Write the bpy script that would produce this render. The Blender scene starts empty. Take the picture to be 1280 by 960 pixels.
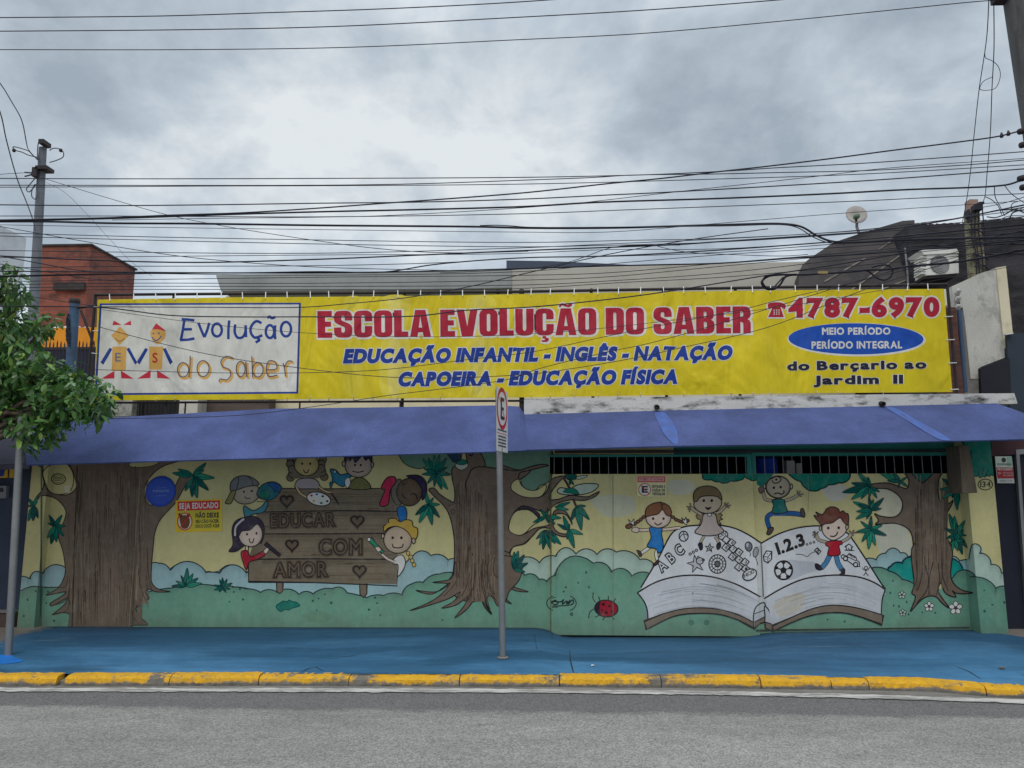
import bpy, math, random
import numpy as np
from mathutils import Vector, Matrix
from mathutils.geometry import tessellate_polygon

# ------------------------------------------------------------------ camera, sky, sun, exposure
S = bpy.context.scene
COL = S.collection
FOC = 931.0
CAM = Vector((0.0, -8.6, 1.62))
ROT = (Matrix.Rotation(math.radians(2.4), 3, 'Z') @ Matrix.Rotation(math.radians(98.5), 3, 'X'))
cd = bpy.data.cameras.new('camera')
cd.sensor_fit = 'HORIZONTAL'
cd.sensor_width = 36.0
cd.lens = 36.0 * FOC / 1280.0
cd.clip_start = 0.05
cd.clip_end = 2000.0
cam = bpy.data.objects.new('camera', cd)
COL.objects.link(cam)
cam.matrix_world = Matrix.Translation(CAM) @ ROT.to_4x4()
S.camera = cam

SUN_EL, SUN_AZ = math.radians(50), math.radians(190)      # azimuth measured clockwise from +Y
W = bpy.data.worlds.new('World')
S.world = W
W.use_nodes = True
nt = W.node_tree
nt.nodes.clear()
def wn(t, **k):
    n = nt.nodes.new(t)
    for a, b in k.items():
        setattr(n, a, b)
    return n
out = wn('ShaderNodeOutputWorld')
bg = wn('ShaderNodeBackground')
bg.inputs['Strength'].default_value = 0.1
nt.links.new(bg.outputs[0], out.inputs[0])
sky = wn('ShaderNodeTexSky', sky_type='NISHITA')
sky.sun_disc = False
sky.sun_elevation = SUN_EL
sky.sun_rotation = SUN_AZ
tc = wn('ShaderNodeTexCoord')
sep = wn('ShaderNodeSeparateXYZ')
nt.links.new(tc.outputs['Generated'], sep.inputs[0])
def wm(op, a, b=None, clamp=False):
    n = wn('ShaderNodeMath', operation=op)
    n.use_clamp = clamp
    for i, v in enumerate((a, b)):
        if v is None:
            continue
        if isinstance(v, (int, float)):
            n.inputs[i].default_value = v
        else:
            nt.links.new(v, n.inputs[i])
    return n.outputs[0]
zz = wm('ADD', wm('MAXIMUM', sep.outputs[2], 0.0), 0.42)
com = wn('ShaderNodeCombineXYZ')
nt.links.new(wm('DIVIDE', sep.outputs[0], zz), com.inputs[0])
nt.links.new(wm('DIVIDE', sep.outputs[1], zz), com.inputs[1])
com.inputs[2].default_value = 5.3
def noise(scale, det, rough, dist=0.0):
    n = wn('ShaderNodeTexNoise')
    n.inputs['Scale'].default_value = scale
    n.inputs['Detail'].default_value = det
    n.inputs['Roughness'].default_value = rough
    n.inputs['Distortion'].default_value = dist
    nt.links.new(com.outputs[0], n.inputs['Vector'])
    return n.outputs[0]
n1 = noise(2.3, 8.0, 0.55, 0.25)
n2 = noise(5.6, 7.0, 0.58, 0.2)
nn = wm('ADD', wm('MULTIPLY', n1, 0.58), wm('MULTIPLY', n2, 0.42))
ramp = wn('ShaderNodeValToRGB')
cr = ramp.color_ramp
cr.elements[0].position = 0.40
cr.elements[0].color = (3.9, 4.6, 5.35, 1)
cr.elements[1].position = 0.61
cr.elements[1].color = (8.6, 9.1, 9.4, 1)
e = cr.elements.new(0.5)
e.color = (5.6, 6.4, 7.15, 1)
nt.links.new(nn, ramp.inputs[0])
# overcast sky: brighter towards the zenith and a pale band low down
low = wm('MULTIPLY', wm('SUBTRACT', 1.0, wm('DIVIDE', sep.outputs[2], 0.36), True), 0.62)
high = wm('MULTIPLY', wm('SUBTRACT', sep.outputs[2], 0.55, True), 3.4)
# sky behind the camera dimmed, added to cut the frontal light on the facade
heavy = wn('ShaderNodeMapRange', interpolation_type='SMOOTHSTEP')  # added dimming of the sky behind the camera, not cloud
for i_, v_ in ((1, -0.45), (2, 0.25), (3, 0.62), (4, 1.0)):
    heavy.inputs[i_].default_value = v_
nt.links.new(sep.outputs[1], heavy.inputs[0])
fac = wm('ADD', wm('MULTIPLY', wm('ADD', 0.92, low), heavy.outputs[0]), high)
vm = wn('ShaderNodeVectorMath', operation='SCALE')
nt.links.new(ramp.outputs[0], vm.inputs[0])
nt.links.new(fac, vm.inputs['Scale'])
mix = wn('ShaderNodeMix', data_type='RGBA')
mix.inputs['Factor'].default_value = 0.94
nt.links.new(sky.outputs[0], mix.inputs['A'])
nt.links.new(vm.outputs[0], mix.inputs['B'])
nt.links.new(mix.outputs['Result'], bg.inputs[0])

sl = bpy.data.lights.new('sun', 'SUN')
sl.energy = 1.35
sl.angle = math.radians(38)
sl.color = (1.0, 0.96, 0.9)
sun = bpy.data.objects.new('sun', sl)
COL.objects.link(sun)
sdir = Vector((math.sin(SUN_AZ) * math.cos(SUN_EL), math.cos(SUN_AZ) * math.cos(SUN_EL), math.sin(SUN_EL)))
sun.rotation_euler = sdir.to_track_quat('Z', 'Y').to_euler()
sun.location = (0, -20, 30)
S.view_settings.view_transform = 'Standard'
S.view_settings.look = 'None'
S.view_settings.exposure = 0.0
S.view_settings.gamma = 1.0
S.view_settings.use_curve_mapping = False

# ------------------------------------------------------------------ helpers
RN = np.array(ROT)
CN = np.array(CAM)
def rays(px):
    px = np.asarray(px, float).reshape(-1, 2)
    d = np.stack([(px[:, 0] - 640) / FOC, -(px[:, 1] - 480) / FOC, -np.ones(len(px))], 1)
    return d @ RN.T
def onplane(px, p0, n):
    d = rays(px)
    p0 = np.asarray(p0, float); n = np.asarray(n, float)
    t = ((p0 - CN) @ n) / (d @ n)
    return CN + d * t[:, None]
def P(x, y, Y=0.0):
    return Vector(onplane([(x, y)], (0, Y, 0), (0, 1, 0))[0])
def G(x, y, z=0.0):
    return Vector(onplane([(x, y)], (0, 0, z), (0, 0, 1))[0])
def pix(w):
    v = RN.T @ (np.asarray(w, float) - CN)
    return (640 + FOC * v[0] / -v[2], 480 - FOC * v[1] / -v[2])
def lin(c):
    c = c / 255.0
    return c / 12.92 if c <= 0.04045 else ((c + 0.055) / 1.055) ** 2.4
def C(r, g, b, k=1.0):
    return (min(lin(r) * k, 0.85), min(lin(g) * k, 0.85), min(lin(b) * k, 0.85), 1.0)

def catmull(pts, closed=False, n=6):
    pts = [tuple(p) for p in pts]
    m = len(pts)
    if m < 3:
        return pts
    out = []
    rng = range(m if closed else m - 1)
    for i in rng:
        if closed:
            a, b, c, d = pts[i - 1], pts[i], pts[(i + 1) % m], pts[(i + 2) % m]
        else:
            a, b, c, d = pts[max(i - 1, 0)], pts[i], pts[i + 1], pts[min(i + 2, m - 1)]
        d1 = max(math.dist(a, b), 1e-6) ** .5; d2 = max(math.dist(b, c), 1e-6) ** .5; d3 = max(math.dist(c, d), 1e-6) ** .5
        if math.dist(a, b) < 1e-6: d1 = d2
        if math.dist(c, d) < 1e-6: d3 = d2
        m1 = [d2 * ((b[j] - a[j]) / d1 - (c[j] - a[j]) / (d1 + d2) + (c[j] - b[j]) / d2) for j in range(len(b))]
        m2 = [d2 * ((c[j] - b[j]) / d2 - (d[j] - b[j]) / (d2 + d3) + (d[j] - c[j]) / d3) for j in range(len(b))]
        for k in range(n):
            t = k / n
            out.append(tuple(b[j] * (2 * t ** 3 - 3 * t * t + 1) + m1[j] * (t ** 3 - 2 * t * t + t) + c[j] * (3 * t * t - 2 * t ** 3) + m2[j] * (t ** 3 - t * t)
                             for j in range(len(b))))
    if not closed:
        out.append(pts[-1])
    return out

def link(name, me, mat=None, parent=None):
    o = bpy.data.objects.new(name, me)
    COL.objects.link(o)
    if mat is not None:
        me.materials.append(mat)
    if parent is not None:
        o.parent = parent
    return o
def tag(o, label, cat, group=None):
    o['label'] = label
    o['category'] = cat
    if group:
        o['group'] = group
    return o
def struct(o):
    o['kind'] = 'structure'
    return o
def thing(name, label, cat, group=None):
    return tag(link(name, None), label, cat, group)

class MB:
    """collects shapes for ONE mesh"""
    def __init__(s):
        s.v = []; s.f = []; s.sm = []
    def add(s, vs, fs, smooth=False):
        o = len(s.v)
        s.v += [tuple(v) for v in vs]
        for f in fs:
            s.f.append([o + i for i in f]); s.sm.append(smooth)
        return s
    def box(s, a, b):
        (x0, y0, z0), (x1, y1, z1) = a, b
        x0, x1 = sorted((x0, x1)); y0, y1 = sorted((y0, y1)); z0, z1 = sorted((z0, z1))
        vs = [(x0, y0, z0), (x1, y0, z0), (x1, y1, z0), (x0, y1, z0), (x0, y0, z1), (x1, y0, z1), (x1, y1, z1), (x0, y1, z1)]
        return s.add(vs, [(0, 3, 2, 1), (4, 5, 6, 7), (0, 1, 5, 4), (1, 2, 6, 5), (2, 3, 7, 6), (3, 0, 4, 7)])
    def prism(s, poly, vec):
        """3-D polygon (front face) extruded by vec"""
        n = len(poly)
        vec = Vector(vec)
        vs = [Vector(p) for p in poly] + [Vector(p) + vec for p in poly]
        tris = tessellate_polygon([[Vector(p) for p in poly]])
        nrm = Vector((0, 0, 0))
        for i in range(n):
            nrm += Vector(poly[i]).cross(Vector(poly[(i + 1) % n]))
        flip = nrm.dot(vec) > 0
        fs = []
        for t in tris:
            t = list(t)
            a, b, c = [Vector(poly[i]) for i in t]
            if ((b - a).cross(c - a)).dot(vec) > 0:
                t.reverse()
            fs.append(tuple(t)); fs.append(tuple(i + n for i in reversed(t)))
        for i in range(n):
            j = (i + 1) % n
            q = (i, j, j + n, i + n)
            fs.append(q if flip else tuple(reversed(q)))
        return s.add(vs, fs)
    def tube(s, pts, r, n=8, cap=True, r1=None):
        pts = [Vector(p) for p in pts]
        vs = []
        m = len(pts)
        ref = None
        for i, p in enumerate(pts):
            t = (pts[min(i + 1, m - 1)] - pts[max(i - 1, 0)])
            if t.length < 1e-9:
                t = Vector((0, 0, 1))
            t.normalize()
            if ref is None:
                ref = Vector((0, 1, 0)) if abs(t.y) < 0.9 else Vector((1, 0, 0))
            u = t.cross(ref)
            if u.length < 1e-4:
                u = t.cross(Vector((0.3, 0.5, 0.8)))
            u.normalize()
            w = u.cross(t)
            ref = w
            rr = r if r1 is None else r + (r1 - r) * i / max(m - 1, 1)
            if isinstance(r, (list, tuple)):
                rr = r[i]
            for k in range(n):
                a = 2 * math.pi * k / n
                vs.append(p + u * (math.cos(a) * rr) + w * (math.sin(a) * rr))
        fs = []
        for i in range(m - 1):
            for k in range(n):
                fs.append((i * n + k, i * n + (k + 1) % n, (i + 1) * n + (k + 1) % n, (i + 1) * n + k))
        s.add(vs, fs, True)
        if cap:
            s.add(vs[:n], [tuple(range(n))]); s.add(vs[-n:], [tuple(reversed(range(n)))])
        return s
    def lathe(s, prof, origin, axis=(0, 0, 1), n=24):
        ax = Vector(axis).normalized()
        u = ax.orthogonal().normalized(); w = ax.cross(u)
        o = Vector(origin)
        vs = []
        for r, h in prof:
            for k in range(n):
                a = 2 * math.pi * k / n
                vs.append(o + ax * h + (u * math.cos(a) + w * math.sin(a)) * max(r, 1e-4))
        fs = []
        for i in range(len(prof) - 1):
            for k in range(n):
                fs.append((i * n + k, i * n + (k + 1) % n, (i + 1) * n + (k + 1) % n, (i + 1) * n + k))
        return s.add(vs, fs, True)
    def build(s, name, mat=None, parent=None, bevel=0.0):
        me = bpy.data.meshes.new(name)
        me.from_pydata(s.v, [], s.f)
        me.polygons.foreach_set('use_smooth', s.sm)
        me.update()
        o = link(name, me, mat, parent)
        if bevel:
            b = o.modifiers.new('bevel', 'BEVEL')
            b.width = bevel; b.segments = 2; b.limit_method = 'ANGLE'
        return o

# ------------------------------------------------------------------ materials
def nodes_of(m):
    m.use_nodes = True
    t = m.node_tree
    b = t.nodes.get('Principled BSDF')
    return t, b
class NT:
    def __init__(s, m):
        s.t, s.b = nodes_of(m)
    def n(s, ty, **k):
        n = s.t.nodes.new(ty)
        for a, b in k.items():
            setattr(n, a, b)
        return n
    def l(s, a, b):
        s.t.links.new(a, b)
    def co(s, scale=(1, 1, 1)):
        c = s.n('ShaderNodeTexCoord')
        if scale == (1, 1, 1):
            return c.outputs['Object']
        mp = s.n('ShaderNodeMapping')
        mp.inputs['Scale'].default_value = scale
        s.l(c.outputs['Object'], mp.inputs[0])
        return mp.outputs[0]
    def noise(s, scale, det=5, rough=0.6, vec=(1, 1, 1), dist=0.0):
        n = s.n('ShaderNodeTexNoise')
        n.inputs['Scale'].default_value = scale
        n.inputs['Detail'].default_value = det
        n.inputs['Roughness'].default_value = rough
        n.inputs['Distortion'].default_value = dist
        s.l(s.co(vec), n.inputs['Vector'])
        return n.outputs[0]
    def ramp(s, src, p0, p1, a=0.0, b=1.0):
        n = s.n('ShaderNodeMapRange')
        n.inputs[1].default_value = p0; n.inputs[2].default_value = p1
        n.inputs[3].default_value = a; n.inputs[4].default_value = b
        s.l(src, n.inputs[0])
        return n.outputs[0]
    def math(s, op, a, b=0.0, clamp=False):
        n = s.n('ShaderNodeMath', operation=op)
        n.use_clamp = clamp
        for i, v in enumerate((a, b)):
            if isinstance(v, (int, float)):
                n.inputs[i].default_value = v
            else:
                s.l(v, n.inputs[i])
        return n.outputs[0]
    def mix(s, f, a, b, mode='MIX'):
        n = s.n('ShaderNodeMix', data_type='RGBA', blend_type=mode)
        for k, v in (('Factor', f), ('A', a), ('B', b)):
            if isinstance(v, (int, float)):
                n.inputs[k].default_value = v
            elif isinstance(v, tuple):
                n.inputs[k].default_value = v
            else:
                s.l(v, n.inputs[k])
        return n.outputs['Result']
    def sepz(s, i=2):
        n = s.n('ShaderNodeSeparateXYZ')
        s.l(s.co(), n.inputs[0])
        return n.outputs[i]
    def scale(s, col, f):
        n = s.n('ShaderNodeVectorMath', operation='SCALE')
        if isinstance(col, tuple):
            n.inputs[0].default_value = col[:3]
        else:
            s.l(col, n.inputs[0])
        s.l(f, n.inputs['Scale'])
        return n.outputs[0]
    def bump(s, h, strength=0.3, dist=0.01, chain=None):
        n = s.n('ShaderNodeBump')
        n.inputs['Strength'].default_value = strength
        n.inputs['Distance'].default_value = dist
        s.l(h, n.inputs['Height'])
        if chain is not None:
            s.l(chain, n.inputs['Normal'])
        s.l(n.outputs[0], s.b.inputs['Normal'])
        return n.outputs[0]
_mats = {}
def mat(name, col, rough=0.8, var=0.18, vs=2.2, grime=0.0, gcol=(0.03, 0.028, 0.025, 1), gs=3.0, gthr=0.55, bump=0.25, bs=45, bd=0.006,
        metal=0.0, stretch=(1, 1, 1), spec=0.3, fine=0.08):
    if name in _mats:
        return _mats[name]
    m = bpy.data.materials.new(name)
    q = NT(m)
    v = q.ramp(q.noise(vs, 6, 0.65, stretch), 0.3, 0.7, 1 - var, 1 + var)
    v2 = q.ramp(q.noise(bs * 2.0, 3, 0.7), 0.3, 0.7, 1 - fine, 1 + fine)
    c = q.scale(col, q.math('MULTIPLY', v, v2))
    if grime:
        g = q.math('MULTIPLY', q.ramp(q.noise(gs, 8, 0.7, stretch), gthr - 0.06, gthr + 0.1), grime, True)
        c = q.mix(g, c, gcol)
    q.l(c, q.b.inputs['Base Color'])
    q.b.inputs['Roughness'].default_value = rough
    q.b.inputs['Metallic'].default_value = metal
    q.b.inputs['Specular IOR Level'].default_value = spec
    if bump:
        q.bump(q.noise(bs, 6, 0.65), bump, bd)
    _mats[name] = m
    return m

def paint_material(name, rough=0.75, wear=0.5, fine=0.07, bump=0.35, bs=70, streak=(1, 1, 1), spec=0.25, dark=0.86, cloth=False, grime=False):
    """paint whose colour is stored per face; weathering comes from noise"""
    m = bpy.data.materials.new(name)
    q = NT(m)
    a = q.n('ShaderNodeAttribute', attribute_name='paint')
    v = q.ramp(q.noise(1.3, 7, 0.65, streak), 0.3, 0.7, dark, 1.1)
    v2 = q.ramp(q.noise(14.0, 5, 0.7), 0.3, 0.7, 1 - fine, 1 + fine)
    v3 = q.ramp(q.noise(160.0, 2, 0.7), 0.3, 0.7, 1 - fine * 0.7, 1 + fine * 0.7)
    c = q.scale(a.outputs['Color'], q.math('MULTIPLY', q.math('MULTIPLY', v, v2), v3))
    f = q.math('MULTIPLY', q.ramp(q.noise(2.3, 8, 0.72, (0.7, 1, 0.35)), 0.50, 0.78), wear, True)
    c = q.mix(f, c, (0.22, 0.21, 0.18, 1))
    if grime:
        # faded, chalky patches, speckle and splash dirt along the foot of the wall
        f2 = q.math('MULTIPLY', q.ramp(q.noise(7.0, 8, 0.75), 0.50, 0.72), 0.22, True)
        c = q.mix(f2, c, (0.36, 0.35, 0.30, 1))
        f3 = q.math('MULTIPLY', q.ramp(q.noise(38.0, 5, 0.8), 0.62, 0.74), 0.30, True)
        c = q.mix(f3, c, (0.10, 0.10, 0.085, 1))
        z = q.math('ADD', q.sepz(2), q.math('MULTIPLY', q.math('SUBTRACT', q.noise(3.5, 8, 0.75, (1, 1, 0.5)), 0.5), 0.55))
        f4 = q.math('MULTIPLY', q.ramp(z, 0.34, 0.10), 0.42, True)
        c = q.mix(f4, c, (0.12, 0.115, 0.09, 1))
        f5 = q.math('MULTIPLY', q.ramp(q.noise(5.0, 7, 0.7, (2.2, 1, 0.10)), 0.58, 0.74), 0.22, True)
        c = q.mix(f5, c, (0.13, 0.125, 0.10, 1))
    q.l(c, q.b.inputs['Base Color'])
    q.b.inputs['Roughness'].default_value = rough
    q.b.inputs['Specular IOR Level'].default_value = spec
    n0 = q.bump(q.noise(bs, 5, 0.6), bump, 0.004)
    if cloth:
        q.bump(q.noise(1.1, 3, 0.5, (1.6, 1, 0.8), 0.6), 0.8, 0.16, q.bump(q.noise(2.6, 4, 0.55, (2.2, 1, 0.5), 0.4), 0.6, 0.05, n0))
    return m

# ------------------------------------------------------------------ flat paint: shapes in order, each a little proud of what it covers
IMPACT = {
 'S': [[(.62,.64),(.62,.80),(.58,.92),(.50,.98),(.40,1),(.22,1),(.10,.98),(.03,.90),(0,.80),(0,.66),(.03,.58),(.10,.52),(.33,.40),(.37,.36),(.37,.24),(.35,.20),(.31,.18),(.27,.20),(.25,.24),(.25,.38),(0,.38),(0,.20),(.03,.09),(.11,.02),(.22,0),(.42,0),(.53,.02),(.60,.10),(.62,.20),(.62,.36),(.59,.45),(.51,.52),(.29,.62),(.25,.66),(.25,.76),(.27,.81),(.31,.82),(.35,.81),(.37,.76),(.37,.64)]],
 'C': [[(.62,.60),(.62,.80),(.59,.91),(.51,.98),(.40,1),(.22,1),(.11,.98),(.03,.91),(0,.80),(0,.20),(.03,.09),(.11,.02),(.22,0),(.40,0),(.51,.02),(.59,.09),(.62,.20),(.62,.42),(.37,.42),(.37,.22),(.35,.18),(.31,.17),(.27,.18),(.25,.22),(.25,.78),(.27,.82),(.31,.83),(.35,.82),(.37,.78),(.37,.60)]],
 'O': [[(.22,0),(.40,0),(.51,.02),(.59,.09),(.62,.20),(.62,.80),(.59,.91),(.51,.98),(.40,1),(.22,1),(.11,.98),(.03,.91),(0,.80),(0,.20),(.03,.09),(.11,.02)], [(.25,.22),(.27,.18),(.31,.17),(.35,.18),(.37,.22),(.37,.78),(.35,.82),(.31,.83),(.27,.82),(.25,.78)]],
 'E': [[(0,0),(.5,0),(.5,.2),(.26,.2),(.26,.41),(.46,.41),(.46,.6),(.26,.6),(.26,.8),(.49,.8),(.49,1),(0,1)]],
 'L': [[(0,0),(.48,0),(.48,.2),(.26,.2),(.26,1),(0,1)]],
 'A': [[(0,0),(.25,0),(.275,.17),(.435,.17),(.46,0),(.71,0),(.53,1),(.18,1)], [(.295,.34),(.415,.34),(.355,.76)]],
 'V': [[(0,1),(.25,1),(.355,.36),(.46,1),(.71,1),(.54,0),(.17,0)]],
 'U': [[(0,1),(.25,1),(.25,.24),(.27,.19),(.31,.17),(.35,.19),(.37,.24),(.37,1),(.62,1),(.62,.22),(.59,.10),(.51,.03),(.40,0),(.22,0),(.11,.03),(.03,.10),(0,.22)]],
 'D': [[(0,0),(.40,0),(.53,.03),(.60,.11),(.62,.22),(.62,.78),(.60,.89),(.53,.97),(.40,1),(0,1)], [(.26,.18),(.33,.18),(.36,.22),(.36,.78),(.33,.82),(.26,.82)]],
 'B': [[(0,0),(.42,0),(.53,.03),(.60,.10),(.62,.20),(.62,.36),(.59,.45),(.50,.52),(.57,.57),(.60,.66),(.60,.80),(.57,.91),(.50,.98),(.40,1),(0,1)], [(.26,.18),(.32,.18),(.36,.22),(.36,.40),(.32,.44),(.26,.44)], [(.26,.60),(.32,.60),(.35,.64),(.35,.78),(.32,.82),(.26,.82)]],
 'R': [[(0,0),(.26,0),(.26,.42),(.31,.42),(.35,.39),(.36,.33),(.36,0),(.61,0),(.61,.38),(.58,.47),(.50,.52),(.58,.58),(.61,.67),(.61,.79),(.58,.91),(.50,.98),(.40,1),(0,1)], [(.26,.59),(.32,.59),(.36,.63),(.36,.77),(.32,.82),(.26,.82)]],
}
CEDIL = [(.24,-.025),(.36,-.025),(.35,-.07),(.44,-.11),(.46,-.17),(.40,-.24),(.28,-.25),(.20,-.23),(.21,-.18),(.30,-.18),(.33,-.15),(.30,-.12),(.23,-.11)]
TILDE = [(.12,1.05),(.15,1.16),(.24,1.20),(.36,1.14),(.44,1.13),(.50,1.20),(.59,1.20),(.56,1.09),(.46,1.04),(.36,1.06),(.26,1.11),(.21,1.10),(.20,1.05)]
_glyph = {}
def glyph(ch, font=''):
    """triangles, contours and extent of one letter at unit size"""
    k = (ch, font)
    if k in _glyph:
        return _glyph[k]
    tr, con = [], []
    if font == 'block':
        base = {'Ç': 'C', 'Ã': 'A'}.get(ch, ch)
        groups = [IMPACT[base]] + ([[CEDIL]] if ch == 'Ç' else []) + ([[TILDE]] if ch == 'Ã' else [])
        for gr in groups:
            flat = [p for c in gr for p in c]
            for t in tessellate_polygon([[Vector((x, y, 0)) for x, y in c] for c in gr]):
                tr.append([flat[i] for i in t])
            con += gr
    else:
        cu = bpy.data.curves.new('glyph', 'FONT')
        cu.body = ch
        cu.resolution_u = 4
        ob = bpy.data.objects.new('glyph', cu)
        COL.objects.link(ob)
        ev = ob.evaluated_get(bpy.context.evaluated_depsgraph_get())
        me = ev.to_mesh()
        me.calc_loop_triangles()
        vs = [(round(v.co.x, 5), round(v.co.y, 5)) for v in me.vertices]
        tr = [[vs[i] for i in t.vertices] for t in me.loop_triangles]
        ev.to_mesh_clear()
        COL.objects.unlink(ob)
        bpy.data.objects.remove(ob)
        bpy.data.curves.remove(cu)
        tr = [t if (t[1][0] - t[0][0]) * (t[2][1] - t[0][1]) - (t[2][0] - t[0][0]) * (t[1][1] - t[0][1]) > 0 else t[::-1] for t in tr]
        cnt = {}
        for t in tr:
            for a, b in ((t[0], t[1]), (t[1], t[2]), (t[2], t[0])):
                cnt[(a, b)] = cnt.get((a, b), 0) + 1
        nxt = {}
        for a, b in cnt:
            if (b, a) not in cnt:
                nxt.setdefault(a, []).append(b)
        while nxt:
            a = next(iter(nxt)); c = [a]
            while True:
                l = nxt.get(c[-1])
                if not l:
                    break
                b = l.pop()
                if not l:
                    del nxt[c[-1]]
                if b == a:
                    break
                c.append(b)
            if len(c) > 2:
                con.append(c)
    xs = [p[0] for t in tr for p in t] or [0, 0.3]
    _glyph[k] = (tr, con, min(xs), max(xs))
    return _glyph[k]
def thicken(con, w):
    """band of width w on the outside of a closed outline and w*0.6 on its inside (x, y up)"""
    ar = 0
    c = [con[0]]
    for p in con[1:]:
        if math.dist(p, c[-1]) > 1e-4:
            c.append(p)
    n = len(c)
    L, R = [], []
    for i in range(n):
        a, b, d = c[i - 1], c[i], c[(i + 1) % n]
        e1 = (b[0] - a[0], b[1] - a[1]); e2 = (d[0] - b[0], d[1] - b[1])
        l1 = math.hypot(*e1) or 1; l2 = math.hypot(*e2) or 1
        n1 = (-e1[1] / l1, e1[0] / l1); n2 = (-e2[1] / l2, e2[0] / l2)
        m = (n1[0] + n2[0], n1[1] + n2[1]); ml = math.hypot(*m) or 1
        m = (m[0] / ml, m[1] / ml)
        k = 1 / max(.6, m[0] * n1[0] + m[1] * n1[1])
        L.append((b[0] + m[0] * w * k, b[1] + m[1] * w * k)); R.append((b[0] - m[0] * w * k, b[1] - m[1] * w * k))
    tr = []
    for i in range(n):
        j = (i + 1) % n
        tr.append([L[i], R[i], R[j]]); tr.append([L[i], R[j], L[j]])
    return tr

class Art:
    RES = 2.0
    def __init__(s):
        s.shapes = []
        s.fr()
        s.occ = np.zeros((960 * 2 + 400, 1280 * 2 + 800), np.uint8)
        s.top = 0
    def fr(s, ox=0, oy=0, k=1.0):
        s.o = (ox, oy, k)
        return s
    def pts(s, d):
        if isinstance(d, str):
            d = [tuple(float(a) for a in w.split(',')) for w in d.split()]
        ox, oy, k = s.o
        return [(ox + x / k, oy + y / k) for x, y in d]
    def raw(s, tris, col, layer=None, jit=False):
        cells = []
        lv = 0
        for t in tris:
            (x0, y0), (x1, y1), (x2, y2) = [((x + 150) * s.RES, (y + 100) * s.RES) for x, y in t]
            a, b = int(max(0, math.floor(min(y0, y1, y2) - .5))), int(max(y0, y1, y2) + 1.5)
            c, d = int(max(0, math.floor(min(x0, x1, x2) - .5))), int(max(x0, x1, x2) + 1.5)
            ar = (x1 - x0) * (y2 - y0) - (x2 - x0) * (y1 - y0)
            if abs(ar) < 1e-9:
                continue
            sub = s.occ[a:b, c:d]
            if sub.size == 0:
                continue
            if (b - a) * (d - c) > 60:
                yy, xx = np.mgrid[a:b, c:d] + 0.5
                sg = 1 if ar > 0 else -1
                ok = np.ones(sub.shape, bool)
                for (ax, ay), (bx, by) in (((x0, y0), (x1, y1)), ((x1, y1), (x2, y2)), ((x2, y2), (x0, y0))):
                    L = math.hypot(bx - ax, by - ay) + 1e-9
                    ok &= sg * ((bx - ax) * (yy - ay) - (by - ay) * (xx - ax)) / L > -0.75
                if not ok.any():
                    continue
                lv = max(lv, int(sub[ok].max()))
                cells.append((a, b, c, d, ok))
            else:
                lv = max(lv, int(sub.max()))
                cells.append((a, b, c, d, None))
        lv = lv + 1 if layer is None else layer
        for a, b, c, d, ok in cells:
            sub = s.occ[a:b, c:d]
            if ok is None:
                np.maximum(sub, lv, out=sub)
            else:
                sub[ok] = np.maximum(sub[ok], lv)
        s.top = max(s.top, lv)
        jt = np.zeros(len(tris))
        if jit:                                   # neighbouring pieces of one stroke never share a plane
            h = len(tris) // 2
            jt[:] = np.repeat([((i * 0.618) % 1.0) * 0.8 for i in range(h)], 2)
        s.shapes.append((np.array(tris, float), col, lv, jt))
    def poly(s, col, d, sm=0, ol=0.0, oc=None):
        p = s.pts(d)
        if sm:
            p = catmull(p, True, 6)
        tr = tessellate_polygon([[Vector((x, y, 0)) for x, y in p]])
        s.raw([[p[i] for i in t] for t in tr], col)
        if ol:
            s._stroke(p + [p[0], p[1]], ol, oc or INK)
    def p(s, col, d, ol=1.2, oc=None):
        s.poly(col, d, 1, ol, oc)
    def q(s, col, d, ol=0.0, oc=None):
        s.poly(col, d, 0, ol, oc)
    def _stroke(s, p, w, col, taper=False):
        n = len(p)
        L, R = [], []
        for i in range(n):
            ax, ay = p[max(i - 1, 0)]; bx, by = p[min(i + 1, n - 1)]
            tx, ty = bx - ax, by - ay
            l = math.hypot(tx, ty) or 1.0
            hw = w / 2
            if taper:
                hw *= 1 - 0.9 * i / (n - 1)
            nx, ny = -ty / l * hw, tx / l * hw
            if 0 < i < n - 1:
                c = math.hypot(p[i][0] - ax, p[i][1] - ay) or 1
                e1 = ((p[i][0] - ax) / c, (p[i][1] - ay) / c)
                cs = max(0.5, abs(e1[0] * tx / l + e1[1] * ty / l))
                nx, ny = nx / cs, ny / cs
            L.append((p[i][0] + nx, p[i][1] + ny)); R.append((p[i][0] - nx, p[i][1] - ny))
        tr = []
        for i in range(n - 1):
            tr.append([L[i], R[i], R[i + 1]]); tr.append([L[i], R[i + 1], L[i + 1]])
        s.raw(tr, col, None, True)
    def l(s, d, w=1.2, col=None, sm=1, taper=False):
        p = s.pts(d)
        if sm and len(p) > 2:
            p = catmull(p, False, 5)
        s._stroke(p, w, col or INK, taper)
    def e(s, col, cx, cy, rx, ry=None, rot=0.0, ol=1.2, oc=None, n=28, a0=0.0, a1=360.0):
        ry = rx if ry is None else ry
        c, sn = math.cos(math.radians(rot)), math.sin(math.radians(rot))
        pp = []
        for k in range(n):
            a = math.radians(a0 + (a1 - a0) * k / (n if a1 - a0 >= 360 else n - 1))
            x, y = rx * math.cos(a), ry * math.sin(a)
            pp.append((cx + x * c - y * sn, cy + x * sn + y * c))
        if col is not None:
            s.poly(col, pp, 0, 0)
        if ol:
            p = s.pts(pp)
            s._stroke(p + [p[0], p[1]] if a1 - a0 >= 360 else p, ol, oc or INK)
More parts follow.
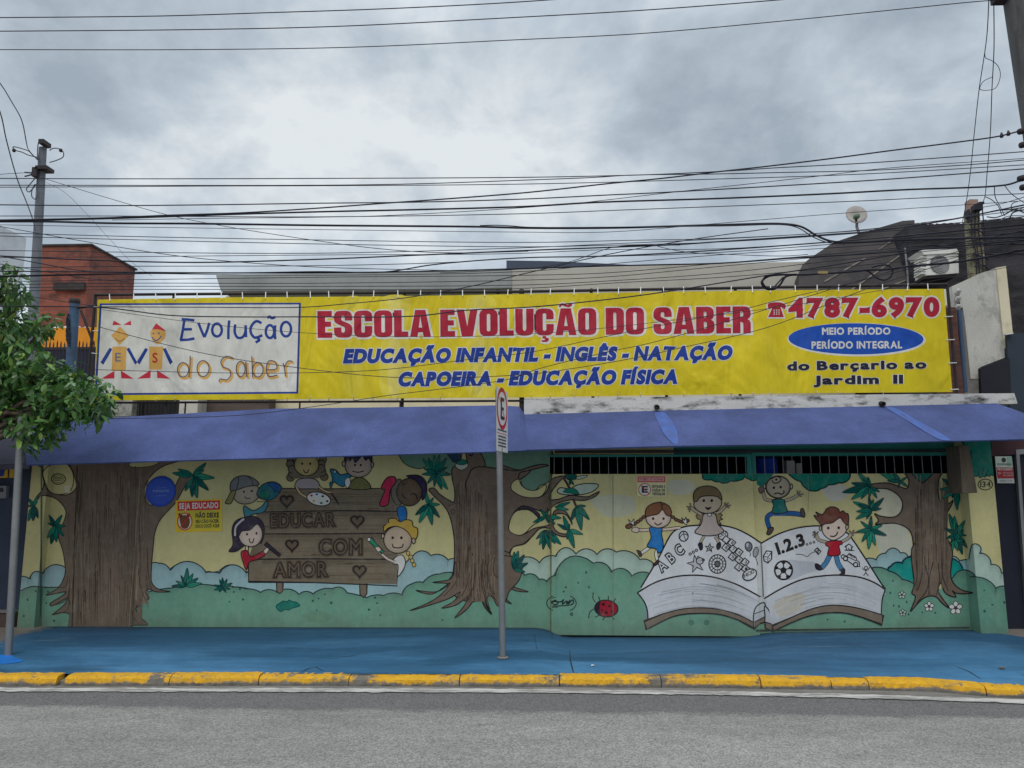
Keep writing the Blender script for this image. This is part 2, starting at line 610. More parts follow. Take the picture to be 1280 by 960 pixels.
    def text(s, body, p0, p1, cap, col, off=0.0, shear=0.0, gap=0.08, layer=None, shift=(0, 0), bold=None, sp=0.34, font=''):
        """body along the baseline p0->p1; off thickens the letters, bold is the thickening that sets the layout"""
        bold = off if bold is None else bold
        (x0, y0), (x1, y1) = s.pts([p0, p1])
        cap = cap / s.o[2]
        adv = []
        x = 0.0
        for ch in body:
            if ch == ' ':
                x += sp; adv.append(None); continue
            _, _, a, b = glyph(ch, font)
            adv.append(x - a + bold)
            x += (b - a) + gap + 2 * bold
        tot = x - gap
        eys = [p[1] for t in glyph('E', font)[0] for p in t]
        e0, e1 = min(eys) - bold, max(eys) + bold
        sy = cap / (e1 - e0)
        ux, uy = (x1 - x0) / tot, (y1 - y0) / tot
        L = math.hypot(x1 - x0, y1 - y0)
        vx, vy = (y1 - y0) / L, -(x1 - x0) / L
        for i, ch in enumerate(body):
            if adv[i] is None:
                continue
            tr, con = glyph(ch, font)[:2]
            def put(tris):
                out = []
                for t in tris:
                    o = []
                    for gx, gy in t:
                        h = (gy - e0) * sy
                        w = gx + adv[i]
                        o.append((x0 + ux * w + vx * h + shear * h + shift[0], y0 + uy * w + vy * h + shift[1]))
                    out.append(o)
                return out
            if not tr:
                continue
            s.raw(put(tr), col, layer)
            if off > 1e-4:
                for q, c in enumerate(con):
                    s.raw(put(thicken(c, off)), col, None if layer is None else layer + 1 + q % 2, True)
    def emit(s, name, surfaces, material, parent, step=0.0002):
        """surfaces: list of (plane point, outward normal, convex pixel polygon, base offset)"""
        V, K = [], []
        for p0, nrm, clip, off in surfaces:
            nrm = np.array(nrm, float); nrm /= np.linalg.norm(nrm)
            p0 = np.array(p0, float)
            ar = sum(clip[i][0] * clip[(i + 1) % len(clip)][1] - clip[(i + 1) % len(clip)][0] * clip[i][1] for i in range(len(clip)))
            cl = clip if ar > 0 else clip[::-1]
            E = []
            for i in range(len(cl)):
                (ax, ay), (bx, by) = cl[i], cl[(i + 1) % len(cl)]
                E.append((-(by - ay), bx - ax, -(-(by - ay) * ax + (bx - ax) * ay)))
            E = np.array(E)
            for tris, col, lv, jt in s.shapes:
                d = tris @ E[:, :2].T + E[:, 2]
                inside = (d >= -1e-9).all((1, 2))
                outside = (d < 0).all(1).any(1)
                part = ~inside & ~outside
                keep = [tris[inside]]
                kj = [jt[inside]]
                extra = []; ej = []
                for t, tj in zip(tris[part], jt[part]):
                    pl = [tuple(a) for a in t]
                    for a, b, c in E:
                        o = []
                        for i in range(len(pl)):
                            u, v = pl[i], pl[(i + 1) % len(pl)]
                            du, dv = a * u[0] + b * u[1] + c, a * v[0] + b * v[1] + c
                            if du >= 0:
                                o.append(u)
                            if (du >= 0) != (dv >= 0):
                                k = du / (du - dv)
                                o.append((u[0] + (v[0] - u[0]) * k, u[1] + (v[1] - u[1]) * k))
                        pl = o
                        if len(pl) < 3:
                            break
                    for i in range(1, len(pl) - 1):
                        extra.append([pl[0], pl[i], pl[i + 1]]); ej.append(tj)
                if extra:
                    keep.append(np.array(extra)); kj.append(np.array(ej))
                allt = np.concatenate(keep)
                if not len(allt):
                    continue
                w = onplane(allt.reshape(-1, 2), p0 + nrm * (off + lv * step), nrm).reshape(-1, 3, 3)
                dv = w - CN
                # slide along the view ray onto the plane lifted by the sub-layer height
                w = w + dv * ((np.concatenate(kj) * step)[:, None, None] / (dv @ nrm)[:, :, None])
                g = np.cross(w[:, 1] - w[:, 0], w[:, 2] - w[:, 0])
                ok = np.linalg.norm(g, axis=1) > 1e-10
                w, g = w[ok], g[ok]
                bad = (g @ nrm) < 0
                w[bad] = w[bad][:, ::-1]
                V.append(w.reshape(-1, 3)); K.append(np.tile(np.array(col, np.float32), (len(w) * 3, 1)))
        V = np.concatenate(V); K = np.concatenate(K)
        me = bpy.data.meshes.new(name)
        n = len(V)
        me.vertices.add(n); me.loops.add(n); me.polygons.add(n // 3)
        me.vertices.foreach_set('co', V.astype(np.float32).ravel())
        me.loops.foreach_set('vertex_index', np.arange(n, dtype=np.int32))
        me.polygons.foreach_set('loop_start', np.arange(0, n, 3, dtype=np.int32))
        me.update()
        at = me.color_attributes.new('paint', 'FLOAT_COLOR', 'POINT')
        at.data.foreach_set('color', K.ravel())
        return link(name, me, material, parent)

def rect_px(corners):
    return [pix(c) for c in corners]
INK = C(40, 35, 38)
# ------------------------------------------------------------------ materials used by the setting
M_mural = paint_material('mural_paint', 0.8, 0.30, 0.08, 0.45, 60, (1, 1, 0.5), 0.2, 0.84, False, True)
M_banner = paint_material('printed_vinyl', 0.55, 0.10, 0.04, 0.1, 220, (2.2, 1, 0.25), 0.35, 0.9, True)
M_sign = paint_material('printed_sign', 0.5, 0.12, 0.03, 0.05, 120, (1, 1, 1), 0.35, 0.92)
M_wall = mat('painted_plaster', C(214, 206, 150), 0.85, 0.08, 2.0, 0.25, C(120, 115, 90), 2.5, 0.6, 0.35, 60)
M_cream = mat('cream_plaster', C(228, 218, 190), 0.9, 0.1, 1.5, 0.4, C(120, 110, 95), 2.0, 0.6)
M_canopy = mat('blue_concrete_paint', C(82, 95, 146), 0.8, 0.2, 2.2, 0.5, C(64, 74, 112), 1.6, 0.50, 0.45, 22, 0.015, 0.0, (1, 1, 0.6), 0.25, 0.12)
M_patch = mat('fresh_blue_paint', C(82, 112, 184), 0.7, 0.14, 6.0, 0.8, C(88, 99, 150), 7, 0.5)
M_under = mat('soffit_concrete', C(96, 92, 96), 0.9, 0.15)
M_teal = mat('teal_metal_paint', C(40, 128, 116), 0.6, 0.15, 3, 0.2, C(40, 50, 45), 4, 0.62, 0.15)
M_sage = mat('sage_paint', C(112, 138, 122), 0.8, 0.12, 3, 0.2, C(60, 66, 60), 4, 0.62)
M_bar = mat('grey_bar_paint', C(140, 138, 144), 0.5, 0.12, 5, 0.3, C(110, 80, 60), 9, 0.62, 0.05)
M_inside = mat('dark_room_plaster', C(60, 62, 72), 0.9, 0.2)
M_steel = mat('galvanised_steel', C(138, 140, 142), 0.45, 0.14, 4, 0.35, C(120, 110, 98), 7, 0.6, 0.08, 80, 0.003, 0.5)
M_frame = mat('dark_steel_frame', C(52, 46, 48), 0.6, 0.2, 6, 0.2, C(90, 55, 38), 8, 0.6, 0.1)
M_tie = mat('white_plastic_tie', C(225, 225, 220), 0.5, 0.05)
M_cable = mat('black_cable_sheath', C(40, 40, 52), 0.55, 0.1, 3, bump=0.0)
M_cable_grey = mat('grey_cable_sheath', C(86, 88, 100), 0.55, 0.1, 3, bump=0.0)
M_conc = mat('weathered_concrete', C(128, 126, 122), 0.9, 0.2, 2.0, 0.45, C(70, 68, 66), 3.5, 0.55, 0.4)
M_concdark = mat('dark_pole_concrete', C(92, 92, 92), 0.9, 0.22, 2.5, 0.4, C(50, 50, 50), 3.5, 0.55, 0.4, 40, 0.01, 0.0, (3, 3, 0.5))
M_dark = mat('dark_weathered_wall', C(62, 60, 64), 0.9, 0.35, 1.4, 0.7, C(30, 30, 36), 2.2, 0.48, 0.5, 25, 0.02, 0.0, (1, 1, 3))
M_roofdark = mat('dark_fibre_cement', C(74, 69, 69), 0.85, 0.25, 1.4, 0.6, C(44, 42, 44), 2.4, 0.5, 0.4, 30, 0.01)
M_white_old = mat('stained_white_plaster', C(205, 203, 196), 0.9, 0.14, 1.6, 0.8, C(92, 92, 90), 2.1, 0.56, 0.4, 40, 0.01, 0.0, (1, 1, 0.6))
M_ledge = mat('mouldy_white_ledge', C(214, 212, 208), 0.9, 0.1, 2.0, 0.95, C(48, 48, 46), 4.2, 0.55, 0.5, 50, 0.01, 0.0, (0.8, 1, 2.2))
M_fascia = mat('grey_roof_fascia', C(160, 164, 164), 0.8, 0.1, 0.8, 0.3, C(100, 102, 104), 1.2, 0.55, 0.2)
M_fascia_beige = mat('beige_roof_fascia', C(188, 184, 176), 0.8, 0.1, 0.8, 0.35, C(150, 146, 138), 1.2, 0.55, 0.2)
M_slate = mat('slate_metal_roof', C(66, 74, 92), 0.6, 0.15, 1.0)
M_brown = mat('brown_paint', C(96, 86, 74), 0.8, 0.2, 4.0, 0.3, C(50, 44, 40), 6, 0.55, 0.3, 40, 0.008, 0.0, (6, 6, 0.7))

def brick_mat(name, c1, c2, mortar, sx, soot=0.0, obj_rot=True):
    m = bpy.data.materials.new(name)
    q = NT(m)
    b = q.n('ShaderNodeTexBrick')
    mp = q.n('ShaderNodeMapping')
    mp.inputs['Rotation'].default_value = (math.radians(90), 0, 0)
    c = q.n('ShaderNodeTexCoord')
    q.l(c.outputs['Object'], mp.inputs[0])
    q.l(mp.outputs[0], b.inputs['Vector'])
    b.inputs['Scale'].default_value = sx
    b.inputs['Color1'].default_value = c1; b.inputs['Color2'].default_value = c2; b.inputs['Mortar'].default_value = mortar
    b.inputs['Mortar Size'].default_value = 0.03
    b.inputs['Row Height'].default_value = 0.35
    b.inputs['Brick Width'].default_value = 0.9
    v = q.ramp(q.noise(1.5, 7, 0.7), 0.3, 0.7, 0.72, 1.25)
    col = q.scale(b.outputs['Color'], v)
    if soot:
        g = q.math('MULTIPLY', q.ramp(q.noise(0.9, 8, 0.7, (0.7, 1, 1.3)), 0.54, 0.66), soot, True)
        col = q.mix(g, col, C(58, 48, 48))
    q.l(col, q.b.inputs['Base Color'])
    q.b.inputs['Roughness'].default_value = 0.9
    q.bump(b.outputs['Fac'], -0.4, 0.02)
    return m
M_brick = brick_mat('clay_brick', C(152, 86, 70), C(130, 74, 62), C(112, 88, 80), 3.4, 0.9)
M_brick2 = brick_mat('old_clay_brick', C(110, 66, 56), C(92, 56, 50), C(90, 80, 74), 5.0, 0.5)

# ------------------------------------------------------------------ ground
def asphalt():
    m = bpy.data.materials.new('worn_asphalt')
    q = NT(m)
    big = q.ramp(q.noise(0.55, 6, 0.65, (0.35, 1.0, 1)), 0.32, 0.68, 0.80, 1.14)
    mid = q.ramp(q.noise(5.0, 6, 0.7, (0.5, 1, 1)), 0.3, 0.7, 0.86, 1.12)
    vo = q.n('ShaderNodeTexVoronoi')
    vo.inputs['Scale'].default_value = 95
    q.l(q.co(), vo.inputs['Vector'])
    agg = q.ramp(vo.outputs['Color'], 0.0, 1.0, 0.5, 1.5)
    f2 = q.ramp(q.noise(260, 3, 0.8), 0.3, 0.7, 0.75, 1.25)
    c = q.scale(C(148, 145, 141), q.math('MULTIPLY', q.math('MULTIPLY', big, mid), q.math('MULTIPLY', agg, f2)))
    # tarry darker wheel band next to the gutter, with a ragged edge
    y = q.sepz(1)
    yy = q.math('ADD', y, q.math('MULTIPLY', q.math('SUBTRACT', q.noise(3.0, 6, 0.7, (0.6, 1, 1)), 0.5), 0.35))
    band = q.math('MULTIPLY', q.ramp(yy, -2.72, -2.62), 0.9, True)
    c = q.mix(band, c, q.scale(C(104, 102, 102), q.math('MULTIPLY', agg, f2)))
    ty = q.math('MULTIPLY', q.ramp(q.noise(1.1, 8, 0.72, (0.18, 2.2, 1), 0.4), 0.52, 0.66), 0.45, True)
    c = q.mix(ty, c, q.scale(C(118, 115, 113), q.math('MULTIPLY', agg, f2)))
    dk = q.math('MULTIPLY', q.ramp(q.noise(9.0, 8, 0.8, (0.5, 1.4, 1)), 0.66, 0.71), 0.7, True)
    c = q.mix(dk, c, C(70, 68, 68))
    lt = q.math('MULTIPLY', q.ramp(q.noise(60.0, 3, 0.8), 0.70, 0.76), 0.7, True)
    c = q.mix(lt, c, C(196, 192, 186))
    pt = q.math('MULTIPLY', q.ramp(q.noise(1.7, 7, 0.75, (0.4, 1.3, 1)), 0.60, 0.68), 0.5, True)
    c = q.mix(pt, c, q.scale(C(84, 82, 82), agg))
    q.l(c, q.b.inputs['Base Color'])
    q.b.inputs['Roughness'].default_value = 0.88
    q.bump(vo.outputs['Distance'], 0.6, 0.006, q.bump(q.noise(40, 5, 0.7), 0.5, 0.01))
    return m
kb = [(-260, 861), (0, 858.5), (320, 858), (640, 859), (900, 861), (1060, 863), (1160, 865), (1205, 868.5), (1240, 872), (1280, 873.5), (1420, 876)]
kpts = [G(x, y, 0.0) for x, y in kb]
kpts = [Vector((-40, kpts[0].y - 0.0, 0))] + kpts + [Vector((40, kpts[-1].y - 0.02, 0))]
def kerb_y(x):
    for a, b in zip(kpts, kpts[1:]):
        if a.x <= x <= b.x:
            return a.y + (b.y - a.y) * (x - a.x) / (b.x - a.x)
    return kpts[-1].y
mb = MB(); mb.add([(-300, -300, -0.02), (300, -300, -0.02), (300, 300, -0.02), (-300, 300, -0.02)], [(0, 1, 2, 3)])
struct(mb.build('ground', mat('far_ground', C(110, 106, 100), 0.95)))
mb = MB()
mb.add([(-60, -14, 0), (60, -14, 0), (60, -1.6, 0), (-60, -1.6, 0)], [(0, 1, 2, 3)])
struct(mb.build('road', asphalt()))

def strip(y0f, y1f, z, x0=-40, x1=40, n=260, jag=0.0, seed=1):
    rnd = random.Random(seed)
    mb = MB(); vs = []; fs = []
    for i in range(n + 1):
        x = x0 + (x1 - x0) * i / n
        vs += [(x, y0f(x) + rnd.uniform(-jag, jag), z), (x, y1f(x) + rnd.uniform(-jag, jag), z)]
        if i:
            fs.append((2 * i - 2, 2 * i, 2 * i + 1, 2 * i - 1))
    mb.add(vs, fs)
    return mb
M_gutter = mat('gutter_concrete', C(132, 129, 124), 0.9, 0.18, 2.0, 0.55, C(84, 82, 80), 3.0, 0.52, 0.5, 60, 0.01, 0, (0.4, 1, 1))
struct(strip(lambda x: kerb_y(x) - 0.16, lambda x: kerb_y(x) + 0.05, 0.004, -30, 30, 400, 0.012, 3).build('gutter', M_gutter))
lk = [G(x, y, 0.0) for x, y in [(-200, 862.5), (0, 863), (300, 863.5), (640, 864.5), (900, 867.5), (1100, 872), (1280, 878), (1450, 884)]]
def line_y(x):
    for a, b in zip(lk, lk[1:]):
        if a.x <= x <= b.x:
            return a.y + (b.y - a.y) * (x - a.x) / (b.x - a.x)
    return lk[0].y if x < lk[0].x else lk[-1].y + (lk[-1].y - lk[-2].y) / (lk[-1].x - lk[-2].x) * (x - lk[-1].x) * 0.2
def worn_line():
    m = bpy.data.materials.new('worn_road_paint')
    q = NT(m)
    f = q.ramp(q.noise(5.0, 9, 0.78, (0.35, 1.6, 1)), 0.44, 0.56)
    c = q.mix(f, C(142, 139, 134), C(205, 203, 198))
    q.l(q.scale(c, q.ramp(q.noise(120, 3, 0.8), 0.3, 0.7, 0.82, 1.15)), q.b.inputs['Base Color'])
    q.b.inputs['Roughness'].default_value = 0.85
    q.bump(q.noise(70, 5, 0.7), 0.5, 0.006)
    return m
struct(strip(lambda x: line_y(x) - 0.06, lambda x: line_y(x) + 0.06, 0.008, -20, 20, 700, 0.014, 5).build('road_edge_line', worn_line()))

def sidewalk_z(x, y):
    wz = [(-40, .14), (-5.0, .14), (-0.1, .165), (0.02, .15), (0.22, .075), (2.0, .085), (P(936, 690, -.05).x, .104), (P(955, 690, -.02).x, .135), (4.2, .178), (4.8, .185), (40, .17)]
    for a, b in zip(wz, wz[1:]):
        if a[0] <= x <= b[0]:
            zw = a[1] + (b[1] - a[1]) * (x - a[0]) / (b[0] - a[0]); break
    k = kerb_y(x)
    t = min(1, max(0, (y - k) / (0.0 - k)))
    t = max(0.0, (t - 0.1) / 0.9)
    zk = 0.083
    t2 = t * t * (3 - 2 * t) if 0 < x < 0.8 else t
    return zk + (zw - zk) * t2
def sidewalk_mat():
    m = bpy.data.materials.new('blue_painted_concrete')
    q = NT(m)
    b1 = q.ramp(q.noise(0.8, 5, 0.6, (0.45, 1.6, 1), 0.5), 0.40, 0.60)
    c = q.mix(b1, C(50, 98, 132), C(76, 130, 170))
    b2 = q.math('MULTIPLY', q.ramp(q.noise(0.55, 5, 0.55, (0.6, 1.5, 1), 1.2), 0.53, 0.57), 0.5, True)
    c = q.mix(b2, c, C(30, 78, 108))
    y = q.sepz(1)
    yy = q.math('ADD', y, q.math('MULTIPLY', q.math('SUBTRACT', q.noise(0.9, 5, 0.6, (0.6, 1, 1)), 0.5), 1.1))
    c = q.mix(q.math('MULTIPLY', q.ramp(yy, -1.35, -0.45), 0.55, True), c, C(38, 74, 108))
    w = q.math('MULTIPLY', q.ramp(q.noise(6, 7, 0.75, (1, 1, 1)), 0.3, 0.7, 0.86, 1.12), q.ramp(q.noise(9, 7, 0.75, (0.12, 1.6, 1)), 0.3, 0.7, 0.84, 1.14))
    c = q.scale(c, q.math('MULTIPLY', w, q.ramp(q.noise(90, 4, 0.8), 0.3, 0.7, 0.90, 1.10)))
    d = q.math('MULTIPLY', q.ramp(q.noise(2.2, 8, 0.78, (0.6, 1.6, 1)), 0.60, 0.72), 0.35, True)
    c = q.mix(d, c, C(96, 112, 124))
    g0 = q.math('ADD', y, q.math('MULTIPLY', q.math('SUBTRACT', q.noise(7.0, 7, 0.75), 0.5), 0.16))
    c = q.mix(q.math('MULTIPLY', q.ramp(g0, -0.16, -0.06), 0.6, True), c, C(46, 58, 64))  # dark band at the wall foot: contact shading painted into the pavement colour
    sp_ = q.math('MULTIPLY', q.ramp(q.noise(24, 6, 0.8), 0.64, 0.70), 0.5, True)
    c = q.mix(sp_, c, C(50, 66, 78))
    st_ = q.math('MULTIPLY', q.ramp(q.noise(2.0, 8, 0.75, (0.25, 1.8, 1), 0.5), 0.60, 0.66), 0.45, True)
    c = q.mix(st_, c, C(104, 132, 148))
    # bare concrete beyond the painted stretch, ragged edges
    x = q.sepz(0)
    xx = q.math('ADD', x, q.math('MULTIPLY', q.math('SUBTRACT', q.noise(2.5, 6, 0.7), 0.5), 0.7))
    sl_ = q.math('ADD', xx, q.math('MULTIPLY', y, -0.55))
    bare = q.math('MAXIMUM', q.ramp(xx, -5.55, -5.75), q.ramp(q.math('ADD', xx, q.math('MULTIPLY', y, 0.95)), 4.62, 4.70), False)
    conc = q.scale(C(140, 130, 122), q.math('MULTIPLY', w, q.ramp(q.noise(1.6, 6, 0.7), 0.3, 0.7, 0.7, 1.2)))
    c = q.mix(bare, c, conc)
    q.l(c, q.b.inputs['Base Color'])
    q.b.inputs['Roughness'].default_value = 0.62
    q.b.inputs['Specular IOR Level'].default_value = 0.35
    q.bump(q.noise(55, 6, 0.7), 0.35, 0.008, q.bump(q.noise(4, 4, 0.6), 0.4, 0.02))
    return m
mb = MB(); vs = []; fs = []
xs = [-40, -20, -12, -8] + [-7 + i * 0.1 for i in range(140)] + [8, 12, 20, 40]
ny = 24
for x in xs:
    k = kerb_y(x) + 0.10
    for j in range(ny + 1):
        y = k + (0.35 - k) * j / ny
        vs.append((x, y, sidewalk_z(x, y)))
for i in range(len(xs) - 1):
    for j in range(ny):
        a = i * (ny + 1) + j
        fs.append((a, a + ny + 1, a + ny + 2, a + 1))
mb.add(vs, fs, True)
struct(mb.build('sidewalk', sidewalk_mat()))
# cracks and a darker paint patch lying on the pavement
def on_walk(px, lift=0.003):
    out = []
    for x, y in px:
        z = 0.12
        for _ in range(4):
            g = G(x, y, z); z = sidewalk_z(g.x, g.y)
        out.append(Vector((g.x, g.y, z + lift)))
    return out
mb = MB()
for px in ([(706, 797), (709, 803), (708.5, 811)], [(712, 812), (713, 826), (716, 838), (718, 843)], [(668, 793), (671, 812)], [(690, 789), (690, 800)],
           [(377, 840), (385, 836), (395, 834), (404, 839)], [(1195, 833), (1212, 840), (1226, 849)], [(420, 822), (440, 820), (448, 818)]):
    p = on_walk(px)
    vs = []
    for i, v in enumerate(p):
        w = 0.006 if 0 < i < len(p) - 1 else 0.002
        d = (p[min(i + 1, len(p) - 1)] - p[max(i - 1, 0)]); d = Vector((-d.y, d.x, 0)).normalized()
        vs += [v + d * w, v - d * w]
    mb.add(vs, [(2 * i, 2 * i + 1, 2 * i + 3, 2 * i + 2) for i in range(len(p) - 1)])
struct(mb.build('pavement_crack', mat('crack_dirt', C(48, 54, 60), 0.95)))

# kerb: worn yellow stones
def kerb_mat():
    m = bpy.data.materials.new('worn_yellow_kerb')
    q = NT(m)
    n1 = q.noise(3.4, 9, 0.75, (0.8, 1, 1.6))
    n2 = q.noise(17, 6, 0.75)
    z = q.sepz(2)
    low = q.ramp(z, 0.045, 0.008, 0.0, 0.2)
    f = q.ramp(q.math('ADD', q.math('ADD', q.math('MULTIPLY', n1, 0.6), q.math('MULTIPLY', n2, 0.4)), low), 0.515, 0.61)
    a = q.n('ShaderNodeAttribute', attribute_name='paint')
    f = q.math('MAXIMUM', f, q.ramp(q.math('ADD', a.outputs['Fac'], q.math('MULTIPLY', q.math('SUBTRACT', q.noise(11, 8, 0.8, (1, 1, 2)), 0.5), 2.6)), 0.45, 0.62))
    yel = q.scale(C(228, 172, 30), q.ramp(q.noise(9, 6, 0.7), 0.3, 0.7, 0.78, 1.08))
    spk = q.math('MULTIPLY', q.ramp(q.noise(46, 6, 0.8), 0.56, 0.66), 0.75, True)
    yel = q.mix(spk, yel, C(104, 84, 48))
    con = q.scale(C(120, 114, 106), q.ramp(q.noise(12, 7, 0.75), 0.3, 0.7, 0.5, 1.25))
    q.l(q.mix(f, yel, con), q.b.inputs['Base Color'])
    q.b.inputs['Roughness'].default_value = 0.8
    q.bump(q.noise(30, 7, 0.7), 0.6, 0.012)
    return m
joints = [-240, -160, -75, 51, 61, 196, 311, 428, 571, 700, 830, 956, 1044, 1090, 1221, 1330, 1430]
barepx = [(163, 196), (428, 463), (686, 704), (812, 846), (1083, 1093), (566, 574), (950, 959)]
bare = {(51, 61)}
jx = [G(x, 858, 0.05).x for x in joints]
bx_ = [(G(a, 858, 0.05).x, G(b, 858, 0.05).x) for a, b in barepx]
spans = [(a, b, (p, q_) in bare) for a, b, p, q_ in zip(jx, jx[1:], joints, joints[1:])]
x = jx[0]
while x > -14:
    spans.insert(0, (x - 1.0, x, False)); x -= 1.0
x = jx[-1]
while x < 14:
    spans.append((x, x + 1.0, False)); x += 1.0
mb = MB(); flags = []
rnd = random.Random(4)
prof = [(0.0, -0.03), (0.0, 0.022), (0.010, 0.060), (0.026, 0.076), (0.055, 0.083), (0.13, 0.085), (0.13, -0.03)]
for a, b, br in spans:
    g = 0.004
    n = max(2, int((b - a) / 0.03))
    dz, dy = rnd.uniform(-0.006, 0.005), rnd.uniform(-0.008, 0.008)
    if br:
        dz -= 0.03; dy += 0.03
    vs = []; fs = []
    k = len(prof)
    for i in range(n + 1):
        xx = a + g + (b - a - 2 * g) * i / n
        for j, (py, pz) in enumerate(prof):
            jj = 0.0035 if not br else 0.010
            vs.append((xx, kerb_y(xx) + py + dy + rnd.uniform(-jj, jj), pz + dz + (rnd.uniform(-jj, jj) if 1 <= j <= 5 else 0)))
    for i in range(n):
        for j in range(k - 1):
            fs.append((i * k + j, (i + 1) * k + j, (i + 1) * k + j + 1, i * k + j + 1))
    fs.append(tuple(range(k))); fs.append(tuple(n * k + j for j in reversed(range(k))))
    mb.add(vs, fs, False)
    for v in vs:
        fl = 1.0 if br else 0.0
        for b0, b1 in bx_:
            fl = max(fl, min(1.0, max(0.0, 0.42 + min(v[0] - b0, b1 - v[0]) / 0.2)))
        flags.append(fl)
ko = mb.build('kerb', kerb_mat())
at = ko.data.color_attributes.new('paint', 'FLOAT_COLOR', 'POINT')
for i, v in enumerate(flags):
    at.data[i].color = (v * 0.92, v * 0.92, v * 0.92, 1)
struct(ko)
mb = MB(); mb.prism([(-14, -1.87, -0.02), (14, -1.85, -0.02), (14, -1.85, 0.066), (-14, -1.87, 0.066)], (0, 0.05, 0))
struct(mb.build('kerb_bedding', mat('kerb_mortar', C(70, 66, 62), 0.95)))

# ------------------------------------------------------------------ the school building
door0, door1 = P(93.5, 690).x, P(168, 690).x
xpl0, xpl1 = P(30, 690, -0.1).x, P(51, 690, -0.1).x
gate0, gate1 = P(688, 690).x, P(1206, 690).x
gmid = P(944.5, 690, -0.02).x
pr0, pr1 = P(1218, 700, -0.2).x, P(1252, 700, -0.2).x
zlint = P(840, 570).z
ROOFZ = 2.47
school = thing('school_building', 'single storey school with painted mural wall under a sloped blue canopy', 'building')
mb = MB()
mb.box((xpl1 - 0.1, 0, -0.1), (door0, 0.14, ROOFZ)); mb.box((door1, 0, -0.1), (gate0, 0.14, ROOFZ))
mb.box((door0, 0.0, 2.06), (door1, 0.14, ROOFZ))
mb.build('front_wall', M_wall, school)
mb = MB(); mb.box((door0, 0.008, 0.1), (door1, 0.05, 2.06)); door = mb.build('door', M_brown, school)
mb = MB(); mb.box((xpl0, -0.1, -0.1), (xpl1, 0.13, ROOFZ)); mb.build('pillar', M_wall, school)
mb = MB(); mb.box((pr0, -0.2, -0.1), (pr1, 0.13, ROOFZ)); mb.build('pillar', M_wall, school)
mb = MB(); mb.box((gate1, 0.0, -0.1), (pr0, 0.13, ROOFZ)); mb.build('side_wall', M_wall, school)
xs_ = P(842, 560).x
mb = MB(); mb.box((gate0, -0.004, zlint), (xs_, 0.14, ROOFZ)); mb.build('lintel', M_sage, school)
mb = MB(); mb.box((xs_, -0.004, zlint), (gate1, 0.14, ROOFZ)); mb.build('lintel', M_teal, school)
mb = MB(); mb.box((gate0 + 0.06, -0.05, zlint + 0.035), (gate1, -0.006, zlint + 0.06)); mb.build('gate_track', M_frame, school)
# dark entrance hall behind the gate
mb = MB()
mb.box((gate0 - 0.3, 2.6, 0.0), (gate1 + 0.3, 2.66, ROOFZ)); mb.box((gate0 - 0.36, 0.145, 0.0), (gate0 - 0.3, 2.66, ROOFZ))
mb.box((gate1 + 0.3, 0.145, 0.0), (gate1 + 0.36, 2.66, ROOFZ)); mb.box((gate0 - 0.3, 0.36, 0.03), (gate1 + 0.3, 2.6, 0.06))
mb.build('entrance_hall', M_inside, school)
mb = MB(); mb.box((P(30, 690).x, 0.0, ROOFZ), (P(1268, 500).x, 9.0, ROOFZ + 0.08)); mb.build('flat_roof', M_conc, school)
# gate pillar bracket
mb = MB(); mb.prism([P(1199, 557, -0.48), P(1211, 557, -0.48), P(1222, 616, -0.48), P(1203, 617, -0.48)], (0, 0.27, 0))
mb.build('bracket', M_brown, school, 0.006)
# canopy
top_px = [(28, 530), (140, 521.5), (250, 516), (345, 511), (480, 509), (625, 507), (649, 508.5), (656, 517), (740, 515), (840, 512.5), (1050, 508.5), (1243, 503.5)]
bot_px = [(33, 581), (130, 578), (245, 575), (343, 572.5), (482, 568), (628, 564), (652, 563), (660, 562.5), (745, 560), (846, 557.5), (1070, 553.5), (1348, 547.5)]
ctop = [P(x, y, -0.015) for x, y in top_px]
cbot = [P(x, y, -0.8) for x, y in bot_px]
mb = MB(); vs = []; fs = []
rows = 6
rnd = random.Random(9)
for a, b in zip(ctop, cbot):
    for j in range(rows + 1):
        t = j / rows
        p = a.lerp(b, t); p.z += 0.025 * math.sin(math.pi * t) + rnd.uniform(-.004, .004)
        vs.append(p)
n0 = len(vs)
for a, b in zip(ctop, cbot):
    for j in range(rows + 1):
        t = j / rows
        p = a.lerp(b, t); p.z += 0.02 * math.sin(math.pi * t) - 0.075 + 0.063 * t; p.y += 0.012 * t
        vs.append(p)
R_ = rows + 1
for i in range(len(ctop) - 1):
    for j in range(rows):
        a = i * R_ + j
        fs.append((a, a + 1, a + R_ + 1, a + R_))
        fs.append((n0 + a, n0 + a + R_, n0 + a + R_ + 1, n0 + a + 1))
    a = i * R_ + rows
    fs.append((a, n0 + a, n0 + a + R_, a + R_))
for base in (0, (len(ctop) - 1) * R_):
    for j in range(rows):
        q = (base + j, base + j + 1, n0 + base + j + 1, n0 + base + j)
        fs.append(q if base else tuple(reversed(q)))
mb.add(vs, fs, False)
mb.build('canopy', M_canopy, school)
def can_pt(px, py, lift=0.004):
    for i in range(len(ctop) - 1):
        a, b = top_px[i], top_px[i + 1]
        t = (px - a[0]) / (b[0] - a[0])
        if 0 <= t <= 1 or i == len(ctop) - 2:
            A = ctop[i].lerp(ctop[i + 1], t); B = cbot[i].lerp(cbot[i + 1], t)
            ya = a[1] + (b[1] - a[1]) * t; yb = bot_px[i][1] + (bot_px[i + 1][1] - bot_px[i][1]) * t
            s = (py - ya) / (yb - ya)
            # screen fraction to depth fraction along the slope
            za, zb = A.y + 8.6, B.y + 8.6
            u = s * za / (zb + s * (za - zb))
            p = A.lerp(B, u)
            p.z += 0.025 * math.sin(math.pi * u) + lift
            return p + Vector((0, -lift, 0))
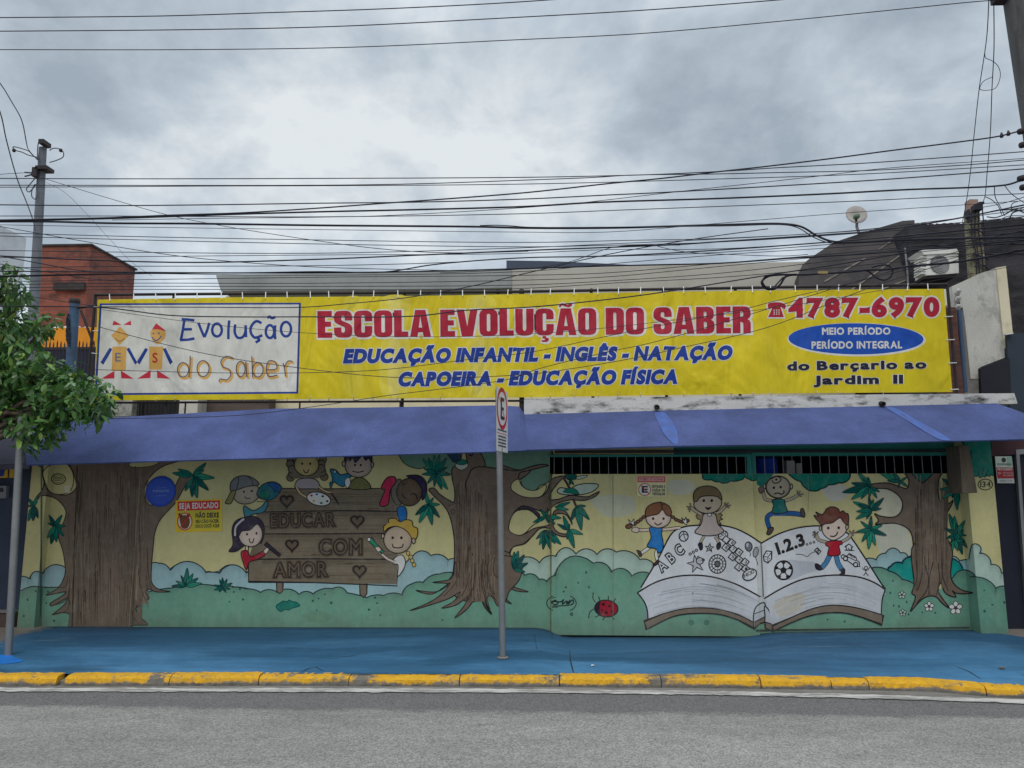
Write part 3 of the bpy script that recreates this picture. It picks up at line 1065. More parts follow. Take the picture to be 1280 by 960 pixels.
for poly in ([(818, 517), (828, 516), (838, 530), (843, 548), (840, 556), (828, 548), (820, 530)], [(1104, 509), (1113, 511), (1122, 530), (1133, 550), (1124, 550), (1112, 530)]):
    c = catmull(poly, True, 4)
    mid = (sum(p[0] for p in c) / len(c), sum(p[1] for p in c) / len(c))
    vs = [can_pt(*mid)] + [can_pt(*p) for p in c]
    n = len(c)
    mb = MB(); mb.add(vs, [(0, 1 + (i + 1) % n, 1 + i) for i in range(n)], True)
    mb.build('paint_patch', M_patch, school)
# parapet ledge with drains
mb = MB()
lt = [(655, 498.5), (800, 496.5), (950, 494.5), (1100, 493), (1268, 491.5)]
lb = [(655, 519), (800, 514), (950, 510.5), (1100, 508), (1272, 504.5)]
poly = [P(x, y, -0.03) for x, y in lt] + [P(x, y, -0.03) for x, y in reversed(lb)]
mb.prism(poly, (0, 0.2, 0))
mb.build('parapet', M_ledge, school, 0.008)
for x, y in ((820.5, 508.5), (1101, 504.5)):
    p = P(x, y, -0.03)
    mb = MB(); mb.lathe([(0.0, 0.0), (0.02, 0.0), (0.02, 0.07), (0.028, 0.07), (0.028, 0.0)], p, (0, -1, -0.2), 12)
    mb.build('drain_pipe', M_frame, school)
# upper storey set back behind the banner
YB = 3.0
mb = MB()
xa, xb = P(283, 360, YB).x, P(1060, 360, YB).x
mb.box((xa, YB, ROOFZ + 0.08), (xb, YB + 4, P(640, 366, YB).z)); mb.build('upper_wall', M_cream, school)
sl_ = [(269.5, 343.5), (460, 340.5), (640, 337)]
mb = MB(); mb.prism([P(x, y, YB - 0.5) for x, y in sl_] + [P(640, 360, YB - 0.5), P(460, 363, YB - 0.5), P(276, 364, YB - 0.5)], (0, 5.2, 0))
mb.build('roof_fascia', M_fascia, school, 0.01)
mb = MB(); mb.prism([P(640, 337.2, YB - 0.498), P(820, 331, YB - 0.498), P(1070, 325, YB - 0.498), P(1070, 372, YB - 0.498), P(640, 367, YB - 0.498)], (0, 5.2, 0))
mb.build('roof_fascia', M_fascia_beige, school, 0.01)
mb = MB(); mb.prism([P(633, 325.5, 6.5), P(690, 326.3, 6.5), P(831, 333, 6.5), P(831, 352, 6.5), P(633, 352, 6.5)], (0, 2.5, 0))
mb.build('roof', M_slate, school)
# things seen in the gap under the banner's left half
mb = MB(); mb.box((P(166, 508, 2.6).x, 2.6, ROOFZ + 0.08), (P(222, 508, 2.6).x, 2.95, P(190, 480, 2.6).z))
win = mb.build('window', mat('dark_opening', C(52, 54, 60), 0.5), school)
mb = MB()
for i in range(12):
    p = P(167 + i * 5, 508, 2.55)
    mb.tube([(p.x, 2.55, ROOFZ + 0.08), (p.x, 2.55, 3.4)], 0.012, 6)
mb.build('bars', M_frame, win)
mb = MB(); mb.box((P(139, 508, 2.4).x, 2.4, ROOFZ + 0.08), (P(165, 508, 2.4).x, 2.9, 3.4)); mb.build('column', M_white_old, school)
mb = MB(); mb.box((P(224, 508, 2.4).x, 2.4, ROOFZ + 0.08), (P(247, 508, 2.4).x, 2.9, 3.4)); mb.build('column', M_white_old, school)
mb = MB(); mb.box((P(250, 508, 2.7).x, 2.7, ROOFZ + 0.08), (P(336, 508, 2.7).x, 2.98, 3.4)); mb.build('shutter', mat('brown_shutter', C(96, 84, 80), 0.7, 0.3, 2, stretch=(0.4, 1, 6)), school)
# roof-edge railing left of the ledge
mb = MB()
a, b = P(128, 503.5, 0.02), P(656, 501, 0.02)
mb.tube([a, b], 0.013, 8)
for px in (234, 378, 503):
    t = (px - 128) / 528
    p = a.lerp(b, t); mb.tube([(p.x, 0.02, p.z), (p.x, 0.02, ROOFZ + 0.02)], 0.011, 6)
mb.build('railing', M_frame, school)

# sliding gate leaves
def leaf(x0, x1, y, zbot, ztop, ztop_bars, nbars, label, frame_right, mat_frame):
    g = thing('gate', label, 'gate')
    mb = MB(); mb.box((x0 + 0.004, y, zbot), (x1 - 0.004, y + 0.035, ztop)); mb.build('panel', M_wall, g)
    mb = MB()
    for i in range(nbars):
        xx = x0 + 0.05 + (x1 - x0 - 0.12) * i / (nbars - 1)
        mb.tube([(xx, y + 0.02, ztop), (xx, y + 0.02, ztop_bars)], 0.0042, 6)
    mb.build('grille', M_bar, g)
    mb = MB()
    mb.box((x0 + 0.006, y - 0.002, ztop_bars), (x1 - 0.006, y + 0.033, ztop_bars + 0.025))
    mb.box((x0 + 0.006, y + 0.001, ztop), (x0 + 0.045, y + 0.033, ztop_bars)) if frame_right < 0 else None
    mb.box((x1 - 0.058, y + 0.001, ztop), (x1 - 0.006, y + 0.033, ztop_bars))
    mb.build('frame', mat_frame, g)
    return g
YG1, YG2 = -0.055, -0.015
zb1, zb2 = P(800, 794.5, YG1).z, P(1080, 787, YG2).z - 0.05
zt1 = P(815, 592.5, YG1).z
zt2 = P(1070, 592, YG2).z
gateA = leaf(gate0, gmid, YG1, zb1, zt1, P(815, 571, YG1).z, 22, 'left sliding gate leaf painted with ladybird and open book page with hopscotch', 1, M_teal)
gateB = leaf(gmid + 0.002, gate1, YG2, zb2, zt2, P(1070, 568, YG2).z, 22, 'right sliding gate leaf painted with football, running boy and tree', -1, M_teal)
# things stored behind the gate, seen through the bars
shelf = thing('storage_shelf', 'dark storage shelf behind the right gate leaf', 'shelf')
sx0, sx1 = P(944, 590, 0.5).x, P(1010, 590, 0.5).x
zs = P(970, 596, 0.5).z
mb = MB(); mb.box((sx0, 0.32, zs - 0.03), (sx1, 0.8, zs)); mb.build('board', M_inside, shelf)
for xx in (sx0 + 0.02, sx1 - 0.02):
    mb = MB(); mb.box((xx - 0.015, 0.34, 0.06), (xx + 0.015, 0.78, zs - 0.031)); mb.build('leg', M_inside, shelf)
c = P(959, 590, 0.55); 
mb = MB(); mb.lathe([(0.0, 0), (0.115, 0), (0.125, 0.02), (0.125, 0.09), (0.132, 0.10), (0.125, 0.11), (0.125, 0.2), (0.118, 0.23), (0.0, 0.23)], (c.x, 0.55, zs + 0.001), (0, 0, 1), 24)
tag(mb.build('drum', mat('blue_plastic', C(40, 80, 200), 0.4)), 'blue plastic drum on the shelf behind the gate bars', 'drum')
for k, (pa, pb, h) in enumerate(((984, 994, .19), (996, 1003, .16))):
    mb = MB(); mb.box((P(pa, 590, 0.45).x, 0.45, zs + 0.001), (P(pb, 590, 0.45).x, 0.62, zs + h))
    tag(mb.build('box', mat('white_carton', C(205, 203, 198), 0.8), None, 0.004), ('larger white box beside the blue drum behind the gate bars', 'smaller white box farthest from the blue drum behind the gate bars')[k], 'box')
# ------------------------------------------------------------------ the mural, drawn in order
YEL = C(212, 203, 146); PALE = C(162, 196, 198); PALE2 = C(182, 206, 190); GRN = C(118, 168, 144); GRN2 = C(108, 158, 136)
TRK = C(124, 107, 92); TRKD = C(78, 64, 56); TRKL = C(152, 132, 112); WOOD = C(126, 113, 94); WOODD = C(84, 72, 60)
LEAF = C(14, 124, 106); LEAFD = C(8, 92, 86); LEAFL = C(40, 152, 122); SAGE = C(112, 150, 128); TEAL = C(16, 128, 110); AQUA = C(22, 158, 146)
SKIN = C(228, 206, 190); SKING = C(186, 172, 150); SKINT = C(204, 178, 142); SKIND = C(112, 92, 74)
PAGE = C(222, 224, 226); PAGED = C(178, 180, 186); BOOK = C(130, 116, 102); WHITE = C(228, 226, 220); GREYP = C(176, 182, 184)
BLACK = C(34, 32, 36); REDP = C(184, 30, 50); BLUEP = C(28, 126, 200); JEAN = C(76, 134, 176)
A = Art()
rnd = random.Random(11)
def bumps(pts, hs, n=8):
    """scalloped outline through cusp points; hs = bulge heights (same units)"""
    out = []
    for i in range(len(pts) - 1):
        (x0, y0), (x1, y1) = pts[i], pts[i + 1]
        dx, dy = x1 - x0, y1 - y0
        L = math.hypot(dx, dy)
        nx, ny = dy / L, -dx / L
        for k in range(n):
            t = k / n
            b = math.sin(math.pi * t) ** 0.75 * hs[i]
            out.append((x0 + dx * t + nx * b, y0 + dy * t + ny * b))
    out.append(pts[-1])
    return out
def dim(c, k):
    return (c[0] * k, c[1] * k, c[2] * k, 1)
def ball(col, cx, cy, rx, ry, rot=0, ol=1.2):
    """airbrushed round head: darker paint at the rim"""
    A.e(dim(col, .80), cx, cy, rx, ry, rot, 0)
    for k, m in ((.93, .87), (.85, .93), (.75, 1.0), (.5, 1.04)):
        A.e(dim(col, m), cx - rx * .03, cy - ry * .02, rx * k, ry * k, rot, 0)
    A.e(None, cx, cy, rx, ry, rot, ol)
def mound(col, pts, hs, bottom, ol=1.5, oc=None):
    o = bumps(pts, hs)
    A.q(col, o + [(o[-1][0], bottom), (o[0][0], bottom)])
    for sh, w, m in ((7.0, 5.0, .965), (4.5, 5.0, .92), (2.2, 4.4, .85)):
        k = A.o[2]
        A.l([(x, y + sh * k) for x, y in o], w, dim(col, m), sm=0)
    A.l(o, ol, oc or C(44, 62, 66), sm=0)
def leaf(cx, cy, ang, L, w, col=None, ol=0.8):
    a = math.radians(ang)
    ux, uy = math.cos(a), math.sin(a)
    pts = [(0, 0), (.3, .5), (.6, .42), (1, 0), (.6, -.42), (.3, -.5)]
    c = rnd.random()
    col = col or (LEAF if c < .5 else (LEAFD if c < .75 else LEAFL))
    A.p(col, [(cx + ux * L * t - uy * w * s, cy + uy * L * t + ux * w * s) for t, s in pts], ol, C(6, 58, 60))
    A.l([(cx + ux * L * .1, cy + uy * L * .1), (cx + ux * L * .85, cy + uy * L * .85)], 0.5, C(6, 70, 66), 0)
def star(cx, cy, tips, w=0.42):
    k = A.o[2]
    for x, y in tips:
        L = math.hypot(x - cx, y - cy)
        leaf(cx, cy, math.degrees(math.atan2(y - cy, x - cx)), L, L * w * 0.62)
def face(x, y, dx, r=2.2, ms=None):
    A.e(BLACK, x - dx, y, r * .8, r, 0, 0); A.e(BLACK, x + dx, y, r * .8, r, 0, 0)
def grain(x0, x1, y0, y1, n, cols, w=(0.4, 1.1), lean=0.0, vert=True):
    for _ in range(n):
        if vert:
            x = rnd.uniform(x0, x1); a = rnd.uniform(y0, y1); L = rnd.uniform(12, 70)
            b = min(a + L, y1)
            if b - a < 6: continue
            m = (a + b) / 2
            pts = [(x, a), (x + rnd.uniform(-.8, .8), m), (x + lean * (b - a) + rnd.uniform(-.8, .8), b)]
        else:
            y = rnd.uniform(y0, y1); a = rnd.uniform(x0, x1); L = rnd.uniform(15, 90); b = min(a + L, x1)
            if b - a < 6: continue
            pts = [(a, y), ((a + b) / 2, y + rnd.uniform(-.7, .7)), (b, y + rnd.uniform(-.7, .7))]
        A.l(pts, rnd.uniform(*w), rnd.choice(cols), 1, True)

# --- background wash
A.q(YEL, [(-20, 440), (1300, 440), (1300, 840), (-20, 840)])
# weathered repainted greyish patches on the gate
A.fr(600, 550, 5.333)
A.p(C(200, 200, 174), "735,400 850,365 1025,390 1025,480 840,510 770,450", 0)
A.fr(760, 580, 6.4)
A.p(C(206, 204, 182), "480,150 640,130 700,190 640,240 500,230", 0)
A.fr(920, 580, 6.4)
A.p(C(204, 202, 188), "690,200 860,170 900,250 780,300 730,270", 0)
A.fr(1040, 540, 5.333)
A.p(C(214, 210, 182), "300,375 400,385 465,470 440,560 330,570 290,480", 0)
A.p(C(206, 206, 186), "300,620 480,620 530,740 520,840 340,830", 0)
# --- pale bushes behind
A.fr(0, 640, 4)
mound(PALE, [(60, 330), (118, 322), (150, 335), (213, 308), (330, 280), (420, 300)], [4, 2, 24, 30, 20], 420)
mound(PALE, [(740, 262), (795, 256), (850, 290), (1030, 300), (1065, 304), (1095, 300), (1212, 296), (1245, 302)], [6, 10, 48, 4, 3, 34, 2], 430)
A.fr(260, 550, 5.333)
mound(PALE, [(-20, 885), (75, 888), (255, 885), (300, 890)], [6, 55, 5], 1010)
A.fr(300, 640, 4)
A.q(PALE, [(-60, 330), (830, 330), (830, 440), (-60, 440)])
mound(PALE, [(780, 320), (862, 222), (955, 218), (1040, 240), (1085, 236)], [6, 26, 16, 5], 420)
A.fr(600, 680, 5.333)
mound(PALE2, [(190, 190), (260, 100), (397, 126), (505, 82), (640, 66), (780, 70), (908, 54), (1066, 104), (1155, 130), (1240, 160)], [20, 26, 22, 50, 36, 30, 30, 14, 10], 260)
A.fr(940, 680, 5.333)
mound(PALE, [(740, 110), (828, 106), (890, 62), (990, 60), (1040, 88), (1160, 100)], [14, 14, 34, 14, 20], 300)
A.fr(1060, 680, 5.818)
mound(PALE, [(740, 92), (812, 124), (888, 116), (905, 60)], [16, 6, 8], 260)
mound(PALE2, [(880, 112), (900, 10), (935, 0), (958, 66), (1040, 150), (1115, 210), (1150, 240), (1260, 250)], [3, 5, 20, 26, 24, 10, 10], 420)
# --- green ground
A.fr()
A.q(GRN, [(-20, 754), (1300, 754), (1300, 840), (-20, 840)]); A.q(GRN, [(555, 722), (645, 722), (645, 760), (555, 760)]); A.q(GRN, [(1125, 736), (1205, 736), (1205, 760), (1125, 760)])
A.fr(0, 640, 4)
mound(GRN, [(60, 400), (110, 392), (180, 372), (330, 372), (420, 380)], [2, 6, -5, 3], 640)
mound(GRN, [(740, 400), (860, 380), (1070, 368), (1175, 375), (1290, 400)], [3, 12, 4, 6], 640)
A.fr(300, 640, 4)
mound(GRN, [(-40, 376), (30, 385), (103, 402), (187, 402), (295, 412), (365, 410), (462, 384), (535, 404), (635, 428), (718, 418), (812, 416), (858, 360), (916, 352), (1000, 310), (1075, 305)],
      [4, 6, 14, 22, 14, 12, 18, 2, 8, 12, 12, 6, 12, 6], 640)
A.fr(600, 680, 5.333)
mound(GRN, [(140, 178), (300, 208), (392, 236), (445, 250), (500, 210), (756, 128), (876, 186), (1012, 215), (1130, 196), (1300, 190)], [22, 22, 8, 8, 88, 30, 38, 18, 10], 700)
A.fr(940, 680, 5.333)
mound(AQUA, [(912, 182), (925, 150), (1000, 128), (1080, 92), (1200, 92)], [12, 16, 20, 10], 330, 2.2, C(8, 50, 70))
A.fr(1060, 680, 5.818)
mound(AQUA, [(735, 112), (790, 122), (830, 180)], [10, 10], 300, 1.8, C(8, 50, 70))
A.fr(940, 680, 5.333)
mound(GRN, [(780, 172), (800, 160), (915, 182), (1000, 236), (1100, 280), (1190, 330)], [2, 14, 10, 8, 2], 700, 1.8)
A.fr(1060, 680, 5.818)
mound(GRN2, [(740, 290), (765, 240), (905, 210), (925, 250)], [4, 36, 5], 700)
mound(GRN2, [(885, 240), (945, 242), (1075, 322), (1150, 308), (1260, 310)], [4, 20, 8, 3], 700)
A.fr()
for x, y in [(34.5, 749.5), (60, 739.5), (45, 739), (57.5, 754), (30, 770), (68, 776), (292, 740), (304, 749), (287, 752), (300, 736),
             (391, 751), (406, 743), (413.5, 753.5), (398, 748), (396, 763), (469, 747), (471, 754), (461.5, 762), (475, 769), (303.5, 749.5),
             (733, 715.5), (722.5, 728.5), (736.5, 734), (707.5, 734), (705, 739.5), (1116, 726), (1113, 741), (1133, 752.5), (1124, 758), (1117, 757), (1136, 768),
             (1153, 765.5), (1169.5, 766), (1034.5, 774.5), (1055.5, 777), (1230, 738), (1240, 756), (1255.5, 753), (1231, 764), (553, 775)]:
    A.e(C(46, 88, 80), x + rnd.uniform(-.4, .4), y, rnd.uniform(.9, 1.7), rnd.uniform(1.0, 1.9), 0, 0, n=9)
# ochre stain low on the wall
A.fr(300, 640, 4)
A.p(C(116, 158, 132), "310,520 360,495 430,500 455,520 440,545 350,548", 0)
# --- left tree (across the door)
A.fr(0, 460, 4)
A.p(TRK, "150,420 208,430 215,545 240,610 330,635 380,600 372,540 350,490 330,460 500,440 800,440 980,450 880,470 800,500 740,560 720,620 740,680 800,680 870,600 905,540 950,538 960,545 920,600 880,670 800,760 775,820 765,900 757,1000 760,1075 790,1105 850,1118 780,1119 742,1106 730,1120 745,1152 692,1176 680,1205 700,1245 738,1282 655,1290 600,1360 400,1360 345,1300 345,1230 290,1225 262,1235 320,1185 340,1150 255,1190 250,1180 310,1140 330,1120 230,1135 290,1100 325,1030 322,960 310,900 296,860 292,830 310,790 330,720 300,670 260,645 200,640 190,655 180,650 215,600 210,500 150,470", 1.2)
A.p(YEL, "245,490 330,480 358,510 368,560 350,615 300,632 250,618 226,570 215,520", 1.0)
A.p(YEL, "645,478 720,470 800,466 770,486 700,497 650,492", 0.8)
A.e(None, 292, 555, 35, 26, 0, 1.2); A.e(None, 292, 555, 26, 17, 0, 0.6); 
for yy in (546, 553, 560): A.l([(272, yy), (292, yy + 2), (312, yy - 1)], 0.8)
A.q(C(222, 216, 190), "322,590 348,586 350,622 324,626")
A.p(TRKL, "660,1110 680,980 690,1000 700,1060 730,1150 738,1175 690,1170", 0)
A.fr()
for x, k in ((100, .8), (104, .9), (132, 1.06), (140, 1.12), (148, 1.06), (163, .9), (167, .82), (176, .92)):
    A.l([(x + 2, 590), (x, 690), (x - 2, 781)], 6.5, dim(TRK, k))
grain(96, 166, 584, 782, 190, [TRKD, TRKD, TRKL, C(104, 90, 78), C(136, 118, 102)], (0.4, 1.3))
grain(84, 95, 640, 770, 20, [TRKD, TRKL])
grain(167, 186, 590, 760, 46, [TRKD, TRKL, C(104, 90, 78)])
A.l([(96.5, 582), (93, 690), (90, 783)], 1.4, C(60, 50, 48), 0)
A.l([(169.5, 582), (168, 690), (166, 783)], 0.8, C(84, 70, 62), 0)
A.fr(0, 460, 4)
A.p(TRKD, "385,560 400,580 402,700 394,780 384,700", 0)
for t in ("690,1000 700,1080 730,1170", "735,900 745,1050 760,1115", "700,1185 660,1225 700,1288", "290,1100 330,1090 340,1040", "255,1190 330,1160 345,1110", "262,1235 335,1210 350,1160"):
    A.l(t, 1.0, TRKD)
star(170, 690, [(140, 650), (186, 640), (190, 750), (140, 765), (136, 690), (165, 765)], .5)
star(275, 790, [(245, 735), (310, 735), (328, 790), (318, 840), (255, 880), (282, 870), (238, 850), (240, 775)], .5)
star(965, 540, [(862, 525), (890, 505), (1030, 475), (1020, 510), (1072, 550), (1042, 612), (985, 650), (960, 645), (925, 615)], .45)
A.l("880,640 905,590 960,545", 2.4, TRK)
# --- small plants
A.fr(0, 640, 4)
def tuft(cx, cy, tips, w=.3):
    for x, y in tips:
        L = math.hypot(x - cx, y - cy); leaf(cx, cy, math.degrees(math.atan2(y - cy, x - cx)), L, L * w)
tuft(930, 370, [(858, 370), (880, 345), (905, 318), (936, 280), (965, 308), (990, 330), (1008, 356), (930, 345)], .26)
tuft(1115, 378, [(1068, 365), (1070, 390), (1098, 338), (1112, 328), (1135, 335), (1160, 355), (1150, 385), (1130, 402), (1095, 398)], .28)
A.fr(300, 640, 4)
A.p(LEAF, "180,470 200,455 215,445 235,448 245,440 262,448 280,450 300,468 285,475 260,482 245,490 225,488 205,498 190,490", 1.0, C(6, 70, 70))
# --- board on two posts
A.fr(300, 640, 4)
A.q(WOOD, "182,340 216,340 214,395 198,408 184,398", 1.2); A.q(WOOD, "597,340 635,340 634,410 618,428 600,412", 1.2)
A.fr(260, 550, 5.333)
A.q(WOOD, "480,323 1262,323 1262,480 1262,960 270,945 262,790 380,625 312,480")
A.q(WOOD, "380,470 560,322 1262,322 1262,990 1258,960 265,948 268,790")
A.fr()
grain(320, 494, 612, 638, 50, [WOODD, C(140, 126, 104), C(112, 98, 80)], (0.4, 1.1), vert=False)
grain(326, 494, 640, 668, 50, [WOODD, C(140, 126, 104), C(112, 98, 80)], (0.4, 1.1), vert=False)
grain(330, 494, 670, 698, 50, [WOODD, C(140, 126, 104), C(112, 98, 80)], (0.4, 1.1), vert=False)
grain(312, 494, 702, 726, 56, [WOODD, C(140, 126, 104), C(112, 98, 80)], (0.4, 1.1), vert=False)
A.fr(260, 550, 5.333)
for y_ in (490, 640, 812):
    A.l([(360, y_), (800, y_ - 4), (1240, y_ - 2)], 4.5, dim(WOOD, .8)); A.l([(360, y_ + 60), (800, y_ + 56), (1240, y_ + 58)], 7, dim(WOOD, 1.1))
A.l("490,323 800,325 1150,323", 1.3, None, 0); A.l("300,482 600,475 900,472 1262,476", 1.5, None); A.l("380,626 700,626 1180,622", 1.5, None)
A.l("330,795 700,792 1262,797", 1.6, None); A.l("268,800 272,945 700,950 1260,972 1262,900", 1.4, None, 0)
DK = C(62, 50, 46); MD = C(106, 92, 76)
def carved(body, p0, p1, cap):
    A.text(body, p0, p1, cap, C(98, 84, 70), 0.12, 0.0, 0.05, bold=0.06)
    A.text(body, p0, p1, cap, C(50, 40, 38), 0.06, 0.0, 0.05); A.text(body, p0, p1, cap, MD, 0.0, 0.0, 0.05, bold=0.06)
carved("EDUCAR", (415, 590), (850, 578), 100); carved("COM", (738, 770), (1030, 768), 112); carved("AMOR", (435, 920), (800, 915), 108)
def heart(cx, cy, r):
    p = []
    for k in range(22):
        t = 2 * math.pi * k / 22
        p.append((cx + r * .062 * 16 * math.sin(t) ** 3, cy - r * .062 * (13 * math.cos(t) - 5 * math.cos(2 * t) - 2 * math.cos(3 * t) - math.cos(4 * t))))
    A._stroke(A.pts(p + p[:2]), 4.2, C(98, 84, 70)); A.q(MD, p, 2.2, C(52, 42, 40))
heart(525, 405, 42); heart(995, 540, 42); heart(560, 700, 40); heart(1010, 872, 42)
# --- children round the board
# cap boy
A.p(C(60, 140, 156), "240,440 300,470 360,440 390,405 400,425 370,480 300,495 255,520 240,490")
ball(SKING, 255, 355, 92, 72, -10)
A.p(C(124, 128, 132), "155,345 150,290 185,250 250,238 310,260 340,295 260,310 200,330", 1.3)
A.l("205,240 200,290 190,330", 1.0); A.l("260,240 290,265 300,300", 1.0)
A.p(C(150, 138, 84), "155,345 185,335 165,400 150,425 115,420 130,390", 1.2)
A.p(SKING, "345,330 355,350 345,365 330,350", 0.8)
A.e(BLACK, 240, 345, 7, 8, 0, 0); A.e(BLACK, 292, 340, 7, 8, 0, 0); A.l("243,378 262,390 283,388", 1.2)
A.p(C(24, 112, 128), "325,360 350,310 390,285 440,280 480,300 492,320 470,360 430,395 390,400 340,385", 1.2)
A.p(C(26, 88, 150), "395,290 445,282 488,318 455,350 430,320", 0.8); A.p(C(20, 120, 100), "335,365 380,330 410,345 400,385 350,380", 0.8)
# red girl
A.p(C(58, 46, 70), "140,742 165,700 160,600 180,545 240,515 320,512 370,560 372,640 350,690 330,650 220,720 190,740 165,745")
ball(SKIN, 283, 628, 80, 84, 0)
A.p(C(58, 46, 70), "205,640 190,580 240,525 320,515 365,560 368,600 330,560 280,600 225,610", 1.0)
A.l("180,640 185,580 215,545 240,525", 2.4, C(210, 205, 205))
A.e(BLACK, 260, 628, 7, 9, 0, 0); A.e(BLACK, 323, 622, 7, 9, 0, 0); A.l("275,655 280,680 295,685 307,655", 1.3)
A.q(SKIN, "250,710 268,706 268,740 250,742", 0.8)
A.p(C(176, 36, 54), "222,745 262,738 280,775 340,755 370,740 380,765 330,795 275,815 255,865 235,820", 1.2)
A.p(SKIN, "370,742 395,715 408,710 405,735 385,758", 0.9)
A.q(C(56, 48, 62), "372,700 388,680 488,765 475,778", 0.8)
# curly girl
for x, y in ((552, 128), (548, 160), (590, 125), (765, 130), (755, 160), (550, 250), (562, 225), (775, 245), (762, 215), (755, 190), (560, 195)):
    A.e(C(122, 112, 92), x, y, 26, 26, 0, 1.0)
A.p(C(122, 112, 92), "565,180 640,110 745,180 745,250 700,255 610,255 570,255", 0)
A.p(C(168, 158, 160), "578,310 600,265 650,255 715,262 745,305 735,325 700,325 590,322", 1.1)
ball(C(198, 180, 124), 657, 165, 82, 74, 0)
A.e(BLACK, 628, 158, 7, 9, 0, 0); A.e(BLACK, 681, 158, 7, 9, 0, 0); A.l("636,195 645,215 660,218 673,195", 1.3)
A.l("590,310 610,350 660,385", 3.6); A.l("590,310 610,350 660,385", 2.2, SKINT); A.l("735,310 790,345 830,350", 3.4); A.l("735,310 790,345 830,350", 2.0, SKINT)
A.e(WHITE, 738, 393, 80, 44, 12); 
for x, y, c in ((690, 370, REDP), (725, 362, BLUEP), (765, 375, C(40, 60, 60)), (795, 408, BLACK), (755, 420, C(20, 110, 90)), (705, 405, C(220, 180, 40))):
    A.e(c, x, y, 9, 7, 0, 0)
A.l("820,350 850,395 872,430", 2.2, C(70, 54, 60)); A.l("845,385 872,432", 3.0, C(56, 46, 52), 0, True)
# dark haired boy with bird
A.p(C(118, 116, 72), "940,320 960,270 1010,250 1050,265 1085,320", 1.2)
ball(C(188, 170, 156), 1003, 172, 90, 78, 0); A.e(C(188, 170, 156), 905, 158, 11, 18, 0); A.e(C(188, 170, 156), 1095, 165, 9, 18, 0)
A.p(C(52, 46, 84), "912,140 920,60 1000,40 1080,60 1092,150 1075,120 1050,135 1030,105 1000,135 980,150 965,120 945,140 930,115", 1.0)
A.e(BLACK, 980, 167, 7, 8, 0, 0); A.e(BLACK, 1018, 167, 7, 8, 0, 0); A.l("962,208 1000,215 1038,207", 1.3)
A.p(C(38, 128, 160), "815,195 850,200 880,230 930,225 955,240 920,270 905,310 870,300 840,280 815,315 830,260", 1.2)
A.e(WHITE, 845, 212, 9, 9, 0, 0.7); A.p(C(20, 110, 110), "815,280 830,290 820,318 810,300", 0.7)
A.p(WHITE, "915,265 940,250 950,285 930,320 915,300", 0.8)
# number one, sleeping boy, blue arm
A.fr(420, 550, 5.333)
A.p(C(120, 110, 100), "370,320 400,270 430,262 440,420 410,435 375,390", 1.0)
A.p(C(196, 48, 86), "302,318 345,250 392,248 400,275 365,330 345,430 320,442 292,435 325,330 312,330", 1.4)
A.e(C(52, 44, 78), 535, 300, 72, 66, 30); ball(SKIND, 488, 348, 84, 92, 0)
A.p(C(52, 44, 78), "470,240 540,238 600,300 600,370 575,400 570,330 530,270", 1.0)
A.l("440,300 450,290 462,300", 1.4); A.l("443,355 450,380 475,388", 1.5); A.l("498,365 515,358 535,370 540,395", 1.5)
A.p(C(24, 116, 190), "412,450 450,440 470,470 465,530 440,550 420,530", 1.2)
# blonde girl
A.p(C(208, 172, 74), "320,610 322,570 355,560 350,530 390,522 430,545 460,532 505,540 515,575 542,590 538,650 515,670 480,620 400,575 350,590", 1.2)
for x, y in ((480, 755), (498, 780), (508, 805), (520, 832)):
    A.e(C(214, 184, 104), x, y, 13, 14, 0, 0.9)
ball(C(206, 184, 158), 411, 665, 93, 90, 0); A.e(C(206, 184, 158), 312, 640, 9, 16, 0); A.e(C(206, 184, 158), 517, 672, 11, 18, 0)
A.p(C(208, 172, 74), "322,612 340,560 400,545 470,570 512,660 470,605 400,575 350,588", 0)
A.l("322,612 350,586 400,575 470,605 508,660", 1.1)
A.e(BLACK, 378, 652, 9, 10, 0, 0); A.e(BLACK, 436, 652, 9, 10, 0, 0); A.l("376,692 382,714 440,714 448,692", 1.5)
A.p(WHITE, "385,795 420,768 445,770 462,810 450,860 412,908 412,830 380,825", 1.1)
A.l("395,815 340,790 280,735", 3.6); A.l("395,815 340,790 280,735", 2.4, SKIN)
A.q(C(30, 150, 110), "215,672 238,650 268,690 322,745 305,758 260,715", 1.0); A.e(WHITE, 220, 663, 10, 12, 0, 0.6)
A.p(SKIN, "262,715 290,715 300,735 280,745", 0.8)
# --- middle tree
A.p(SAGE, "405,60 425,110 450,150 500,180 560,190 640,170 700,200 780,230 800,210 800,40 400,40", 1.2)
A.fr(600, 550, 5.333)
A.p(SAGE, "-40,30 460,30 478,240 470,265 440,290 400,305 370,335 310,328 275,290 268,240 100,210 -40,200", 1.2)
A.fr(420, 550, 5.333)
A.p(TRK, "860,60 900,105 935,60 990,140 1000,190 1090,190 1100,170 1190,195 1250,200 1300,190 1290,215 1230,260 1190,270 1168,305 1180,340 1230,370 1330,385 1300,440 1250,450 1200,480 1160,560 1160,600 1220,625 1300,640 1260,690 1180,715 1158,770 1168,830 1180,860 1130,870 1100,950 1060,1010 960,1060 900,1080 780,1030 740,960 775,900 785,840 790,700 780,600 755,500 720,440 640,360 620,330 650,320 690,360 760,405 785,415 790,330 775,260 775,190 800,170 870,150", 1.4)
A.fr(600, 550, 5.333)
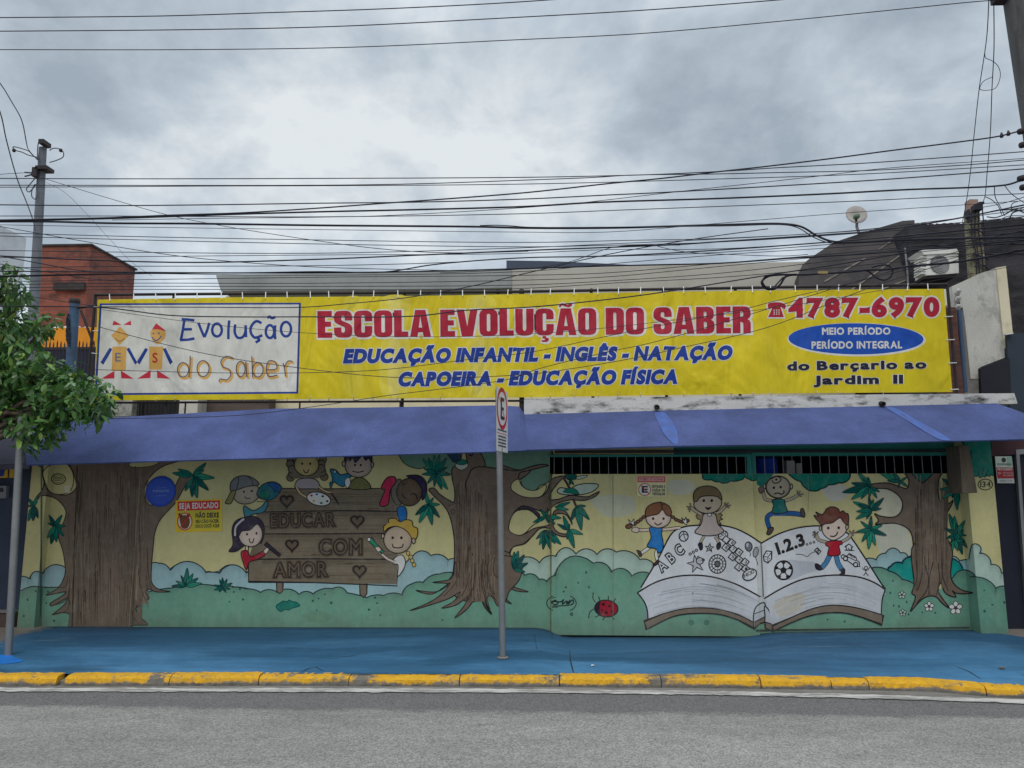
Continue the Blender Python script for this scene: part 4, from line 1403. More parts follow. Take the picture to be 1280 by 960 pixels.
A.p(TRK, "-60,200 120,190 250,205 330,180 420,162 455,170 400,185 320,205 265,220 255,255 220,285 208,325 240,355 300,380 400,380 440,350 460,300 480,260 560,240 575,245 545,262 510,300 475,350 465,395 520,395 600,370 720,378 760,360 795,345 770,375 700,402 600,400 500,430 440,480 350,455 280,440 230,480 200,540 195,600 260,635 300,625 360,590 470,560 480,520 500,470 560,470 600,520 615,560 575,500 530,490 500,500 490,580 530,620 600,630 560,645 500,625 460,590 400,590 340,650 290,690 220,715 195,760 205,860 140,960 -60,960", 1.4)
A.p(YEL, "208,325 215,285 255,262 275,300 310,328 370,335 440,300 432,345 400,378 300,380 240,355", 1.0)
A.p(YEL, "200,540 235,480 285,465 330,470 380,510 395,540 350,570 300,620 260,635 197,605", 1.0)
A.p(C(62, 54, 70), "258,460 300,440 330,445 400,500 390,515 330,465 290,460", 0.8)
A.l("555,250 580,290 600,330", 3.0, TRKD); A.l("620,390 640,440", 3.0, TRKD)
A.fr(600, 680, 5.333)
A.p(TRK, "-60,60 195,60 210,140 170,185 120,200 150,250 220,285 320,318 240,312 150,275 160,350 208,398 150,372 120,340 100,360 60,345 40,380 78,468 30,420 0,360 -60,330", 1.2)
A.fr(300, 640, 4)
A.p(TRK, "1060,330 1085,240 1400,240 1400,330 1345,400 1330,440 1290,470 1260,420 1225,400 1230,460 1258,508 1215,450 1200,400 1175,430 1140,480 1075,528 1120,470 1145,420 1080,465 1010,480 1070,445 1100,400 1050,430 950,465 850,493 950,450 1010,408 1050,355 960,410 880,392 985,398 1040,360 965,352", 1.2)
A.fr()
A.q(TRK, [(571.5, 668), (624, 668), (624, 728), (570.5, 728)])
def flank(xs, y0, y1, cols, w):
    for i, x in enumerate(xs):
        A.l([(x, y0), (x + rnd.uniform(-1.5, 1.5), (y0 + y1) / 2), (x + rnd.uniform(-1, 1), y1)], w, cols[i])
flank([571.5, 575, 579], 606, 722, [dim(TRK, .70), dim(TRK, .80), dim(TRK, .9)], 4.2); flank([620, 616, 612], 606, 722, [dim(TRK, .74), dim(TRK, .84), dim(TRK, .92)], 4.4)
flank([590, 596, 602], 640, 752, [dim(TRK, 1.1), dim(TRK, 1.2), dim(TRK, 1.12)], 6.5)
grain(570, 612, 600, 735, 130, [TRKD, TRKD, TRKL, C(104, 90, 78)], (0.4, 1.2))
grain(575, 630, 690, 752, 80, [TRKL, C(140, 122, 104), TRKD], (0.5, 1.4), -0.05)
A.fr(300, 640, 4)
for t in ("1150,300 1120,400 1070,445", "1180,250 1165,380 1130,440", "1205,260 1205,340 1230,450", "1100,250 1085,340 1020,420", "1240,260 1250,380 1290,460"):
    A.l(t, 1.0, C(88, 72, 62))
A.fr(600, 680, 5.333)
for t in ("60,100 50,220 100,340", "100,80 95,200 120,225 128,215", "20,100 20,260 70,450"):
    A.l(t, 1.1, C(84, 68, 60))
A.fr(420, 550, 5.333)
star(665, 220, [(578, 125), (615, 120), (655, 100), (690, 100), (738, 120), (742, 180), (760, 235), (745, 330), (705, 330), (655, 310), (610, 290), (572, 230), (585, 190)], .42)
star(615, 430, [(600, 350), (650, 385), (692, 430), (690, 515), (640, 565), (555, 550), (530, 500), (575, 445)], .45)
A.p(C(36, 70, 98), "740,80 830,70 835,125 790,150 760,120", 0.8)
A.p(C(196, 206, 190), "795,165 870,140 878,175 840,200 810,190", 0.8); A.p(LEAF, "800,155 840,130 880,150 845,165", 0.8)
A.e(None, 780, 478, 12, 16, 0, 1.0, TRKD); A.l("745,440 770,430 825,420 840,500 835,570", 1.0, TRKD)
A.fr(600, 550, 5.333)
A.p(C(186, 204, 186), "515,345 530,320 600,325 650,300 740,290 790,300 770,330 720,355 640,365 540,360", 1.2)
A.p(LEAF, "555,345 590,320 640,330 660,360 600,355", .8); A.p(LEAFD, "565,235 640,232 640,260 600,262", .8)
A.p(C(186, 204, 186), "640,250 720,235 700,250 650,262", .8)
star(600, 265, [(570, 250), (600, 300), (625, 300)], .5)
star(440, 510, [(355, 550), (385, 525), (400, 460), (450, 455), (475, 500), (460, 555), (540, 520), (500, 560)], .45)
star(505, 450, [(600, 415), (590, 465), (500, 440)], .4)
star(650, 440, [(605, 540), (625, 470), (675, 600), (728, 530), (705, 440)], .45)
star(590, 600, [(515, 560), (555, 505), (598, 560), (685, 628), (628, 720), (580, 660)], .45)
star(440, 600, [(375, 660), (395, 700), (420, 730), (470, 730), (500, 690), (540, 695), (495, 640)], .45)
tuft(225, 860, [(228, 745), (255, 740), (295, 765), (318, 820), (300, 880), (240, 790)], .3)
# ornate writing and ladybird
A.fr(600, 680, 5.333)
A.e(None, 543, 395, 98, 60, 0, 1.3, C(36, 66, 62), a0=125, a1=235); A.e(None, 543, 395, 98, 60, 0, 1.3, C(36, 66, 62), a0=-55, a1=55)
sc = C(28, 44, 44)
A.l("470,400 500,375 520,395 495,405 480,385 540,385 555,372 550,400 580,380 578,400 600,375 590,398 618,372 622,395 605,405", 1.6, sc)
A.l("478,415 540,412 580,410 622,402", 1.3, sc); A.l("478,425 520,420", .9, sc); A.l("475,362 505,355", .9, sc)
A.p(C(64, 100, 92), "600,460 618,458 618,480 604,478", 0)
ball(C(160, 28, 50), 842, 430, 78, 56, 5, 1.4)
A.p(C(52, 34, 48), "765,420 775,395 800,380 795,430 805,470 775,450", 0.6)
for x, y, r in ((822, 402, 11), (862, 415, 9), (842, 458, 11), (880, 450, 9), (812, 440, 7)):
    A.e(C(60, 20, 34), x, y, r, r, 0, 0)
for t in ("770,388 752,360 755,330", "760,432 732,455 725,488", "800,378 790,350", "855,372 856,345", "890,385 905,362", "800,472 768,488", "830,488 818,508", "880,486 895,505"):
    A.l(t, 1.1)
A.e(BLACK, 755, 328, 5, 5, 0, 0); A.e(BLACK, 725, 489, 5, 5, 0, 0)
# --- the open book
A.fr(780, 680, 5.333)
A.p(C(134, 150, 150), "160,450 165,500 140,515 150,430", 0)
A.fr(760, 580, 6.4)
A.q(PAGE, [(275, 965)] + catmull([(400, 760), (520, 545), (600, 505), (720, 490), (860, 488), (1000, 510), (1130, 570), (1228, 635)], False) + [(1235, 1080)]
    + catmull([(1100, 1010), (960, 940), (800, 900), (640, 895), (470, 930), (260, 1000)], False))
A.l("262,990 400,760 520,545 600,505 720,490 860,488 1000,510 1130,570 1228,635", 1.9)
A.fr(920, 580, 6.4)
A.q(PAGE, [(200, 635)] + catmull([(340, 560), (500, 510), (660, 495), (800, 510), (900, 560), (930, 600)], False) + [(1160, 960), (1200, 1050)]
    + catmull([(1100, 960), (960, 900), (800, 885), (600, 910), (420, 975), (215, 1090)], False))
A.l("200,635 340,560 500,510 660,495 800,510 900,560 930,600 1050,780 1165,960 1195,1000", 1.9)
A.l("200,635 207,800 215,970 218,1080", 1.4, C(80, 80, 86))
for w_, k_ in ((13, .95), (9, .89), (5, .8)):
    A.l("196,655 203,800 211,970 213,1060", w_, dim(PAGE, k_)); A.l("232,650 235,800 238,940", w_ * .5, dim(PAGE, .5 + k_ / 2))
A.l("200,635 207,800 215,970 218,1080", 1.4, C(80, 80, 86))
A.fr(780, 680, 5.333)
A.q(C(208, 210, 214), [(90, 325)] + catmull([(200, 260), (330, 220), (470, 208), (600, 222), (740, 265), (860, 325), (930, 365)], False) + [(940, 400), (880, 420), (868, 470), (868, 520)]
    + catmull([(760, 465), (640, 435), (480, 430), (340, 450), (210, 490), (160, 505)], False) + [(150, 420), (120, 360)])
A.l("90,325 200,260 330,220 470,208 600,222 740,265 860,325 930,365", 1.9)
A.l("90,325 135,385 155,440 160,505", 1.6); 
A.q(BOOK, [(135, 515)] + catmull([(260, 465), (380, 435), (520, 425), (660, 440), (780, 480), (868, 525)], False) + [(872, 565)] + catmull([(760, 505), (640, 470), (500, 462), (340, 480), (150, 570)], False), 1.5)
A.q(C(200, 204, 208), "905,352 955,356 1000,470 985,540 870,520 868,470 880,420"); A.p(C(196, 200, 206), "870,560 868,450 890,410 935,392 938,520 905,530", 1.5)
A.l("872,465 938,440", 1.0); A.q(BOOK, "872,520 938,485 938,518 905,530 876,560", 1.2)
A.p(C(196, 200, 206), "938,415 965,440 985,500 988,575 945,560 940,480", 1.5); A.q(BOOK, "942,520 988,535 988,578 945,562", 1.2)
A.fr(940, 680, 5.333)
A.q(C(208, 210, 214), [(80, 365)] + catmull([(200, 295), (340, 235), (480, 212), (600, 208), (730, 225), (830, 265), (888, 305)], False) + [(868, 370), (862, 470)]
    + catmull([(760, 440), (640, 415), (520, 410), (400, 435), (260, 490), (135, 545)], False) + [(115, 440)])
A.p(C(206, 199, 186), "140,420 260,330 350,340 330,430 200,490", 0)
A.l("80,365 200,295 340,235 480,212 600,208 730,225 830,265 888,305", 1.9); A.l("888,305 868,370 862,470", 1.6)
A.q(BOOK, [(135, 545)] + catmull([(260, 490), (400, 432), (520, 408), (640, 415), (760, 440), (874, 475)], False) + [(866, 538)] + catmull([(740, 490), (620, 460), (500, 458), (380, 480), (260, 525), (140, 582)], False), 1.5)
# page-edge lines
for i in range(34):
    t = rnd.uniform(0.08, 0.92)
    A.fr(780, 680, 5.333)
    a = rnd.uniform(.03, .7); b = min(.97, a + rnd.uniform(.15, .6))
    up = lambda u: (90 + 840 * u, 325 - 117 * math.sin(math.pi * min(1, u * 1.02)) ** .9 + 40 * u)
    dn = lambda u: (160 + 708 * u, 505 - 77 * math.sin(math.pi * u) + 15 * u)
    f = lambda u: tuple((1 - t) * p + t * q for p, q in zip(up(u), dn(u)))
    A.l([f(a), f((a + b) / 2), f(b)], rnd.uniform(.4, 1.0), rnd.choice([C(168, 172, 180), C(190, 194, 200), C(228, 230, 234), C(150, 154, 164)]), 1, True)
    A.fr(940, 680, 5.333)
    up = lambda u: (80 + 800 * u, 365 - 155 * math.sin(math.pi * min(1, u * .85)) ** .9 + 40 * u ** 3 * 2)
    dn = lambda u: (135 + 727 * u, 540 - 135 * math.sin(math.pi * min(1, u * .8)) + 10 * u)
    A.l([f(a), f((a + b) / 2), f(b)], rnd.uniform(.4, 1.0), rnd.choice([C(168, 172, 180), C(190, 194, 200), C(228, 230, 234), C(150, 146, 150)]), 1, True)
A.fr(); A.e(BLACK, 866, 741.5, .8, .8, 0, 0)
for x in (864, 883): A.p(C(86, 136, 118), [(x - 3, 776), (x + 2, 775), (x + 4, 779), (x, 782), (x - 3, 780)], 0)
# drawings on the left page
A.fr(760, 580, 6.4)
A.text("ABC", (432, 880), (628, 705), 108, BLACK, 0.10, 0.1, 0.3); A.text("ABC", (432, 880), (628, 705), 108, PAGE, 0.0, 0.1, 0.3, bold=.10)
for x, y in ((657, 720), (683, 705), (708, 690)): A.e(PAGE, x, y, 9, 9, 0, 1.2)
A.e(PAGE, 605, 578, 36, 40, 0, 1.5); A.l("605,540 610,580 625,612", 1.0); A.l("575,590 600,560 638,570", 1.0)
def star5(cx, cy, R, r, rot=0, col=None, ol=1.3):
    A.q(col or PAGE, [(cx + (R if k % 2 == 0 else r) * math.sin(math.radians(rot + 36 * k)), cy - (R if k % 2 == 0 else r) * math.cos(math.radians(rot + 36 * k))) for k in range(10)], ol)
star5(812, 672, 36, 14, 5); A.l("790,685 830,660", .8); A.l("800,655 825,695", .8)
star5(705, 800, 72, 28, -12, C(196, 196, 200)); A.e(C(200, 200, 204), 735, 775, 28, 26, 0, 1.2); A.e(None, 762, 768, 10, 10, 0, 1.0); A.e(BLACK, 728, 770, 3, 3, 0, 0); A.e(BLACK, 742, 774, 3, 3, 0, 0); A.e(None, 722, 745, 8, 8, 0, 1.0)
A.e(PAGE, 875, 800, 68, 74, 0, 1.5); A.e(None, 875, 800, 44, 48, 0, 1.2); A.e(C(120, 120, 126), 875, 800, 22, 24, 0, 1.2)
for k in range(16):
    a = k * math.pi / 8; A.l([(875 + 46 * math.cos(a), 800 + 50 * math.sin(a)), (875 + 66 * math.cos(a), 800 + 72 * math.sin(a))], .9, None, 0)
    A.l([(875 + 8 * math.cos(a), 800 + 8 * math.sin(a)), (875 + 40 * math.cos(a + .3), 800 + 44 * math.sin(a + .3))], .6, None, 0) if k % 2 else None
def sq(cx, cy, s, ch=None, rot=38):
    c, n = math.cos(math.radians(rot)), math.sin(math.radians(rot))
    A.q(PAGE, [(cx + (x * c - y * n) * s, cy + (x * n + y * c) * s) for x, y in ((-1, -1), (1, -1), (1, 1), (-1, 1))], 1.3)
    if ch: A.text(ch, (cx - s * .35, cy + s * .35), (cx + s * .45, cy + s * .6), s * 1.0, BLACK, .02)
A.e(PAGE, 920, 570, 40, 32, -30, 1.4); A.text("CEU", (890, 590), (950, 556), 24, BLACK, .02)
for x, y, ch in ((945, 605, None), (990, 630, '8'), (942, 668, '8'), (1000, 680, '7'), (1048, 705, '6'), (995, 742, '5'), (1048, 765, '4'), (1097, 785, '3'), (1045, 825, '2'), (1100, 838, '1')):
    sq(x, y, 23, ch)
A.e(PAGE, 1133, 885, 58, 42, -28, 1.5); A.text("INICIO", (1092, 912), (1175, 868), 30, BLACK, .02)
A.e(C(120, 124, 130), 1125, 660, 28, 38, -10, 1.2); A.e(C(200, 202, 206), 1115, 648, 9, 16, 0, 0); A.l("1130,698 1140,720 1135,740", .9)
A.e(C(170, 172, 178), 1182, 705, 20, 40, 12, 1.0); A.l("1180,745 1195,790 1200,810", .8)
# right page
A.fr(920, 580, 6.4)
A.text("1.2.3", (338, 730), (560, 648), 104, BLACK, 0.05, 0.05, 0.05)
for x, y in ((568, 643), (596, 634), (624, 626)): A.e(PAGE, x, y, 7, 7, 0, 1.0)
A.q(PAGE, "220,735 245,695 285,700 285,760 255,792 225,775", 1.5); A.l("225,740 255,745 285,705", 1.0, None, 0); A.l("255,745 255,790", 1.0, None, 0)
for x, y in ((240, 762), (268, 755), (250, 718)): A.e(BLACK, x, y, 4, 5, 0, 0)
A.p(C(196, 198, 204), "390,775 520,775 640,790 690,830 560,880 400,925", 0)
A.e(PAGE, 380, 850, 70, 74, 0, 2.2); A.e(BLACK, 380, 850, 24, 25, 0, 0)
for k in range(5):
    a = math.radians(-90 + 72 * k); A.e(BLACK, 380 + 60 * math.cos(a), 850 + 63 * math.sin(a), 16, 14, 0, 0, n=12)
    A.l([(380 + 20 * math.cos(a), 850 + 20 * math.sin(a)), (380 + 56 * math.cos(a), 850 + 58 * math.sin(a))], 1.5, None, 0)
A.q(PAGE, "628,690 650,672 680,700 660,722", 1.4); A.e(None, 655, 697, 8, 8, 0, 1); A.l("640,700 600,715 570,740 530,725 478,722", 1.0, C(90, 90, 96))
A.l("868,690 948,693", 1.0, None, 0); A.q(PAGE, "882,688 882,665 870,665 903,640 938,665 925,665 925,690", 1.2); A.q(C(120, 120, 124), "896,688 896,672 908,672 908,689")
A.q(PAGE, "840,735 855,725 885,738 905,718 960,745 965,770 985,785 990,820 960,822 900,780 845,752", 1.3); A.e(PAGE, 876, 757, 17, 17, 0, 1.6); A.e(PAGE, 957, 805, 17, 17, 0, 1.6); A.l("885,738 960,775", 1.0, None, 0); A.l("905,722 930,745 955,750", .9, None, 0)
A.e(None, 1040, 832, 12, 13, 0, 1.1); A.l("1040,845 1038,870 1020,893", 1.1, None, 0); A.l("1038,870 1058,893", 1.1, None, 0); A.l("1010,828 1025,848 1040,850 1055,848 1070,825", 1.0)
# dark green foliage along the gate top
A.fr(760, 580, 6.4)
A.q(TEAL, bumps([(765, 60), (760, 118), (830, 125), (890, 140), (935, 152), (975, 135), (1060, 128), (1090, 95), (1130, 120), (1180, 130), (1240, 90)], [-6, -6, -8, -6, -6, -6, -10, -6, -8, -6]) + [(1240, 60)], 1.6, C(6, 60, 60))
A.fr(920, 580, 6.4)
A.q(TEAL, bumps([(165, 60), (165, 160), (230, 190), (260, 120), (300, 75)], [0, -6, -8, -6]) + [(300, 60)], 0)
A.q(TEAL, bumps([(420, 60), (440, 95), (520, 140), (555, 190), (620, 215), (680, 195), (740, 165), (820, 150), (880, 140), (915, 90), (915, 60)], [-8, -8, -6, -8, -8, -8, -6, -6, -8, 0]), 1.8, C(6, 50, 60))
# --- children on the book
A.fr(760, 580, 6.4)
# braids girl
for x, y in ((285, 425), (262, 445), (238, 462), (215, 478)): A.e(C(124, 84, 64), x, y, 17, 13, -35, 1.0)
A.e(C(124, 84, 64), 168, 498, 28, 18, -15, 1.2); A.p(WHITE, "165,445 190,465 205,440 205,490 185,475 175,470", .9)
for x, y in ((520, 425), (545, 445), (570, 455), (590, 462)): A.e(C(124, 84, 64), x, y, 16, 12, 25, 1.0)
A.e(C(124, 84, 64), 625, 455, 26, 15, -8, 1.2); A.p(WHITE, "590,430 612,450 622,425 630,485 608,470", .9)
A.l("345,522 280,530 215,520", 4.6); A.l("345,522 280,530 215,520", 3.0, SKIN); A.p(SKIN, "230,505 195,515 190,535 235,548 250,525", .9)
A.l("425,525 500,520 545,512 580,510", 4.4); A.l("425,525 500,520 545,512 580,510", 2.8, SKIN)
A.l("345,655 300,690 255,720", 5.0); A.l("345,655 300,690 255,720", 3.4, WHITE); A.p(C(70, 48, 50), "230,690 260,700 270,735 255,742 240,715", 1.0)
A.l("395,680 385,720 395,770", 4.6); A.l("395,680 385,720 395,770", 3.0, WHITE); A.p(C(70, 48, 50), "400,765 408,785 375,815 358,808 380,785", 1.0)
A.p(BLUEP, "335,510 430,510 428,560 440,620 435,690 400,712 385,680 315,660 345,590", 1.3)
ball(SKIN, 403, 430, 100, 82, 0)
A.p(C(140, 94, 66), "302,420 305,360 350,320 430,308 490,340 508,385 500,415 470,410 435,365 400,400 345,412", 1.2)
A.l("435,365 428,330 420,300", 1.2); A.l("430,330 460,318", 1.0)
A.e(BLACK, 361, 437, 10, 11, 0, 0); A.e(BLACK, 444, 437, 10, 11, 0, 0); A.l("372,468 395,488 425,475 430,468", 1.5)
# angel-winged girl sitting on the page
A.p(C(150, 130, 92), "770,400 705,412 720,440 740,445 735,480 775,480", 1.0); A.p(C(150, 130, 92), "855,400 915,405 900,430 918,440 890,455 905,480 868,470", 1.0)
A.l("745,405 690,370 660,345", 4.2); A.l("745,405 690,370 660,345", 2.8, SKING); A.l("870,395 910,370 940,335", 4.2); A.l("870,395 910,370 940,335", 2.8, SKING)
for t in ("660,345 628,340", "660,345 640,365", "665,345 655,310", "660,345 650,385", "940,335 935,305", "940,335 965,308", "940,335 985,330", "945,338 970,350"):
    A.l(t, 2.0, C(120, 108, 96), 0)
A.l("770,575 750,610 735,645", 4.0); A.l("770,575 750,610 735,645", 2.7, SKING); A.p(C(40, 36, 60), "722,640 750,630 755,680 740,690 728,665", 1.0)
A.l("855,580 875,610 888,635", 4.0); A.l("855,580 875,610 888,635", 2.7, SKING); A.p(C(40, 36, 44), "872,640 898,628 900,665 880,685 870,672", 1.0)
A.p(C(192, 178, 170), "770,400 855,400 880,480 925,535 880,565 800,575 735,565 695,545 745,480", 1.3)
A.e(WHITE, 812, 405, 18, 12, 0, .9)
A.p(SKING, "690,300 690,340 730,380 800,395 870,375 905,330 908,295 880,235 800,215 710,240", 1.3)
A.p(C(122, 104, 74), "690,300 685,240 715,195 790,176 860,190 900,235 910,290 880,265 830,255 740,265 710,300", 1.2)
A.e(BLACK, 767, 293, 11, 12, 0, 0); A.e(BLACK, 830, 293, 11, 12, 0, 0); A.p(BLACK, "778,345 800,350 825,345 812,362 795,365", .6)
# baby jumping
A.fr(920, 580, 6.4)
A.l("290,295 235,280 215,215", 4.6); A.l("290,295 235,280 215,215", 3.2, C(190, 168, 150)); A.p(C(128, 96, 96), "180,195 215,180 225,215 195,235", .9)
A.l("385,295 450,275 500,245", 4.4); A.l("385,295 450,275 500,245", 3.0, SKING)
for t in ("495,245 490,212", "495,245 515,215", "498,245 540,240", "498,248 525,262"): A.l(t, 2.0, C(120, 108, 96), 0)
A.l("310,385 250,425 270,520", 6.2); A.l("310,385 250,425 270,520", 4.8, C(36, 92, 156)); A.l("375,395 450,395 530,405", 6.6); A.l("375,395 450,395 530,405", 5.0, C(36, 92, 156))
A.p(C(36, 92, 156), "285,380 405,375 420,405 340,415 295,410", 0)
A.p(C(86, 70, 66), "265,510 300,510 295,535 265,568 245,560 250,540", 1.2); A.p(C(86, 70, 66), "518,362 535,355 552,400 548,425 525,420", 1.2)
A.p(C(26, 116, 110), "290,290 385,288 395,330 410,380 290,388 300,330", 1.3)
ball(SKING, 337, 185, 97, 88, 0, 1.8); A.e(SKING, 228, 178, 10, 22, 0, 1.2); A.e(SKING, 443, 180, 10, 22, 0, 1.2)
A.l("285,120 310,100 345,105 360,125 335,150 300,150 290,130", 1.4); A.e(BLACK, 322, 125, 9, 9, 0, 0)
A.e(BLACK, 303, 190, 10, 11, 0, 0); A.e(BLACK, 357, 186, 10, 11, 0, 0); A.l("305,240 335,232 365,242 385,225 380,210", 1.6)
# red shirt boy
A.l("725,625 660,605 640,560", 4.6); A.l("725,625 660,605 640,560", 3.2, SKING)
for t in ("640,560 612,545", "640,560 625,535", "642,560 660,540", "640,562 610,570", "640,565 622,590"): A.l(t, 2.0, C(104, 92, 88), 0)
A.l("840,625 895,595 925,555", 4.6); A.l("840,625 895,595 925,555", 3.2, SKING)
for t in ("925,555 905,530", "925,555 945,528", "925,555 972,545", "925,558 940,575"): A.l(t, 2.0, C(120, 108, 96), 0)
A.l("755,720 720,790 680,835", 6.6); A.l("755,720 720,790 680,835", 5.2, JEAN); A.l("800,720 815,790 850,850", 6.6); A.l("800,720 815,790 850,850", 5.2, JEAN)
A.p(C(40, 36, 50), "635,800 655,800 690,840 670,850 640,835", 1.2); A.p(C(40, 36, 50), "840,845 868,840 862,890 825,888 845,870", 1.2)
A.p(REDP, "722,625 845,620 850,640 825,650 832,722 735,728 742,665 718,650", 1.3)
A.p(SKIN, "690,490 700,560 770,610 830,590 880,540 880,470 850,420 720,440", 1.3); A.e(SKING, 890, 500, 12, 26, 10, 1.2); A.e(SKING, 675, 515, 10, 20, 0, 1.0)
A.p(C(122, 70, 56), "690,490 660,460 625,410 660,420 640,385 690,405 730,355 770,342 820,360 830,385 860,375 870,390 895,400 902,450 890,490 850,450 835,430 770,470 710,480", 1.3)
A.e(BLACK, 738, 512, 11, 12, 0, 0); A.e(BLACK, 822, 510, 11, 12, 0, 0); A.l("752,575 780,580 805,565 812,542", 1.6)
# --- right tree
A.fr(1040, 540, 5.333)
A.p(TRK, "470,250 520,255 560,310 600,340 650,300 700,255 745,250 715,310 708,400 720,460 750,488 790,470 805,455 800,480 770,535 752,600 750,680 780,730 788,800 790,860 700,880 600,880 546,860 545,800 530,680 500,640 430,610 350,610 290,615 310,590 285,545 320,560 420,565 460,530 470,470 440,420 370,380 260,372 250,355 370,340 440,360 500,375 512,320", 1.6)
A.p(TEAL, "515,250 560,305 600,335 650,298 695,250", 1.0)
A.fr(1060, 680, 5.818)
A.p(TRK, "480,0 745,0 748,240 780,300 830,335 905,355 830,362 780,355 760,340 785,385 730,372 700,345 675,280 655,340 690,400 735,465 690,435 640,385 600,378 550,395 500,440 455,490 490,380 465,360 480,300", 1.6)
A.fr()
A.q(TRK, [(1144.3, 674), (1185.6, 674), (1187, 728), (1146, 728)])
flank([1146, 1149, 1152.5], 640, 738, [dim(TRK, .72), dim(TRK, .82), dim(TRK, .92)], 3.8); flank([1184, 1181, 1178], 610, 735, [dim(TRK, .72), dim(TRK, .82), dim(TRK, .92)], 3.6)
flank([1160, 1166, 1171], 660, 742, [dim(TRK, 1.08), dim(TRK, 1.15), dim(TRK, 1.08)], 5.5)
grain(1144, 1186, 590, 730, 110, [TRKD, TRKD, TRKL, C(104, 90, 78)], (0.4, 1.3))
A.fr(1060, 680, 5.818)
for t in ("500,120 500,260 470,330", "560,150 585,250 570,340 500,430", "620,130 590,260 590,370", "655,140 665,270 640,380", "540,200 520,300 500,340", "690,100 690,240 730,340"):
    A.l(t, 1.2, C(70, 58, 50))
A.fr(1040, 540, 5.333)
star(255, 365, [(170, 265), (205, 310), (130, 340), (70, 402), (130, 450), (195, 445), (250, 440), (300, 440), (318, 400), (240, 300)], .42)
star(265, 520, [(140, 465), (175, 480), (245, 430), (275, 450), (345, 440), (330, 510), (230, 580), (160, 580), (165, 530)], .42)
star(255, 650, [(190, 595), (262, 560), (335, 620), (362, 688), (290, 755), (245, 780), (200, 730), (165, 665)], .42)
star(455, 330, [(318, 272), (400, 262), (500, 300), (505, 365), (440, 372), (370, 325)], .45)
star(830, 380, [(735, 310), (770, 280), (835, 285), (860, 330), (718, 382), (735, 445), (800, 440), (870, 400), (835, 520)], .42)
star(830, 680, [(780, 545), (815, 560), (885, 590), (752, 640), (760, 710), (895, 690), (900, 770), (870, 815), (800, 790), (790, 740), (830, 610)], .42)
star(820, 720, [(780, 690), (830, 640), (875, 650), (885, 730), (840, 790)], .5)
# flowers
A.fr(1060, 680, 5.818)
def flower(cx, cy, r, col=WHITE):
    for k in range(5):
        a = math.radians(-90 + 72 * k); A.e(col, cx + r * .62 * math.cos(a), cy + r * .62 * math.sin(a), r * .42, r * .36, -90 + 72 * k, .8, n=14)
    A.e(C(90, 60, 70), cx, cy, r * .2, r * .2, 0, 0)
flower(590, 455, 36); flower(783, 465, 48); flower(392, 370, 28, C(190, 210, 196)); flower(398, 500, 26, C(190, 210, 196))
# green on top of the right pillar, its number, and seams of the gate sheets
A.fr(1040, 540, 5.333)
A.q(TEAL, bumps([(800, -40), (925, 160), (945, 290), (975, 285), (1005, 295), (1035, 285), (1060, 280), (1080, 285), (1120, 270)], [0, 0, -10, -16, -10, -14, -8, -8]) + [(1120, -40)], 1.0, C(6, 60, 60))
A.l("985,250 975,285", 1.0, C(6, 60, 60), 0); A.l("1010,240 1000,285", 1.0, C(6, 60, 60), 0); A.l("1040,250 1025,295", 1.0, C(6, 60, 60), 0); A.l("925,120 935,260", 1.8, C(6, 70, 70), 0)
A.e(None, 1022, 350, 48, 36, 0, 1.2); A.text("134", (988, 368), (1058, 368), 38, C(40, 38, 40), .02)
A.fr()
for x, a, b in ((766, 594, 794), (862, 770, 792), (1010, 594, 640)):
    A.l([(x, a), (x + .5, (a + b) / 2), (x, b)], 0.6, C(150, 150, 120) if x == 766 and False else C(120, 132, 112), 0)
A.l([(688.8, 560), (688.8, 690), (688.5, 795)], 1.1, C(84, 90, 80), 0)
A.q(C(50, 58, 60), [(945, 787), (1212, 783.5), (1212, 785), (945, 789)])  # dark line at the right leaf's foot, its shadow painted into the mural
A.q(C(84, 110, 96), [(51, 560), (53, 560), (52, 790), (50, 790)])

def wrect(x0, x1, y, z0, z1):
    return ((0, y, 0), (0, -1, 0), rect_px([(x0, y, z0), (x1, y, z0), (x1, y, z1), (x0, y, z1)]), 0.0012)
A.emit('mural', [wrect(xpl1 + .002, door0 - .002, 0, -.02, ROOFZ - .02), wrect(door1 + .002, gate0 - .003, 0, -.02, ROOFZ - .02), wrect(gate0 + .0, xs_ - .002, -0.004, zlint + .002, ROOFZ - .02),
                 wrect(gate1 + .002, pr0, 0, -.02, ROOFZ - .02), wrect(xpl0, xpl1, -.1, -.02, ROOFZ - .02), wrect(pr0, pr1, -.2, -.02, ROOFZ - .02),
                 ((xpl1, 0, 0), (1, 0, 0), rect_px([(xpl1, -.1, -.02), (xpl1, -.1, ROOFZ - .02), (xpl1, -.001, ROOFZ - .02), (xpl1, -.001, -.02)]), 0.0012),
                 ((pr0, 0, 0), (-1, 0, 0), rect_px([(pr0, -.2, -.02), (pr0, -.2, ROOFZ - .02), (pr0, -.001, ROOFZ - .02), (pr0, -.001, -.02)]), 0.0012)], M_mural, school)
A.emit('painting', [wrect(door0 + .001, door1 - .001, 0.008, .1, 2.05)], M_mural, door)
A.emit('mural', [wrect(gate0 + .005, gmid - .005, YG1, zb1, zt1 - .001)], M_mural, gateA)
A.emit('mural', [wrect(gmid + .007, gate1 - .005, YG2, zb2, zt2 - .001)], M_mural, gateB)
print('mural layers', A.top, len(A.shapes))
